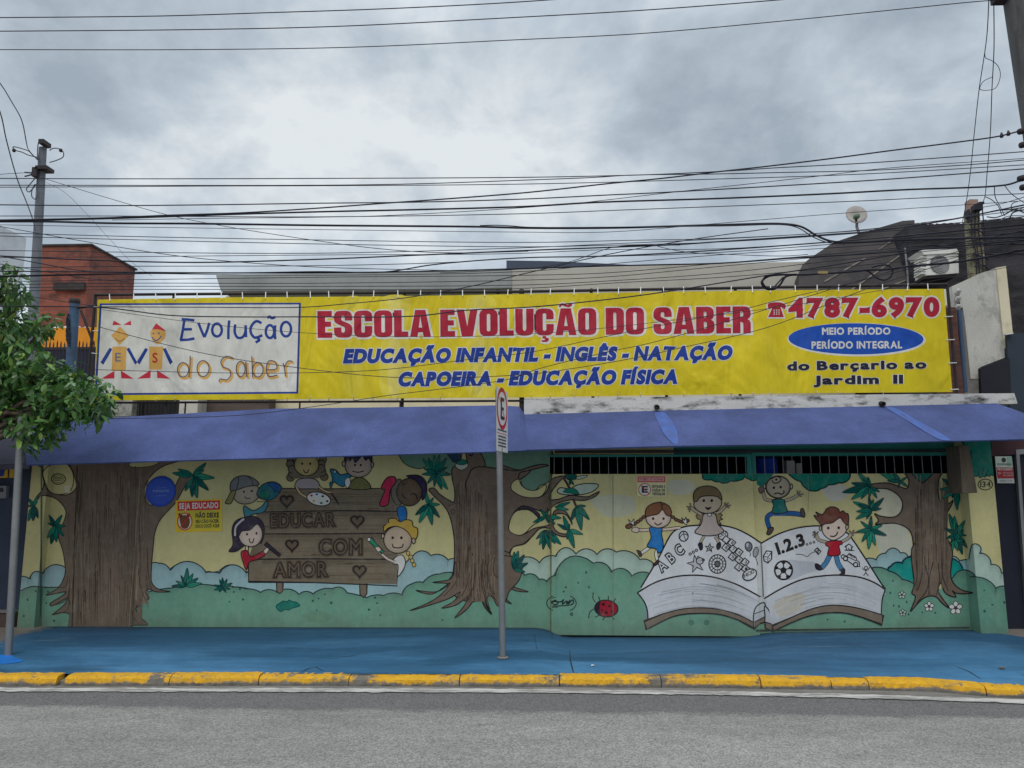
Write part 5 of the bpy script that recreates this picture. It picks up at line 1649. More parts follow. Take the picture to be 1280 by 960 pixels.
# ------------------------------------------------------------------ boards and signs on the walls
def quad_board(name, label, cat, px, Y, thick, base, draw, group=None):
    """flat board fixed on the wall: backing plus printed face"""
    t = thing(name, label, cat, group)
    mb = MB(); mb.prism([P(x, y, Y) for x, y in px], (0, thick, 0)); mb.build('backing', mat('sign_backing', C(170, 168, 160), 0.6, 0.05), t)
    B = Art()
    B.q(base, px)
    draw(B)
    B.emit('print', [((0, Y, 0), (0, -1, 0), px, 0.0008)], M_sign, t)
    return t
def dengue(B):
    B.fr(0, 460, 4)
    B.q(C(228, 190, 40), "880,662 1110,655 1110,815 878,820")
    B.q(C(206, 190, 60), "886,668 1102,662 1104,806 886,812"); B.q(C(214, 38, 48), "888,668 1100,662 1100,708 888,714")
    B.text("SEJA EDUCADO", (896, 706), (1092, 700), 30, WHITE, .04)
    B.text("NÃO DEIXE", (978, 750), (1094, 748), 26, BLACK, .05); B.text("SEU CÃO FAZER", (978, 776), (1094, 773), 17, BLACK, .04); B.text("XIXI E COCÔ AQUI", (976, 800), (1096, 796), 17, BLACK, .04)
    B.e(C(222, 214, 190), 924, 768, 36, 42, 0, 0)
    B.p(C(120, 70, 40), "900,745 915,738 940,742 948,770 935,800 912,800 903,775", .6); B.p(C(70, 44, 30), "892,728 910,730 905,748 896,745", 0); B.p(C(70, 44, 30), "950,728 935,732 942,748", 0)
    B.e(None, 924, 768, 36, 42, 0, 1.3, C(205, 40, 44)); B.l("900,798 948,738", 1.3, C(205, 40, 44), 0)
pxq = [(219.5, 625.5), (277.6, 623.8), (277.6, 663.8), (219.4, 665.2)]
quad_board('warning_sign', 'yellow warning board with a red banner line and a crossed-out dog beside the painted tree', 'sign', pxq, -0.006, 0.005, C(222, 196, 44), dengue)
t = thing('round_plaque', 'round blue plaque on the wall beside the brown door', 'plaque')
pc = P(200.8, 614.2, -0.01); pr = (P(219.5, 614, -0.01) - pc).length
mb = MB(); mb.lathe([(0.0, 0.0), (pr, 0.0), (pr, 0.012), (pr - .004, 0.014), (0.0, 0.014)], (pc.x, -0.001, pc.z), (0, -1, 0), 40); mb.build('disc', mat('blue_enamel', C(36, 72, 176), 0.4, .1), t)
B = Art(); B.fr(0, 460, 4)
B.e(C(40, 80, 190), 803, 616, 66, 66, 0, 0, n=40)
B.text("FUMANTE", (765, 622), (845, 620), 12, C(130, 160, 215), .03); B.l("775,640 835,638", .6, C(110, 140, 205), 0); B.l("780,600 830,598", .5, C(110, 140, 205), 0)
B.emit('print', [((0, -0.0152, 0), (0, -1, 0), [(100, 560), (300, 560), (300, 680), (100, 680)], 0.0005)], M_sign, t)
def noparking(B):
    B.fr(600, 550, 5.333)
    B.q(C(226, 218, 168), "1046,238 1242,238 1242,376 1046,376")
    B.q(C(206, 70, 70), "1050,242 1236,242 1236,282 1050,282"); B.q(C(232, 190, 186), "1058,250 1228,250 1228,274 1058,274")
    B.text("PROIBIDO ESTACIONAR", (1062, 271), (1224, 271), 18, C(196, 90, 90), .03)
    B.e(WHITE, 1098, 330, 40, 40, 0, 1.0, C(190, 50, 40)); B.text("E", (1078, 352), (1120, 352), 46, BLACK, .04); B.l("1070,302 1126,358", 1.0, C(170, 50, 44), 0)
    for k, w in enumerate(("ENTRADA E", "SAÍDA DE", "VEÍCULOS")):
        B.text(w, (1148, 319 + k * 25), (1234, 319 + k * 25), 19, C(62, 74, 64), .05)
quad_board('no_parking_notice', 'no parking notice with circled E fixed on the painted gate', 'notice', [(796.1, 594.6), (832.8, 594.6), (832.8, 620.5), (796.1, 620.5)], YG1 - 0.006, 0.004, C(226, 218, 168), noparking)

# ------------------------------------------------------------------ the long banner on its pipe frame
YBN = -0.02
BR, BBLU, BYEL, BW = C(176, 26, 54), C(20, 58, 150), C(222, 200, 24), C(224, 222, 214)
bt = [(122, 374.5), (300, 371.5), (480, 370.5), (660, 367.5), (850, 364.5), (1000, 362.5), (1180, 361)]
bb = [(1190.5, 490), (1000, 491.5), (850, 493.5), (660, 496.5), (480, 498), (300, 499.5), (117.5, 500.5)]
ban = thing('banner', 'long yellow school banner with red title and blue lettering above the canopy', 'banner')
mb = MB(); mb.prism([P(x, y, YBN) for x, y in bt + bb], (0, 0.006, 0)); mb.build('cloth', mat('banner_back', C(214, 204, 90), 0.7), ban)
B = Art()
B.q(BYEL, bt + bb)
for x0, x1, c in ((476, 512, C(226, 208, 70)), (486, 500, C(228, 212, 104)), (584, 618, C(225, 207, 64)), (592, 606, C(227, 210, 92)), (430, 452, C(224, 205, 50)), (700, 716, C(224, 204, 48))):
    B.p(c, [(x0, 373), (x1, 372.5), (x1 - 3, 410), (x1 + 2, 450), (x1 - 4, 494), (x0 + 3, 494), (x0 - 2, 450), (x0 + 3, 410)], 0)
B.q(C(24, 60, 150), "124.6,379.2 376.2,378.4 372.8,492 118,494"); B.q(BW, "127.2,381.4 373.6,380.6 370.4,489.6 121,491.6")
B.fr(110, 350, 4)
OR = C(222, 172, 92); BL2 = C(28, 64, 150); RD = C(206, 44, 66)
for w in ("128,203 168,224 122,226", "214,203 176,224 216,226"): B.q(RD, w)
B.q(OR, "160,232 205,278 158,326 115,278"); B.l("136,292 158,306 182,292", 1.0, C(150, 110, 60)); B.q(OR, "122,333 193,333 188,454 118,454")
B.q(BL2, "108,338 122,346 76,424 62,412"); B.q(BL2, "192,344 206,338 246,412 236,424")
B.q(RD, "132,454 132,492 66,494"); B.q(RD, "164,452 228,494 166,492")
B.text("E", (136, 408), (164, 408), 44, C(110, 116, 140), .01)
B.q(RD, "340,216 392,256 320,248"); B.p(OR, "318,250 384,258 384,290 345,322 314,284", 0); B.l("320,285 335,302 352,298 366,280", 1.2, BL2); B.e(BL2, 327, 268, 4, 4, 0, 0); B.e(BL2, 354, 266, 4, 4, 0, 0)
B.q(OR, "306,333 376,333 370,448 306,448"); B.q(BL2, "286,340 300,346 258,422 244,410"); B.q(BL2, "374,344 388,340 424,410 410,424")
B.q(RD, "314,450 312,490 246,494"); B.q(RD, "344,450 412,494 346,490"); B.text("S", (322, 414), (348, 414), 50, C(190, 40, 50), .02)
def logo(w, col, dx=0, dy=0):
    L = ["470,197 530,202", "480,197 465,300", "472,246 518,247", "462,300 530,292"] if False else None
def strokes(lst, w, col, dx=0, dy=0):
    for d in lst:
        if isinstance(d, str):
            p = [tuple(float(a) for a in q.split(',')) for q in d.split()]
        else:
            cx, cy, rx, ry = d
            p = [(cx + rx * math.cos(k * math.pi / 10 - 1), cy + ry * math.sin(k * math.pi / 10 - 1)) for k in range(21)]
        B.l([(x + dx, y + dy) for x, y in p], w, col)
strokes(["468,196 500,198 532,202", "482,197 474,250 464,302", "472,247 520,246", "460,300 500,298 532,292", "552,214 566,250 582,286", "582,286 596,250 606,214",
         (645, 250, 24, 32), "706,202 702,250 702,296", "736,222 734,262 748,288 772,286 786,262 788,226", "788,226 790,286", "868,216 842,206 816,232 814,262 834,288 872,276",
         "846,288 856,300 838,312", (910, 258, 21, 32), "936,226 934,262 936,296", "896,190 908,183 920,191 936,184", (990, 246, 25, 36)], 3.3, BL2)
SB = [(478, 452, 28, 36), "514,382 512,440 508,488", (578, 446, 30, 40), "728,392 694,384 668,408 676,436 708,450 716,480 696,502 664,498 658,512", (766, 448, 22, 38), "792,410 794,450 798,490",
      "822,384 824,440 826,490", (852, 452, 26, 36), "896,452 946,446 938,412 908,408 894,446 906,484 950,478", "978,418 986,450 990,486", "984,438 1004,408 1026,410"]
strokes(SB, 3.1, OR, 4, 5); strokes(SB, 1.1, C(56, 58, 88), -3, -3)
B.fr()
def outlined(body, p0, p1, cap, col, w, ow, shear=0, gap=.1, sh=(0, 0), oc=None, sp=.3, font=''):
    """letters with a pale edge behind them"""
    B.text(body, p0, p1, cap, oc or BW, ow, shear, gap, layer=4, shift=sh, bold=w, sp=sp, font=font)
    B.text(body, p0, p1, cap, col, w, shear, gap, layer=12, sp=sp, font=font)
outlined("ESCOLA EVOLUÇÃO DO SABER", (397, 422.3), (938.5, 416.3), 33.5, BR, 0, .06, 0, .06, (.8, .6), sp=.26, font='block')
outlined("EDUCAÇÃO INFANTIL - INGLÊS - NATAÇÃO", (428.5, 454.3), (914, 449.8), 18.2, BBLU, .07, .12, .2, .03)
outlined("CAPOEIRA - EDUCAÇÃO FÍSICA", (496.5, 483.2), (846, 480), 18.4, BBLU, .07, .12, .2, .03)
outlined("4787-6970", (985.5, 397.2), (1174.5, 396), 24.8, BR, .06, .12, 0, .06)
B.fr(960, 220, 4)
for c, o in ((BW, 7), (BR, 0)):
    B.p(c, [(0 - o, 640), (20, 633 - o), (65, 633 - o), (88 + o, 645), (84 + o, 665 + o), (62, 655), (24, 655), (4 - o, 665 + o)], 0)
    B.q(c, [(24 - o, 655), (62 + o, 655), (80 + o, 706 + o), (0 - o, 706 + o)])
for k in range(3):
    for j in range(3): B.q(BW, [(28 + 12 * k, 668 + 10 * j), (34 + 12 * k, 668 + 10 * j), (34 + 12 * k, 673 + 10 * j), (28 + 12 * k, 673 + 10 * j)])
B.e(BW, 443, 818, 346, 84, 0.5, 0, n=60); B.e(C(20, 80, 180), 440, 814, 338, 78, 0.5, 0, n=60)
B.text("MEIO PERÍODO", (270, 794), (612, 793), 36, BW, .04); B.text("PERÍODO INTEGRAL", (218, 864), (671, 862), 37, BW, .04)
B.fr(960, 440, 4)
outlined("do Berçario ao", (96, 93), (793, 83), 46, C(28, 30, 52), .05, .085, 0, .07)
outlined("Jardim  II", (228, 163), (676, 158), 45, C(28, 30, 52), .05, .085, 0, .07)
B.emit('lettering', [((0, YBN, 0), (0, -1, 0), [(100, 340), (1210, 340), (1210, 520), (100, 520)], 0.0012)], M_banner, ban, 0.0003)
def tie(a, b, r):
    MB().tube([a, b], r, 5).build('tie', M_tie, ban)
for i in range(39):
    x = 138 + i * 27.6 + rnd.uniform(-3, 3)
    if x > 1178: break
    yt = 374.2 - (x - 122) / 1058 * 13.4
    tie(P(x + rnd.uniform(-1, 1), yt - 6.5, 0.03), P(x, yt + 2.0, YBN - .012), 0.006)
    yb_ = 500.3 - (x - 118) / 1072 * 10.3
    if rnd.random() < .8:
        tie(P(x, yb_ - 2, YBN - .012), P(x + rnd.uniform(-1.5, 1.5), yb_ + 3.0, 0.03), 0.005)
for y in (396, 425, 454, 487):
    xe = 1180 + (y - 361) / 129 * 10.5
    tie(P(xe - 2, y, YBN - .012), P(xe + 8, y - .5, 0.05), 0.006)
for y in (384, 414, 442, 475):
    xe = 122 - (y - 374) / 126 * 4.5
    tie(P(xe + 2, y, YBN - .012), P(xe - 5, y - .5, 0.05), 0.006)
bf = thing('pipe_scaffold', 'dark steel pipe scaffold that the yellow banner is tied to', 'scaffold')
mb = MB(); mb.tube([P(119, 368.5, 0.04), P(650, 364.5, 0.04), P(1184, 355.5, 0.04)], 0.018, 8); mb.tube([P(116, 503.5, 0.05), P(128, 503.5, 0.05)], 0.014, 6); mb.build('rail', M_frame, bf)
for x in (119.5, 217.5, 506, 622.5, 652, 739, 829, 919, 1184):
    yt = 368.5 - (x - 119) / 1065 * 13
    p = P(x, yt, 0.055)
    mb = MB(); mb.tube([(p.x, .055, p.z - (0 if x in (119.5, 1184) else .0)), (p.x, .055, ROOFZ + .06)], 0.018 if x != 652 else .03, 8); mb.build('post', M_frame, bf)
p0 = P(101, 388, .05); p1 = P(117, 430, .05)
mb = MB(); mb.tube([p0, p1], .016, 6); mb.tube([P(97, 385, .05), P(121, 381.5, .05)], .016, 6); mb.build('brace', M_frame, bf)

# ------------------------------------------------------------------ street furniture
t = thing('no_parking_sign', 'white no parking street sign seen nearly edge-on atop a grey steel pole', 'sign')
g = on_walk([(628.5, 822.5)], 0)[0]
topz = P(623, 487, g.y).z
hx = P(623.0, 484, g.y).x
mb = MB(); mb.tube([(g.x, g.y, 0.1), (hx, g.y, topz)], 0.031, 16); mb.build('pole', M_steel, t)
mb = MB(); mb.lathe([(.032, 0), (.06, .002), (.05, .012), (.033, .016)], (g.x, g.y, g.z), (0, 0, 1), 16); mb.build('collar', M_conc, t)
# plate runs almost along the line of sight: near edge on the left, far edge on the right
ang = None
nl = P(620.6, 483, g.y - 0.22); 
dirp = None
for k in range(400):
    d = k * 0.001
    q = Vector((nl.x + d, nl.y + 0.44, nl.z))
    if pix(q)[0] >= 634.6:
        dirp = Vector((d, 0.44, 0)); break
zbot = P(622, 563, g.y - .22).z
H = nl.z - zbot; WL = dirp.length; u = dirp.normalized(); nv = Vector((u.y, -u.x, 0))
def sp(a, b, off=0.0):
    p = nl + u * (a * WL) - Vector((0, 0, b * H)) + nv * off
    return p
mb = MB(); mb.prism([sp(0, 0), sp(1, 0), sp(1, 1), sp(0, 1)], -nv * 0.003); mb.build('plate', M_steel, t)
B = Art()
def bp(a, b): return pix(sp(a, b))
B.q(C(222, 222, 220), [bp(0, 0), bp(1, 0), bp(1, 1), bp(0, 1)])
def ell(cx, cy, r, col):
    B.q(col, [bp(cx + r * math.cos(k * math.pi / 18), cy + r * WL / H * math.sin(k * math.pi / 18)) for k in range(36)])
ell(.5, .31, .47, C(190, 26, 40)); ell(.5, .31, .37, C(222, 222, 220))
def bq(a0, b0, a1, b1, col): B.q(col, [bp(a0, b0), bp(a1, b0), bp(a1, b1), bp(a0, b1)])
B.q(C(190, 60, 66), [bp(.24, .16), bp(.28, .14), bp(.76, .46), bp(.72, .48)])
bq(.36, .13, .48, .49, BLACK); bq(.48, .13, .68, .19, BLACK); bq(.48, .285, .64, .335, BLACK); bq(.48, .43, .68, .49, BLACK)
bq(.12, .65, .88, .675, C(70, 70, 72)); bq(.05, .71, .95, .722, C(196, 40, 50))
for k, y in enumerate((.75, .80, .85, .90)): bq(.16, y, .84, y + .026, C(70, 70, 72))
B.emit('print', [(sp(0, 0), nv, [(600, 470), (650, 470), (650, 590), (600, 590)], 0.0008)], M_sign, t)
for b in (.12, .86):
    c = sp(.5, b, -0.03); MB().box((c.x - .035, c.y - .02, c.z - .012), (c.x + .02, c.y + .02, c.z + .012)).build('clamp', M_steel, t)

t = thing('metal_post', 'short plain grey metal post standing under the tree at the left', 'post')
g = on_walk([(10.5, 819)], 0)[0]; tp = P(27, 517, g.y)
mb = MB(); mb.tube([(g.x, g.y, .08), (tp.x, tp.y, tp.z)], .034, 12); mb.build('pole', M_steel, t)
mb = MB(); mb.lathe([(.036, -.01), (.036, .03), (.0, .036)], tp, (0, 0, 1), 12); mb.build('cap', M_frame, t)
mb = MB(); vs = []
gp = on_walk([(2 + 24 * math.cos(a) * (1 + .3 * math.sin(3 * a)), 824.5 + 6.0 * math.sin(a)) for a in [k * .45 for k in range(14)]], .004)
mb.add(gp, [tuple(range(14))]); o = mb.build('pavement_paint_splash', mat('bright_blue_paint', C(36, 120, 206), .6)); struct(o)

# utility pole left, far
YP = 3.0
t = thing('utility_pole', 'slim concrete utility pole rising behind the leafy tree', 'utility pole')
bx = P(30, 600, YP); tx = P(53.5, 185, YP)
lean = (tx - bx) / (tx.z - bx.z)
base = bx + lean * (0.1 - bx.z)
mb = MB(); mb.tube([base, base.lerp(tx, .5), tx], [0.105, 0.085, 0.06], 12); mb.build('shaft', mat('grey_pole_concrete', C(116, 120, 128), .9, .2, 2.5, .3, C(90, 92, 98), 3.5, .55), t)
for (x0, y0, x1, y1), nm in zip(((46, 208, 60, 212), (42, 210, 47, 221), (50, 175, 56, 180)), ('band', 'bracket', 'cap')):
    a, b = P(x0, y0, YP - .1), P(x1, y1, YP - .1); MB().box((a.x, YP - .14, a.z), (b.x, YP + .06, b.z)).build(nm, M_frame, t)
mb = MB()
for pts in ([(47, 200), (47, 185), (49, 177), (54, 176)], [(49, 197), (36, 194), (27, 190), (20, 188), (16, 184), (18, 183.5), (28, 186), (36, 189), (42, 195), (49, 199)],
            [(62, 188), (66, 185.5), (74, 186), (79, 190), (79, 196), (72, 200), (62, 203)], [(44, 223), (37, 231), (33, 237), (36, 240), (44, 232), (48, 228)], [(44, 230), (40, 238), (40, 246), (44, 249), (47, 244), (47, 236)]):
    mb.tube([P(x, y, YP - .1) for x, y in catmull(pts, False, 4)], .009, 5)
mb.tube([P(31, 215.5, YP - .1), P(42, 216, YP - .1)], .014, 6); mb.tube([P(31, 220.5, YP - .1), P(37, 219, YP - .1), P(43, 216, YP - .1)], .014, 6)
mb.build('wire_loop', M_cable_grey, t)
for x, y in ((17.5, 188), (76, 188)):
    mb = MB(); mb.lathe([(0, -.03), (.022, -.025), (.03, 0), (.022, .025), (0, .03)], P(x, y, YP - .1), (0, 0, 1), 10); mb.build('insulator', M_frame, t)

# utility pole right, near
t = thing('utility_pole', 'large leaning concrete utility pole at the right edge with insulators', 'utility pole')
YR = -2.0
a, b = P(1255.5 + 21, -10, YR), P(1281.5 + 21, 155, YR)
dz = (a - b) / (a.z - b.z)
r0 = (P(1276, 0, YR) - P(1255, 0, YR)).length
base = a + dz * (0.06 - a.z); top = a + dz * 1.2
mb = MB(); mb.tube([base, top], r0 * 1.12, 20, True, r0 * .96); mb.build('shaft', M_concdark, t)
mb = MB(); c = P(1246, 1, YR); mb.box((c.x - .03, YR - .05, c.z - .015), (c.x + .16, YR + .05, c.z + .06)); mb.build('arm', M_frame, t)
for x, y in ((1277, 164), (1279, 181), (1277, 223), (1280, 234)):
    mb = MB(); mb.lathe([(0, -.03), (.026, -.028), (.03, -.012), (.018, -.006), (.03, .006), (.028, .026), (0, .03)], P(x, y, YR - .02), (1, 0, .2), 10); mb.build('insulator', M_frame, t)

# concrete service post right
t = thing('service_post', 'lichen-covered square concrete service post behind the stained white wall', 'post')
YS = 0.95
def frus(mb, xl, xr, y, xl2, xr2, y2, Y, d):
    mb.prism([P(xl, y, Y), P(xr, y, Y), P(xr2, y2, Y), P(xl2, y2, Y)], (0, d, 0))
M_lichen = mat('lichen_concrete', C(150, 142, 118), .95, .25, 6, .75, C(62, 66, 56), 9, .5, .5, 50, .01)
mb = MB(); frus(mb, 1212.5, 1224, 263, 1219, 1236, 365, YS, .15); mb.build('shaft', M_lichen, t)
mb = MB(); frus(mb, 1212, 1222.5, 249, 1213, 1223.5, 263, YS, .12); mb.build('cap', mat('pale_brick', C(170, 140, 128), .9), t)
mb = MB()
for (x0, y0, x1, y1) in ((1222, 253.5, 1228.5, 256), (1216, 257, 1227, 263), (1208, 263, 1211, 272), (1210, 268, 1214, 277)):
    p, q = P(x0, y0, YS - .06), P(x1, y1, YS - .06); mb.box((p.x, YS - .1, p.z), (q.x, YS - .01, q.z))
for k in range(7):
    y = 280 + k * 9 + rnd.uniform(-2, 2)
    mb.tube([P(x, yy, YS - .03) for x, yy in catmull([(1212 + k, y), (1222 + k, y + rnd.uniform(-4, 5)), (1231 + k, y + rnd.uniform(-3, 6))], False, 4)], .010, 5)
for k in range(4):
    x = 1216 + 4 * k
    mb.tube([P(xx, yy, YS - .025) for xx, yy in catmull([(x, 262), (x + rnd.uniform(-2, 3), 290), (x + 4 + rnd.uniform(-3, 3), 318), (x + 5, 350)], False, 5)], .008, 5)
mb.build('wire_binding', M_cable, t)

# ------------------------------------------------------------------ neighbours on the right
def block(parent, name, px, Y, depth, m, bevel=0):
    mb = MB(); mb.prism([P(x, y, Y) for x, y in px], (0, depth, 0)); return mb.build(name, m, parent, bevel)
dh = thing('dark_house', 'dark weathered house with a sloping fibre cement roof at the right', 'house')
block(dh, 'wall', [(1136, 281), (1200, 280), (1240, 276), (1400, 263), (1400, 600), (1136, 600)], 1.7, 4.0, M_dark)
nrm = Vector((-.25, -.86, .5)).normalized()
rp = [(980, 372), (998, 362), (999, 340), (1003, 331), (1012, 323), (1042, 303), (1082, 289.5), (1128, 276), (1143, 275), (1144, 284), (1137, 300), (1136, 372)]
rv = [Vector(v) for v in onplane(rp, (P(1070, 360, 1.9)), nrm)]
mb = MB(); mb.prism(rv, (0, 2.2, -.9)); roof_o = mb.build('roof', M_roofdark, dh)
mb = MB()
for a, b, w in (((1030, 352), (1082, 322), 1.6), ((1064, 362), (1126, 318), 1.8), ((1095, 364), (1132, 350), 1.6), ((1098, 312), (1122, 296), 1.2)):
    q = [Vector(v) + nrm * .012 for v in onplane([(a[0], a[1]), (b[0], b[1]), (b[0] + .6, b[1] + w), (a[0] + .6, a[1] + w)], P(1070, 360, 1.9), nrm)]
    mb.prism(q, -nrm * .01)
mb.build('sheet_joint', mat('pale_joint', C(118, 112, 104), .9, .4, 4), roof_o)
mb = MB(); mb.tube([P(x, y, 1.6) for x, y in ((1131, 310), (1134, 335), (1136, 366))], .014, 6); mb.build('conduit', M_bar, dh)
mb = MB()
for k in range(16):
    x = 1148 + k * 8.5; yy = 281 - max(0, x - 1200) * .1
    p = P(x, yy, 1.75); mb.lathe([(0.0, -.03), (.05, -.02), (.055, .015), (.03, .04 * rnd.uniform(.4, 1.2)), (0, .045)], (p.x, 1.8, p.z), (0, 0, 1), 8)
mb.build('ridge_tile', M_roofdark, dh)
mb = MB()
for y0, y1 in ((297, 298.5), (306, 307), (318, 319)):
    mb.prism([P(1140, y0, 1.69), P(1320, y0 - 3, 1.69), P(1320, y1 - 3, 1.69), P(1140, y1, 1.69)], (0, .02, 0))
mb.build('cladding_strip', M_roofdark, dh)
# air conditioner
t = thing('air_conditioner', 'white outdoor air conditioner unit on the dark wall', 'air conditioner')
YA = 1.2
block(t, 'casing', [(1158.5, 318.5), (1198, 317), (1199, 341.5), (1157.5, 344.5)], YA, .3, mat('ac_white', C(226, 226, 222), .5, .08, 3, .2, C(150, 140, 125), 5, .6), .006)
block(t, 'top_cover', [(1150.5, 312.5), (1196, 310.5), (1199, 316), (1155, 318.3)], YA - .02, .36, mat('ac_white', C(226, 226, 222)), .004)
c = P(1174.5, 330.5, YA - .004)
mb = MB(); mb.lathe([(0.0, .002), (.115, .002), (.118, .012), (.122, .012), (.124, 0)], c, (0, -1, 0), 28); fan = mb.build('fan_grille', mat('ac_grille', C(120, 122, 124), .5), t)
mb = MB()
for k in range(5):
    mb.lathe([(.022 * (k + 1), .004), (.022 * (k + 1) + .004, .008), (.022 * (k + 1) + .008, .004)], c, (0, -1, 0), 24)
mb.build('ring', mat('ac_ring', C(170, 172, 172), .5), fan)
mb = MB()
for k in range(7):
    y = 320 + k * 3.4
    mb.prism([P(1151.5, y, YA + .02), P(1157.5, y + .4, YA), P(1157.5, y + 2, YA), P(1151.5, y + 1.6, YA + .02)], (0, .2, 0))
mb.build('side_louvre', mat('ac_white', C(226, 226, 222)), t)
block(t, 'bracket', [(1155, 345), (1196, 343), (1196, 345.5), (1155, 348.5)], YA + .02, .45, M_frame)
# satellite dish
t = thing('satellite_dish', 'round pale satellite dish on the edge of the dark roof', 'satellite dish')
YD = 2.2
c = P(1070.5, 268.5, YD); r = (P(1083.5, 268.5, YD) - c).length
mb = MB(); mb.lathe([(0.0, -.05), (r * .5, -.035), (r * .85, -.012), (r, .004), (r * .985, .012), (r * .5, -.02), (0, -.035)], c, (-.1, -1, .25), 36); mb.build('reflector', mat('dish_grey', C(172, 166, 162), .6, .15, 4, .3, C(120, 105, 95), 6, .58), t)
mb = MB(); mb.tube([P(1071, 274, YD - .02), P(1070, 276, YD - .25), P(1070, 273, YD - .3)], .014, 6); mb.build('arm', M_frame, t)
mb = MB(); q = P(1070.5, 271, YD - .3); mb.lathe([(0, -.05), (.035, -.045), (.04, .03), (.02, .05), (0, .05)], q, (0, 1, .1), 12); mb.build('receiver', mat('greenish_plastic', C(92, 120, 96), .5), t)
mb = MB(); mb.tube([P(1071, 278, YD + .03), P(1071, 284, YD + .03), P(1074, 292, YD + .02)], .022, 8); mb.build('mast', M_bar, t)
# stained white wall
t = thing('white_wall', 'stained white party wall fin between the banner and the dark house', 'wall')
block(t, 'face', [(1189.5, 358), (1202, 352.5), (1222, 343), (1245, 334.7), (1254, 424), (1258.5, 446), (1225, 459), (1226.5, 474), (1213.5, 473.5), (1206, 400), (1203.5, 384), (1194, 386)], .62, .3, M_white_old)
block(t, 'edge_strip', [(1245.4, 334.5), (1257.5, 332.5), (1266, 416), (1258, 417), (1260.5, 446), (1258.9, 446), (1254.4, 424)], .60, .3, M_cream)
t = thing('brick_column', 'narrow exposed brick column at the right end of the banner', 'column')
block(t, 'shaft', [(1179, 384), (1195, 384), (1205, 492), (1187, 492)], .45, .3, M_brick2)
block(t, 'cap', [(1179.5, 361.5), (1187.3, 360.5), (1188.3, 381), (1181, 382)], .3, .1, mat('clean_white', C(226, 226, 224), .7, .04))
mb = MB(); mb.tube([P(1199, 388, .5), P(1203, 440, .5), P(1206.5, 490, .5)], .027, 10)
tag(mb.build('drainpipe', mat('blue_grey_pipe', C(70, 92, 124), .6)), 'blue-grey drainpipe between the brick column and white wall', 'pipe')
t = thing('dark_shed', 'low dark sheet metal shed at the foot of the stained white wall', 'shed')
block(t, 'sheet', [(1225.5, 460), (1262, 447.5), (1264, 495), (1227, 495)], .5, .05, mat('black_sheet', C(34, 34, 44), .6, .2))
block(t, 'block_base', [(1204, 474.5), (1226.5, 474.5), (1227, 495), (1205, 495)], .55, .2, M_conc)
block(t, 'side_panel', [(1258.5, 417.5), (1400, 409), (1400, 600), (1266, 600)], .56, .06, mat('slate_panel', C(52, 62, 74), .6, .2, 2))
mb = MB(); mb.prism([P(1257, 417.2, .5), P(1267, 415.8, .5), P(1267, 417, .5), P(1257, 418.4, .5)], (0, .06, 0)); mb.build('trim', M_tie, t)
# service entrance insulators on the white wall
t = thing('cable_bracket', 'small cable bracket with insulators on the corner of the white wall', 'bracket')
mb = MB(); mb.tube([P(1197, 362, .58), P(1199, 390, .58)], .018, 6); mb.build('bar', M_frame, t)
for y in (365, 374, 384):
    mb = MB(); mb.lathe([(0, -.04), (.03, -.035), (.034, 0), (.02, .01), (.03, .03), (0, .04)], P(1197.5, y, .53), (0, -.6, .4), 10); mb.build('insulator', mat('porcelain', C(190, 188, 184), .4), t)
# shopfront right of the pillar
xr = P(1256, 650, -.05).x
t = thing('neighbour_doorway', 'dark shopfront doorway with pale metal frame right of the pillar', 'doorway')
mb = MB(); mb.box((pr1 + .004, .02, -.05), (pr1 + 4, .2, 2.46)); mb.build('wall', mat('dark_navy_wall', C(34, 38, 52), .7, .2), t)
block(t, 'lintel_board', [(1239, 552), (1330, 549), (1330, 564), (1240, 570)], -.02, .035, mat('maroon_board', C(74, 48, 52), .7), 0)
block(t, 'door_frame', [(1270, 562), (1300, 560), (1300, 566), (1274.5, 568), (1290, 800), (1286.5, 800)], -.03, .045, M_steel)
mb = MB(); mb.box((pr1 + .5, -.13, -.05), (pr1 + 4, -.05, .15)); mb.build('step', M_conc, t)
def notice(B):
    B.fr(1040, 540, 5.333)
    B.q(C(216, 226, 214), "1086,163 1198,163 1203,232 1094,232"); B.q(C(164, 196, 176), "1165,165 1198,163 1202,230 1166,230")
    B.p(C(40, 54, 50), "1130,180 1145,170 1160,182 1155,200 1135,200", 0); B.text("SEGURANÇA", (1100, 222), (1196, 222), 14, C(90, 100, 96), .02)
    B.q(C(176, 44, 56), "1095,236 1205,236 1213,310 1103,310"); B.text("PROTEGIDO", (1104, 256), (1200, 256), 16, WHITE, .04)
    B.text("MONITORADO 24H", (1140, 278), (1206, 278), 10, C(230, 190, 190), .02); B.text("ALARME", (1140, 294), (1206, 294), 10, C(230, 190, 190), .02); B.l("1106,270 1128,275 1110,282", .8, C(230, 190, 190), 0)
    B.q(C(206, 210, 206), "1103,312 1213,312 1216,340 1106,340"); B.text("0800 770", (1120, 332), (1200, 332), 12, C(150, 156, 152), .02)
quad_board('security_notice', 'small white and red security notice on the dark wall right of house number', 'notice', [(1243.6, 570.5), (1264.6, 570.3), (1268.2, 604), (1246.8, 604)], -.03, .004, C(210, 214, 210), notice)

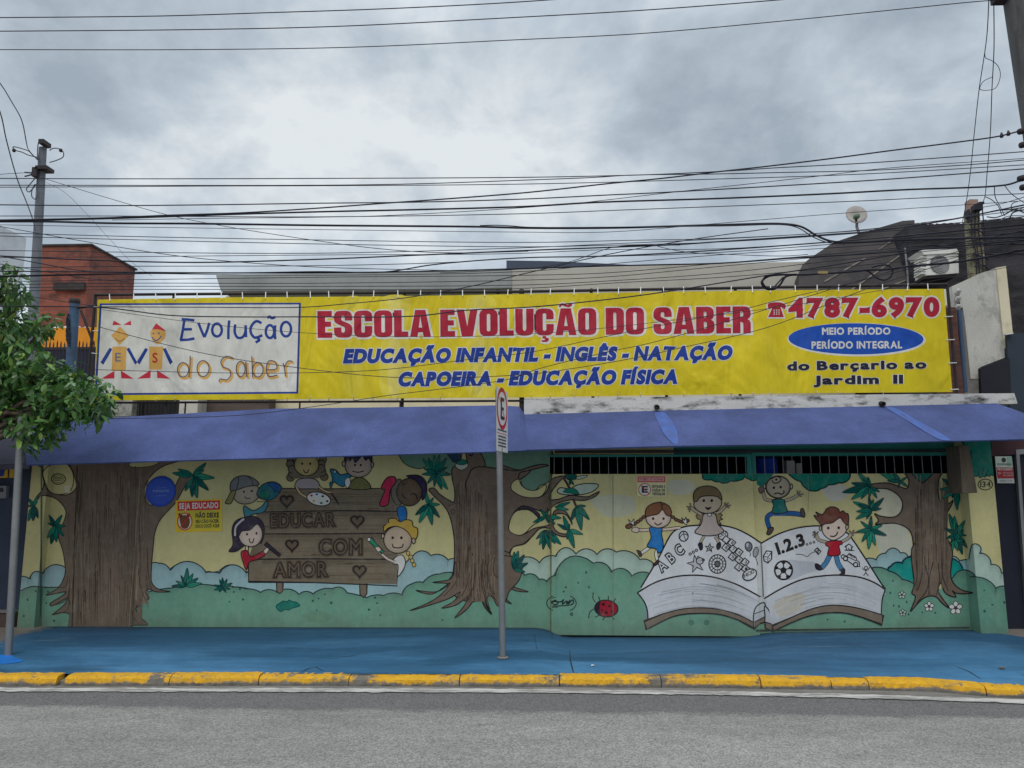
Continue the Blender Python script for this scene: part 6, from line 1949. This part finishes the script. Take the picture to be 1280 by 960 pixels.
# ------------------------------------------------------------------ neighbours on the left
t = thing('neighbour_shop', 'dark neighbouring shopfront with sloped awning left of the mural', 'shop')
xl = P(29, 690, -.05).x
mb = MB(); mb.box((xl - 8, .0, -.1), (xl - .01, .2, ROOFZ)); mb.build('wall', mat('slate_shop_wall', C(58, 68, 86), .8, .2, 2), t)
mb = MB(); mb.box((xl - 8, -.08, -.1), (xl - .015, -.003, .3)); mb.build('plinth', mat('brown_plinth', C(92, 78, 72), .9, .25, 4), t)
mb = MB(); mb.box((xl - 8, -.1, .3), (xl - .015, -.003, .325)); mb.build('ledge', M_conc, t)
mb = MB(); mb.prism([P(-260, 528, -.02), P(36, 526, -.02), P(36, 579, -.75), P(-260, 590, -.75)], (0, .02, -.06)); mb.build('awning', mat('dusk_awning', C(84, 80, 96), .8, .15), t)
mb = MB(); mb.box((xl - 8, .3, ROOFZ - .05), (xl - .1, 6, ROOFZ + .02)); mb.build('roof', M_conc, t)
sgn = thing('shop_sign', 'yellow and blue sign panel under the dark awning at far left', 'sign')
block(sgn, 'panel', [(-60, 580), (17.5, 580.5), (16.5, 597), (-60, 598)], -.3, .05, mat('shop_yellow', C(222, 178, 50), .5, .08))
block(sgn, 'band', [(-60, 584), (7, 584), (3.5, 595.5), (-60, 596)], -.305, .004, mat('shop_blue', C(50, 64, 150), .5, .08))
block(sgn, 'divider', [(10, 580.6), (11.5, 580.6), (11, 597), (9.5, 597)], -.304, .004, M_frame)
t = thing('meter_box', 'grey meter box on the slate wall below the shop sign', 'meter box')
block(t, 'box', [(-20, 607), (8, 607), (7, 623), (-20, 623)], -.06, .058, mat('meter_grey', C(130, 134, 140), .6), .004)
block(t, 'window', [(-2, 610), (4, 610), (4, 615), (-2, 615)], -.063, .004, M_inside)
t = thing('brick_house', 'unplastered flat-topped red brick house behind the tree', 'house')
xb0, xb1 = P(36, 380, 9.0).x, P(107.5, 380, 9.0).x
zb_ = P(70, 308, 9.0).z
mb = MB(); mb.box((xb0, 9.0, 0), (xb1, 11.05, zb_)); mb.build('walls', M_brick, t)
mb = MB(); mb.box((xb0 - .03, 8.96, zb_ + .002), (xb1 + .04, 11.1, zb_ + .05)); mb.build('roof_edge', M_roofdark, t)
mb = MB(); mb.box((P(66, 360, 8.9).x, 8.9, P(66, 362, 8.9).z), (P(104, 360, 8.9).x, 8.995, P(66, 353, 8.9).z)); mb.build('lintel', M_roofdark, t)  # dark slab added in place of the soot band on the brick face
t = thing('orange_building', 'low orange wall building with rubble along its top', 'building')
block(t, 'wall', [(-80, 412), (124, 409), (124, 434), (-80, 434)], 6.0, 2.0, mat('orange_render', C(232, 150, 44), .8, .1, 1.5, .25, C(150, 90, 40), 2.5, .6))
block(t, 'wall', [(-80, 434.2), (124, 434.2), (124, 540), (-80, 540)], 6.02, 2.0, mat('navy_wall', C(36, 38, 62), .8, .2))
mb = MB()
for k in range(14):
    p = P(70 + k * 3.8, 410.5, 6.2); s = rnd.uniform(.05, .12)
    mb.lathe([(0, 0), (s, .01), (s * .8, s * .5), (s * .3, s * .8), (0, s * .85)], (p.x, 6.2 + rnd.uniform(-.1, .3), p.z - .03), (rnd.uniform(-.2, .2), 0, 1), 6)
mb.build('rubble', mat('white_rubble', C(205, 200, 192), .9, .2), t)
t = thing('spiked_railing', 'dark spiked railing below the orange wall', 'railing')
mb = MB()
for k in range(15):
    x = 57 + k * 4.6
    p = P(x, 440, 2.4); q = P(x, 425 + (k % 3), 2.4)
    mb.tube([(p.x, 2.4, 2.6), (p.x, 2.4, q.z - .05), (p.x, 2.4, q.z)], [.012, .012, .002], 6)
mb.build('spike', M_frame, t)
mb = MB(); mb.box((P(50, 440, 2.4).x, 2.38, P(50, 436, 2.4).z - .02), (P(120, 440, 2.4).x, 2.42, P(50, 436, 2.4).z + .02)); mb.build('rail', M_frame, t)
t = thing('blue_post', 'blue painted round post between the tree and the banner', 'post')
p = P(93.5, 374, .7); q = P(88, 470, .7)
mb = MB(); mb.tube([(q.x, .7, ROOFZ), (q.x, .7, q.z), p], .062, 14); mb.build('shaft', mat('blue_post_paint', C(74, 98, 128), .7, .2, 5, .35, C(50, 50, 60), 8, .55), t)
mb = MB(); mb.lathe([(.064, -.06), (.07, -.05), (.07, 0), (.0, .012)], p, (0, 0, 1), 14); mb.build('cap', M_frame, t)
mb = MB()
for k in range(5):
    mb.tube([P(x, y, .62) for x, y in catmull([(86 + rnd.uniform(-1, 1), 392 + 6 * k), (84 + rnd.uniform(-1, 2), 404 + 5 * k), (87, 416 + 4 * k)], False, 4)], .012, 5)
mb.build('wire_bundle', M_cable, t)
t = thing('white_building', 'tall pale grey building at the far left edge', 'building')
mb = MB(); mb.box((P(-160, 300, 14).x, 14.0, 0), (P(-3, 300, 14).x, 15.3, P(-3, 281, 14).z)); mb.build('wall', mat('pale_grey_wall', C(216, 220, 224), .9, .08, 1, .2, C(140, 144, 148), 1.5, .55), t)
block(t, 'ledge', [(-160, 312), (-6, 312), (-6, 316), (-160, 316)], 13.9, .1, M_roofdark)
block(t, 'window', [(-30, 330), (-8, 330), (-8, 350), (-30, 350)], 13.95, .05, M_inside)

# ------------------------------------------------------------------ tree at the left
tr = thing('street_tree', 'leafy green street tree overhanging the left end of the canopy', 'tree')
YT = -1.25
tb = P(-95, 800, YT)
clumps = [((6, 345), .17), ((20, 366), .16), ((2, 372), .22), ((14, 390), .23), ((4, 412), .24), ((34, 425), .17), ((56, 408), .16), ((28, 455), .28), ((6, 470), .30), ((52, 468), .26), ((80, 470), .2), ((102, 478), .16), ((74, 495), .28), ((40, 500), .32),
          ((8, 498), .32), ((108, 500), .24), ((128, 496), .18), ((90, 514), .2), ((58, 526), .22), ((112, 516), .15), ((36, 536), .18), ((64, 540), .15), ((40, 556), .1), ((128, 512), .12),
          ((-40, 430), .5), ((-60, 500), .55), ((-100, 420), .6), ((-120, 520), .55), ((-60, 360), .45), ((-150, 460), .5)]
rt = random.Random(21)
mb = MB()
crotch = Vector((tb.x + .1, YT, 2.0))
mb.tube([(tb.x, YT, .06), (tb.x + .03, YT + .02, .8), (tb.x + .06, YT, 1.5), crotch], [.13, .10, .09, .085], 12)
mb.build('trunk', mat('tree_bark', C(96, 84, 72), .95, .3, 6, .3, C(50, 44, 40), 8, .55, .6, 30, .02, 0, (4, 4, 1)), tr)
lm = MB(); cs = []
for (x, y), r in clumps:
    c = P(x, y, YT + rt.uniform(-.22, .28)); cs.append((c, r))
    m = crotch.lerp(c, .55) + Vector((rt.uniform(-.1, .1), rt.uniform(-.1, .1), rt.uniform(.05, .25)))
    lm.tube(catmull([tuple(crotch), tuple(m), tuple(c)], False, 5), .035, 6, True, .008)
lm.build('limbs', mat('tree_bark', C(96, 84, 72)), tr)
V = []; F = []; K = []
for c, r in cs:
    for _ in range(int(165 * (r / .25) ** 2)):
        d = Vector((rt.gauss(0, 1), rt.gauss(0, 1), rt.gauss(0, 1))).normalized() * (rt.random() ** .4)
        p = c + Vector((d.x * r * 1.08, d.y * r * .9, d.z * r * .95))
        yaw = rt.uniform(0, 6.283); droop = rt.uniform(-1.25, .15)
        L = rt.uniform(.065, .14); w = L * rt.uniform(.32, .5)
        ax = Vector((math.cos(yaw) * math.cos(droop), math.sin(yaw) * math.cos(droop), math.sin(droop)))
        sd = ax.cross(Vector((rt.gauss(0, .5), rt.gauss(0, .5), 1))).normalized()
        up = sd.cross(ax)
        i = len(V)
        cur = -L * rt.uniform(.05, .25)
        V += [p, p + ax * L * .35 + sd * w * .5 + up * L * .06, p + ax * L * .35 - sd * w * .5 + up * L * .06, p + ax * L * .35,
              p + ax * L * .75 + sd * w * .36 + up * cur * .4, p + ax * L * .75 - sd * w * .36 + up * cur * .4, p + ax * L * .75 + up * (cur * .4 - L * .05), p + ax * L + up * cur]
        F += [(i, i + 1, i + 3), (i, i + 3, i + 2), (i + 1, i + 4, i + 6, i + 3), (i + 3, i + 6, i + 5, i + 2), (i + 4, i + 7, i + 6), (i + 6, i + 7, i + 5)]
        g = rt.random()
        col = C(88, 130, 64) if g < .45 else (C(68, 110, 60) if g < .74 else (C(126, 156, 74) if g < .88 else C(126, 154, 114)))
        K += [col] * 8
me = bpy.data.meshes.new('crown'); me.from_pydata([tuple(v) for v in V], [], F); me.update()
me.polygons.foreach_set('use_smooth', [True] * len(F))
at = me.color_attributes.new('paint', 'FLOAT_COLOR', 'POINT'); at.data.foreach_set('color', np.array(K, np.float32).ravel())
ml = bpy.data.materials.new('leaf'); q = NT(ml)
a = q.n('ShaderNodeAttribute', attribute_name='paint'); q.l(q.scale(a.outputs['Color'], q.ramp(q.noise(9, 4, .7), .3, .7, .75, 1.25)), q.b.inputs['Base Color'])
q.b.inputs['Roughness'].default_value = .42; q.b.inputs['Specular IOR Level'].default_value = .5
tl = q.n('ShaderNodeBsdfTranslucent'); q.l(a.outputs['Color'], tl.inputs['Color'])
ms = q.n('ShaderNodeMixShader'); ms.inputs[0].default_value = .22
q.l(q.b.outputs[0], ms.inputs[1]); q.l(tl.outputs[0], ms.inputs[2]); q.l(ms.outputs[0], q.t.nodes['Material Output'].inputs['Surface'])
link('crown', me, ml, tr)

# ------------------------------------------------------------------ overhead cables
GRP = 'overhead cables'
def cable(pts, r, label, Y=-2.0, Y1=None, ext=True, m=None, name='overhead_cable', group=GRP):
    Y1 = Y if Y1 is None else Y1
    pp = catmull(pts, False, 6)
    n = len(pp)
    x0, x1 = pp[0][0], pp[-1][0]
    w = [P(x, y, Y + (Y1 - Y) * (i / (n - 1))) for i, (x, y) in enumerate(pp)]
    if ext:
        def xt(a, b):
            d = (a - b); d *= 5.0 / max(abs(d.x), .05) if abs(d.x) > .05 else 1
            return a + d * .35 + Vector((0, 0, .01)), a + d + Vector((0, 0, .05))
        if pts[0][0] <= 2:
            e1, e2 = xt(w[0], w[2]); w = [e2, e1] + w
        if pts[-1][0] >= 1278:
            e1, e2 = xt(w[-1], w[-3]); w = w + [e1, e2]
    mb = MB(); mb.tube(w, r * .82, 6)
    o = mb.build(name, m or M_cable)
    return tag(o, label, 'cable', group)
T1 = 'thin black power line high in the open sky, '
cable([(0, 22), (200, 20), (330, 16), (480, 11), (640, 3), (760, -6), (1000, -27), (1280, -58)], .0062, T1 + 'topmost of three', -2.2)
cable([(0, 39), (240, 37), (420, 33), (640, 22), (800, 13), (960, 1), (1280, -28)], .0062, T1 + 'middle of three', -2.1)
cable([(0, 62), (240, 62), (440, 59), (640, 50), (800, 42), (960, 28), (1130, 11), (1220, 2), (1248, 0)], .0055, T1 + 'lowest of three', -2.0)
cable([(0, 275), (60, 274), (140, 272), (211, 269), (302, 266), (400, 260), (481, 254), (558, 248.6), (660, 240.5), (765, 229), (827, 223), (903, 214), (949, 209), (1040, 198), (1115, 188), (1194, 178), (1250, 170), (1277, 163)], .0085, 'thick cable climbing from the pole at left to the upper insulator at right', -2.0)
cable([(0, 276), (140, 273), (302, 267.5), (400, 264.7), (522, 262), (660, 258), (744, 253), (900, 248), (1040, 242), (1134, 237), (1209, 234.5), (1239, 233), (1263, 230), (1281, 223)], .0105, 'thick cable running to the lower insulator of the right pole', -1.95)
cable([(0, 277), (60, 277), (140, 279), (240, 279.5), (400, 281.7), (500, 282.5), (603, 283.5), (660, 285), (765, 284.8), (903, 281), (982, 280), (1003, 284), (1020, 294), (1037, 301), (1060, 303), (1130, 300), (1280, 296)], .0125, 'thickest cable, dropping in an S bend just left of the satellite dish', -1.9)
cable([(600, 282), (620, 281.5), (640, 282.5), (660, 284), (900, 282.5), (985, 281.5), (1000, 286), (1016, 296), (1034, 303), (1056, 305)], .006, 'thin strand beside the thickest cable in its S bend', -1.93, ext=False)
cable([(0, 256), (140, 257), (262, 256), (400, 254), (522, 252.6), (660, 248.6), (765, 243.5), (820, 241), (945, 234), (1080, 226), (1152, 221), (1281, 211)], .007, 'medium cable just above the thick pair at left', -2.0)
cable([(0, 223), (140, 223.5), (400, 223), (660, 221.6), (765, 219.6), (820, 218), (914, 213.5), (966, 210), (1080, 204), (1152, 199), (1281, 189.5)], .0058, 'thin cable, topmost of the horizontal lines crossing the left pole', -2.05)
cable([(0, 231.5), (400, 231.5), (522, 229.7), (660, 225), (744, 221.7), (786, 219), (893, 217.5), (987, 215.4), (1080, 213.3), (1209, 206), (1281, 200)], .0055, 'thin cable, second of the horizontal lines crossing the left pole', -2.03)
cable([(0, 234), (140, 233.4), (262, 232.6), (400, 232.2), (660, 230), (900, 223.7), (1080, 217.5), (1281, 206)], .005, 'thin cable, third of the horizontal lines crossing the left pole', -1.97)
cable([(140, 275), (262, 273), (400, 271.5), (481, 269.5), (603, 263), (700, 256), (740, 252), (840, 240.4), (935, 230), (1028, 219.6), (1100, 211), (1281, 198)], .004, 'thin cable slanting across the thick ones right of centre', -1.92)
cable([(0, 270), (140, 270), (400, 271), (660, 267), (765, 263), (900, 258), (1080, 251), (1160, 247), (1281, 242)], .005, 'thin cable passing just over the satellite dish', -1.9)
FN = 'faint thin cable in the dense run of lines above the roof'
for k, (pts, r) in enumerate([
    ([(0, 281), (140, 283.5), (400, 287), (640, 290), (760, 290), (900, 279), (1060, 266), (1281, 251)], .0035),
    ([(0, 291), (140, 295), (400, 300), (660, 303), (786, 300.4), (900, 298), (1080, 288), (1281, 271)], .0045),
    ([(0, 295), (140, 299), (400, 305), (660, 308.5), (744, 307), (900, 302.5), (1080, 291), (1281, 274)], .0045),
    ([(0, 313), (140, 315), (400, 316.5), (660, 309.5), (760, 305), (900, 298.7), (1000, 293), (1080, 287), (1281, 262)], .0045),
    ([(0, 322), (140, 321), (400, 318.7), (640, 317), (760, 312), (900, 311), (1080, 299), (1281, 280)], .004),
    ([(0, 335), (140, 333), (400, 332), (560, 328), (660, 322), (740, 321), (900, 315.4), (1080, 302), (1281, 285)], .0045),
    ([(0, 345), (140, 342), (400, 344), (660, 339), (760, 330), (900, 318.5), (1080, 307), (1281, 290)], .004),
    ([(0, 352), (140, 350), (400, 346.5), (660, 344), (760, 341), (900, 329), (1080, 314), (1281, 295)], .004),
    ([(0, 356), (140, 354), (400, 354), (660, 350), (760, 346), (900, 333), (1060, 318), (1281, 298)], .004),
    ([(0, 360), (140, 358), (400, 358), (660, 356), (780, 350), (900, 341.5), (1060, 324), (1281, 302)], .004),
    ([(0, 364), (140, 362), (400, 362), (640, 361), (780, 353), (900, 346.7), (1060, 333), (1281, 312)], .004)]):
    cable(pts, r, FN, -2.05 + .03 * k, group='faint cables in the dense run')
MD_ = 'heavier dark cable in the dense run, '
cable([(0, 320), (140, 326), (250, 328), (400, 324), (520, 319), (660, 313), (765, 309), (850, 305.5), (900, 302), (1060, 291.5), (1080, 290), (1180, 276), (1281, 256)], .0085, MD_ + 'upper one passing under the dish', -1.85)
cable([(0, 339), (140, 340), (300, 341), (400, 339.5), (480, 340), (540, 331), (593, 326), (660, 322), (760, 320), (900, 312.5), (1080, 299), (1281, 281)], .0075, MD_ + 'middle one', -1.87)
cable([(0, 346), (200, 341.5), (400, 341), (560, 338.5), (700, 334), (820, 331), (900, 329), (1000, 322), (1100, 316), (1281, 300)], .0085, MD_ + 'lower one along the roof edge', -1.86)
cable([(550, 341), (600, 339), (668, 335), (713, 327), (735, 319.5), (757, 311.5), (777, 307.5), (850, 306.5)], .004, 'short thin cable rising from the roof edge into the dense run', -1.86, ext=False)
cable([(822, 308), (845, 313), (868, 316), (910, 318), (980, 320), (1010, 318)], .004, 'short sagging wire under the heavy dark cable right of centre', -1.85, ext=False)
cable([(0, 383), (62, 383), (135, 385), (210, 394), (285, 396), (380, 396), (520, 395), (580, 388), (660, 384), (735, 377), (820, 366.5), (953, 345), (1080, 325), (1281, 288)], .007, 'dark cable crossing the top of the logo panel and the red title', -1.8)
cable([(125, 383.5), (250, 384), (380, 384), (430, 380), (505, 372.5), (583, 359), (660, 341), (760, 318), (860, 300), (960, 286)], .0055, 'dark cable rising steeply from the banner top past the roof centre', -1.8, ext=False)
cable([(125, 409), (200, 429), (272, 445), (375, 460), (480, 471), (555, 472.5), (625, 470), (670, 467), (785, 449), (850, 435), (960, 409), (1050, 374), (1100, 355), (1281, 300)], .004, 'thin wire sagging low across the whole banner', -1.7)
cable([(40, 528), (120, 524), (300, 519), (415, 505), (480, 495), (580, 482.5), (640, 473), (670, 462), (755, 441), (820, 427), (980, 380), (1060, 355), (1281, 290)], .004, 'thin wire rising from the canopy across the blue lettering', -1.3, -1.75)
cable([(118, 462), (270, 466), (380, 466), (480, 462), (580, 450), (670, 439), (760, 420), (860, 400), (925, 387.5), (970, 376), (1080, 350), (1281, 300)], .0038, 'thin wire crossing the feet of the two logo children', -1.72)
cable([(128, 387), (250, 404), (395, 417), (555, 421), (700, 415), (860, 398), (1000, 380), (1281, 330)], .003, 'very thin wire through the red title letters', -1.74)
cable([(58, 224), (140, 249), (213, 269.5), (282, 283), (343, 293), (400, 301.4), (461, 309.5), (522, 314.6), (579, 316), (660, 314)], .0055, 'wire slanting down to the right from the left pole top', 2.8, -1.6, ext=False)
cable([(58, 228), (80, 240), (105, 264), (140, 302), (165, 328), (190, 345)], .0035, 'faint wire dropping steeply from the left pole to the brick house', 2.8, 6.0, ext=False, m=M_cable_grey)
cable([(0, 283), (50, 292), (140, 307.5), (221, 319.7), (302, 327.8), (400, 334), (560, 338)], .0045, 'wire slanting gently down past the brick house top', -1.6, m=M_cable)
cable([(-30, 70), (0, 104), (15, 128), (27, 150), (33, 178), (35, 186), (47, 200)], .009, 'grey wire hanging into the head of the left pole', -1.0, 2.9, ext=False, m=M_cable_grey)
cable([(-20, 100), (0, 140), (8, 175), (22, 225), (34, 255), (42, 278), (44, 288)], .009, 'grey wire dropping down beside the left pole', -1.0, 2.9, ext=False, m=M_cable_grey)
cable([(0, 218), (12, 217), (31, 216)], .006, 'short grey wire reaching the left pole bracket from the left edge', 2.5, 2.9, m=M_cable_grey)
cable([(1236.5, -12), (1234, 40), (1231, 65), (1224, 111), (1218, 165), (1213, 215), (1208, 252), (1203, 278)], .0058, 'vertical service wire hanging right of the dish, left one', -1.9, .6, ext=False)
cable([(1242, -12), (1242.5, 60), (1240, 110), (1238, 165), (1234, 215), (1231, 246), (1228, 254)], .0058, 'vertical service wire ending at the concrete service post', -1.9, .85, ext=False)
cable([(1231, 65), (1232, 72), (1240, 76), (1247, 82), (1250.5, 92), (1248, 104), (1243, 111), (1225, 111.5), (1229, 102), (1241, 96)], .004, 'small loose wire loop between the two vertical service wires', -1.55, ext=False)
coil = [(1281, 312), (1200, 327), (1136, 333), (1105, 337), (1085, 337.5), (1060, 340), (1028, 342), (1000, 343.5), (975, 343.5), (959, 346), (952, 353), (957, 360.5), (967, 361.5), (975, 356), (982, 346), (995, 343)]
cable(coil, .0125, 'black cable coiled into a loop at the roof edge left of dark roof', -1.7, ext=False)
cable([(968, 343), (956, 346), (953.5, 353), (959, 359.5), (966, 360), (972, 354), (979, 346.5)], .008, 'inner turn of the coiled black cable at the roof edge', -1.72, ext=False)
cable([(1040, 341), (1065, 338), (1085, 339), (1095, 347), (1105, 350), (1112, 347), (1116, 340), (1112, 333), (1104, 331), (1090, 334)], .0105, 'black cable looped back in front of the dark sloping roof', -1.68, ext=False)
t = tag(MB().box(tuple(P(1023, 339, -1.72)), tuple(P(1034, 342.5, -1.70))).build('cable_tag', mat('tan_tag', C(196, 172, 120), .6)), 'small tan marker tag on the coiled black cable', 'tag')
for k, pts in enumerate([[(1243, 233), (1244, 246), (1250, 258), (1256, 270)], [(1232, 246), (1240, 250), (1248, 258), (1252, 268)], [(1256, 232), (1264, 242), (1281, 254)], [(1281, 259), (1262, 262), (1246, 263), (1228, 267)],
                         [(1281, 246), (1258, 253), (1240, 257), (1228, 259)], [(1281, 262), (1266, 266), (1262, 272), (1248, 277)], [(1272, 252), (1266, 254), (1264, 260), (1272, 263), (1281, 258)], [(1281, 270), (1262, 270), (1250, 274), (1232, 277)],
                         [(1281, 266), (1268, 262), (1256, 268), (1244, 272), (1234, 271)]]):
    cable(pts, .0055 if k not in (3, 5, 8) else .009, 'tangled cable near the right pole above the dark house wall', -1.2, .4, ext=False, group='tangled cables by the right pole')
for k, x in enumerate((1252, 1254)):
    c = P(1252 + 8.5 * k, 169.5 - 2.5 * k, -2.0)
    mb = MB(); mb.lathe([(0, -.02), (.014, -.018), (.018, 0), (.012, .012), (.006, .03), (0, .032)], c, (0, 0, 1), 8)
    tag(mb.build('line_clamp', M_frame), ('dark line clamp on the climbing thick cable, farther from the right pole', 'dark line clamp on the climbing thick cable, nearer the right pole')[k], 'clamp')
cable([(0, 320), (60, 331), (100, 338), (160, 341)], .006, 'dark cable crossing the pale building and brick house', -1.6, ext=True)
cable([(0, 330), (60, 340), (110, 348), (160, 352)], .0045, 'thin cable crossing the brick house face', -1.6, ext=True)
cable([(0, 365), (48, 372), (100, 380), (125, 383)], .004, 'thin wire crossing behind the left pole towards banner corner', -1.6, ext=True)
for px, sz, lab in (((741, 833), .018, 'tiny pale paper fleck on the blue pavement near its crack'), ((1252, 836), .03, 'dry brown leaf on the blue pavement at right')):
    c = on_walk([px], .004)[0] if px[1] < 850 else G(px[0], px[1], .006)
    mb = MB(); mb.add([c + Vector((math.cos(a) * sz * rt.uniform(.7, 1.3), math.sin(a) * sz * rt.uniform(.7, 1.3), .004 + .006 * (k % 2))) for k, a in enumerate([i * 1.05 for i in range(6)])] + [c + Vector((0, 0, .012))], [(i, (i + 1) % 6, 6) for i in range(6)])
    lf = 'leaf' in lab
    tag(mb.build('dry_leaf' if lf else 'paper_scrap', mat('dry_leaf_brown', C(120, 88, 56)) if lf else mat('scrap_paper', C(226, 226, 222), .8, .04)), lab, 'leaf' if lf else 'paper')
print('objects', len(bpy.data.objects))
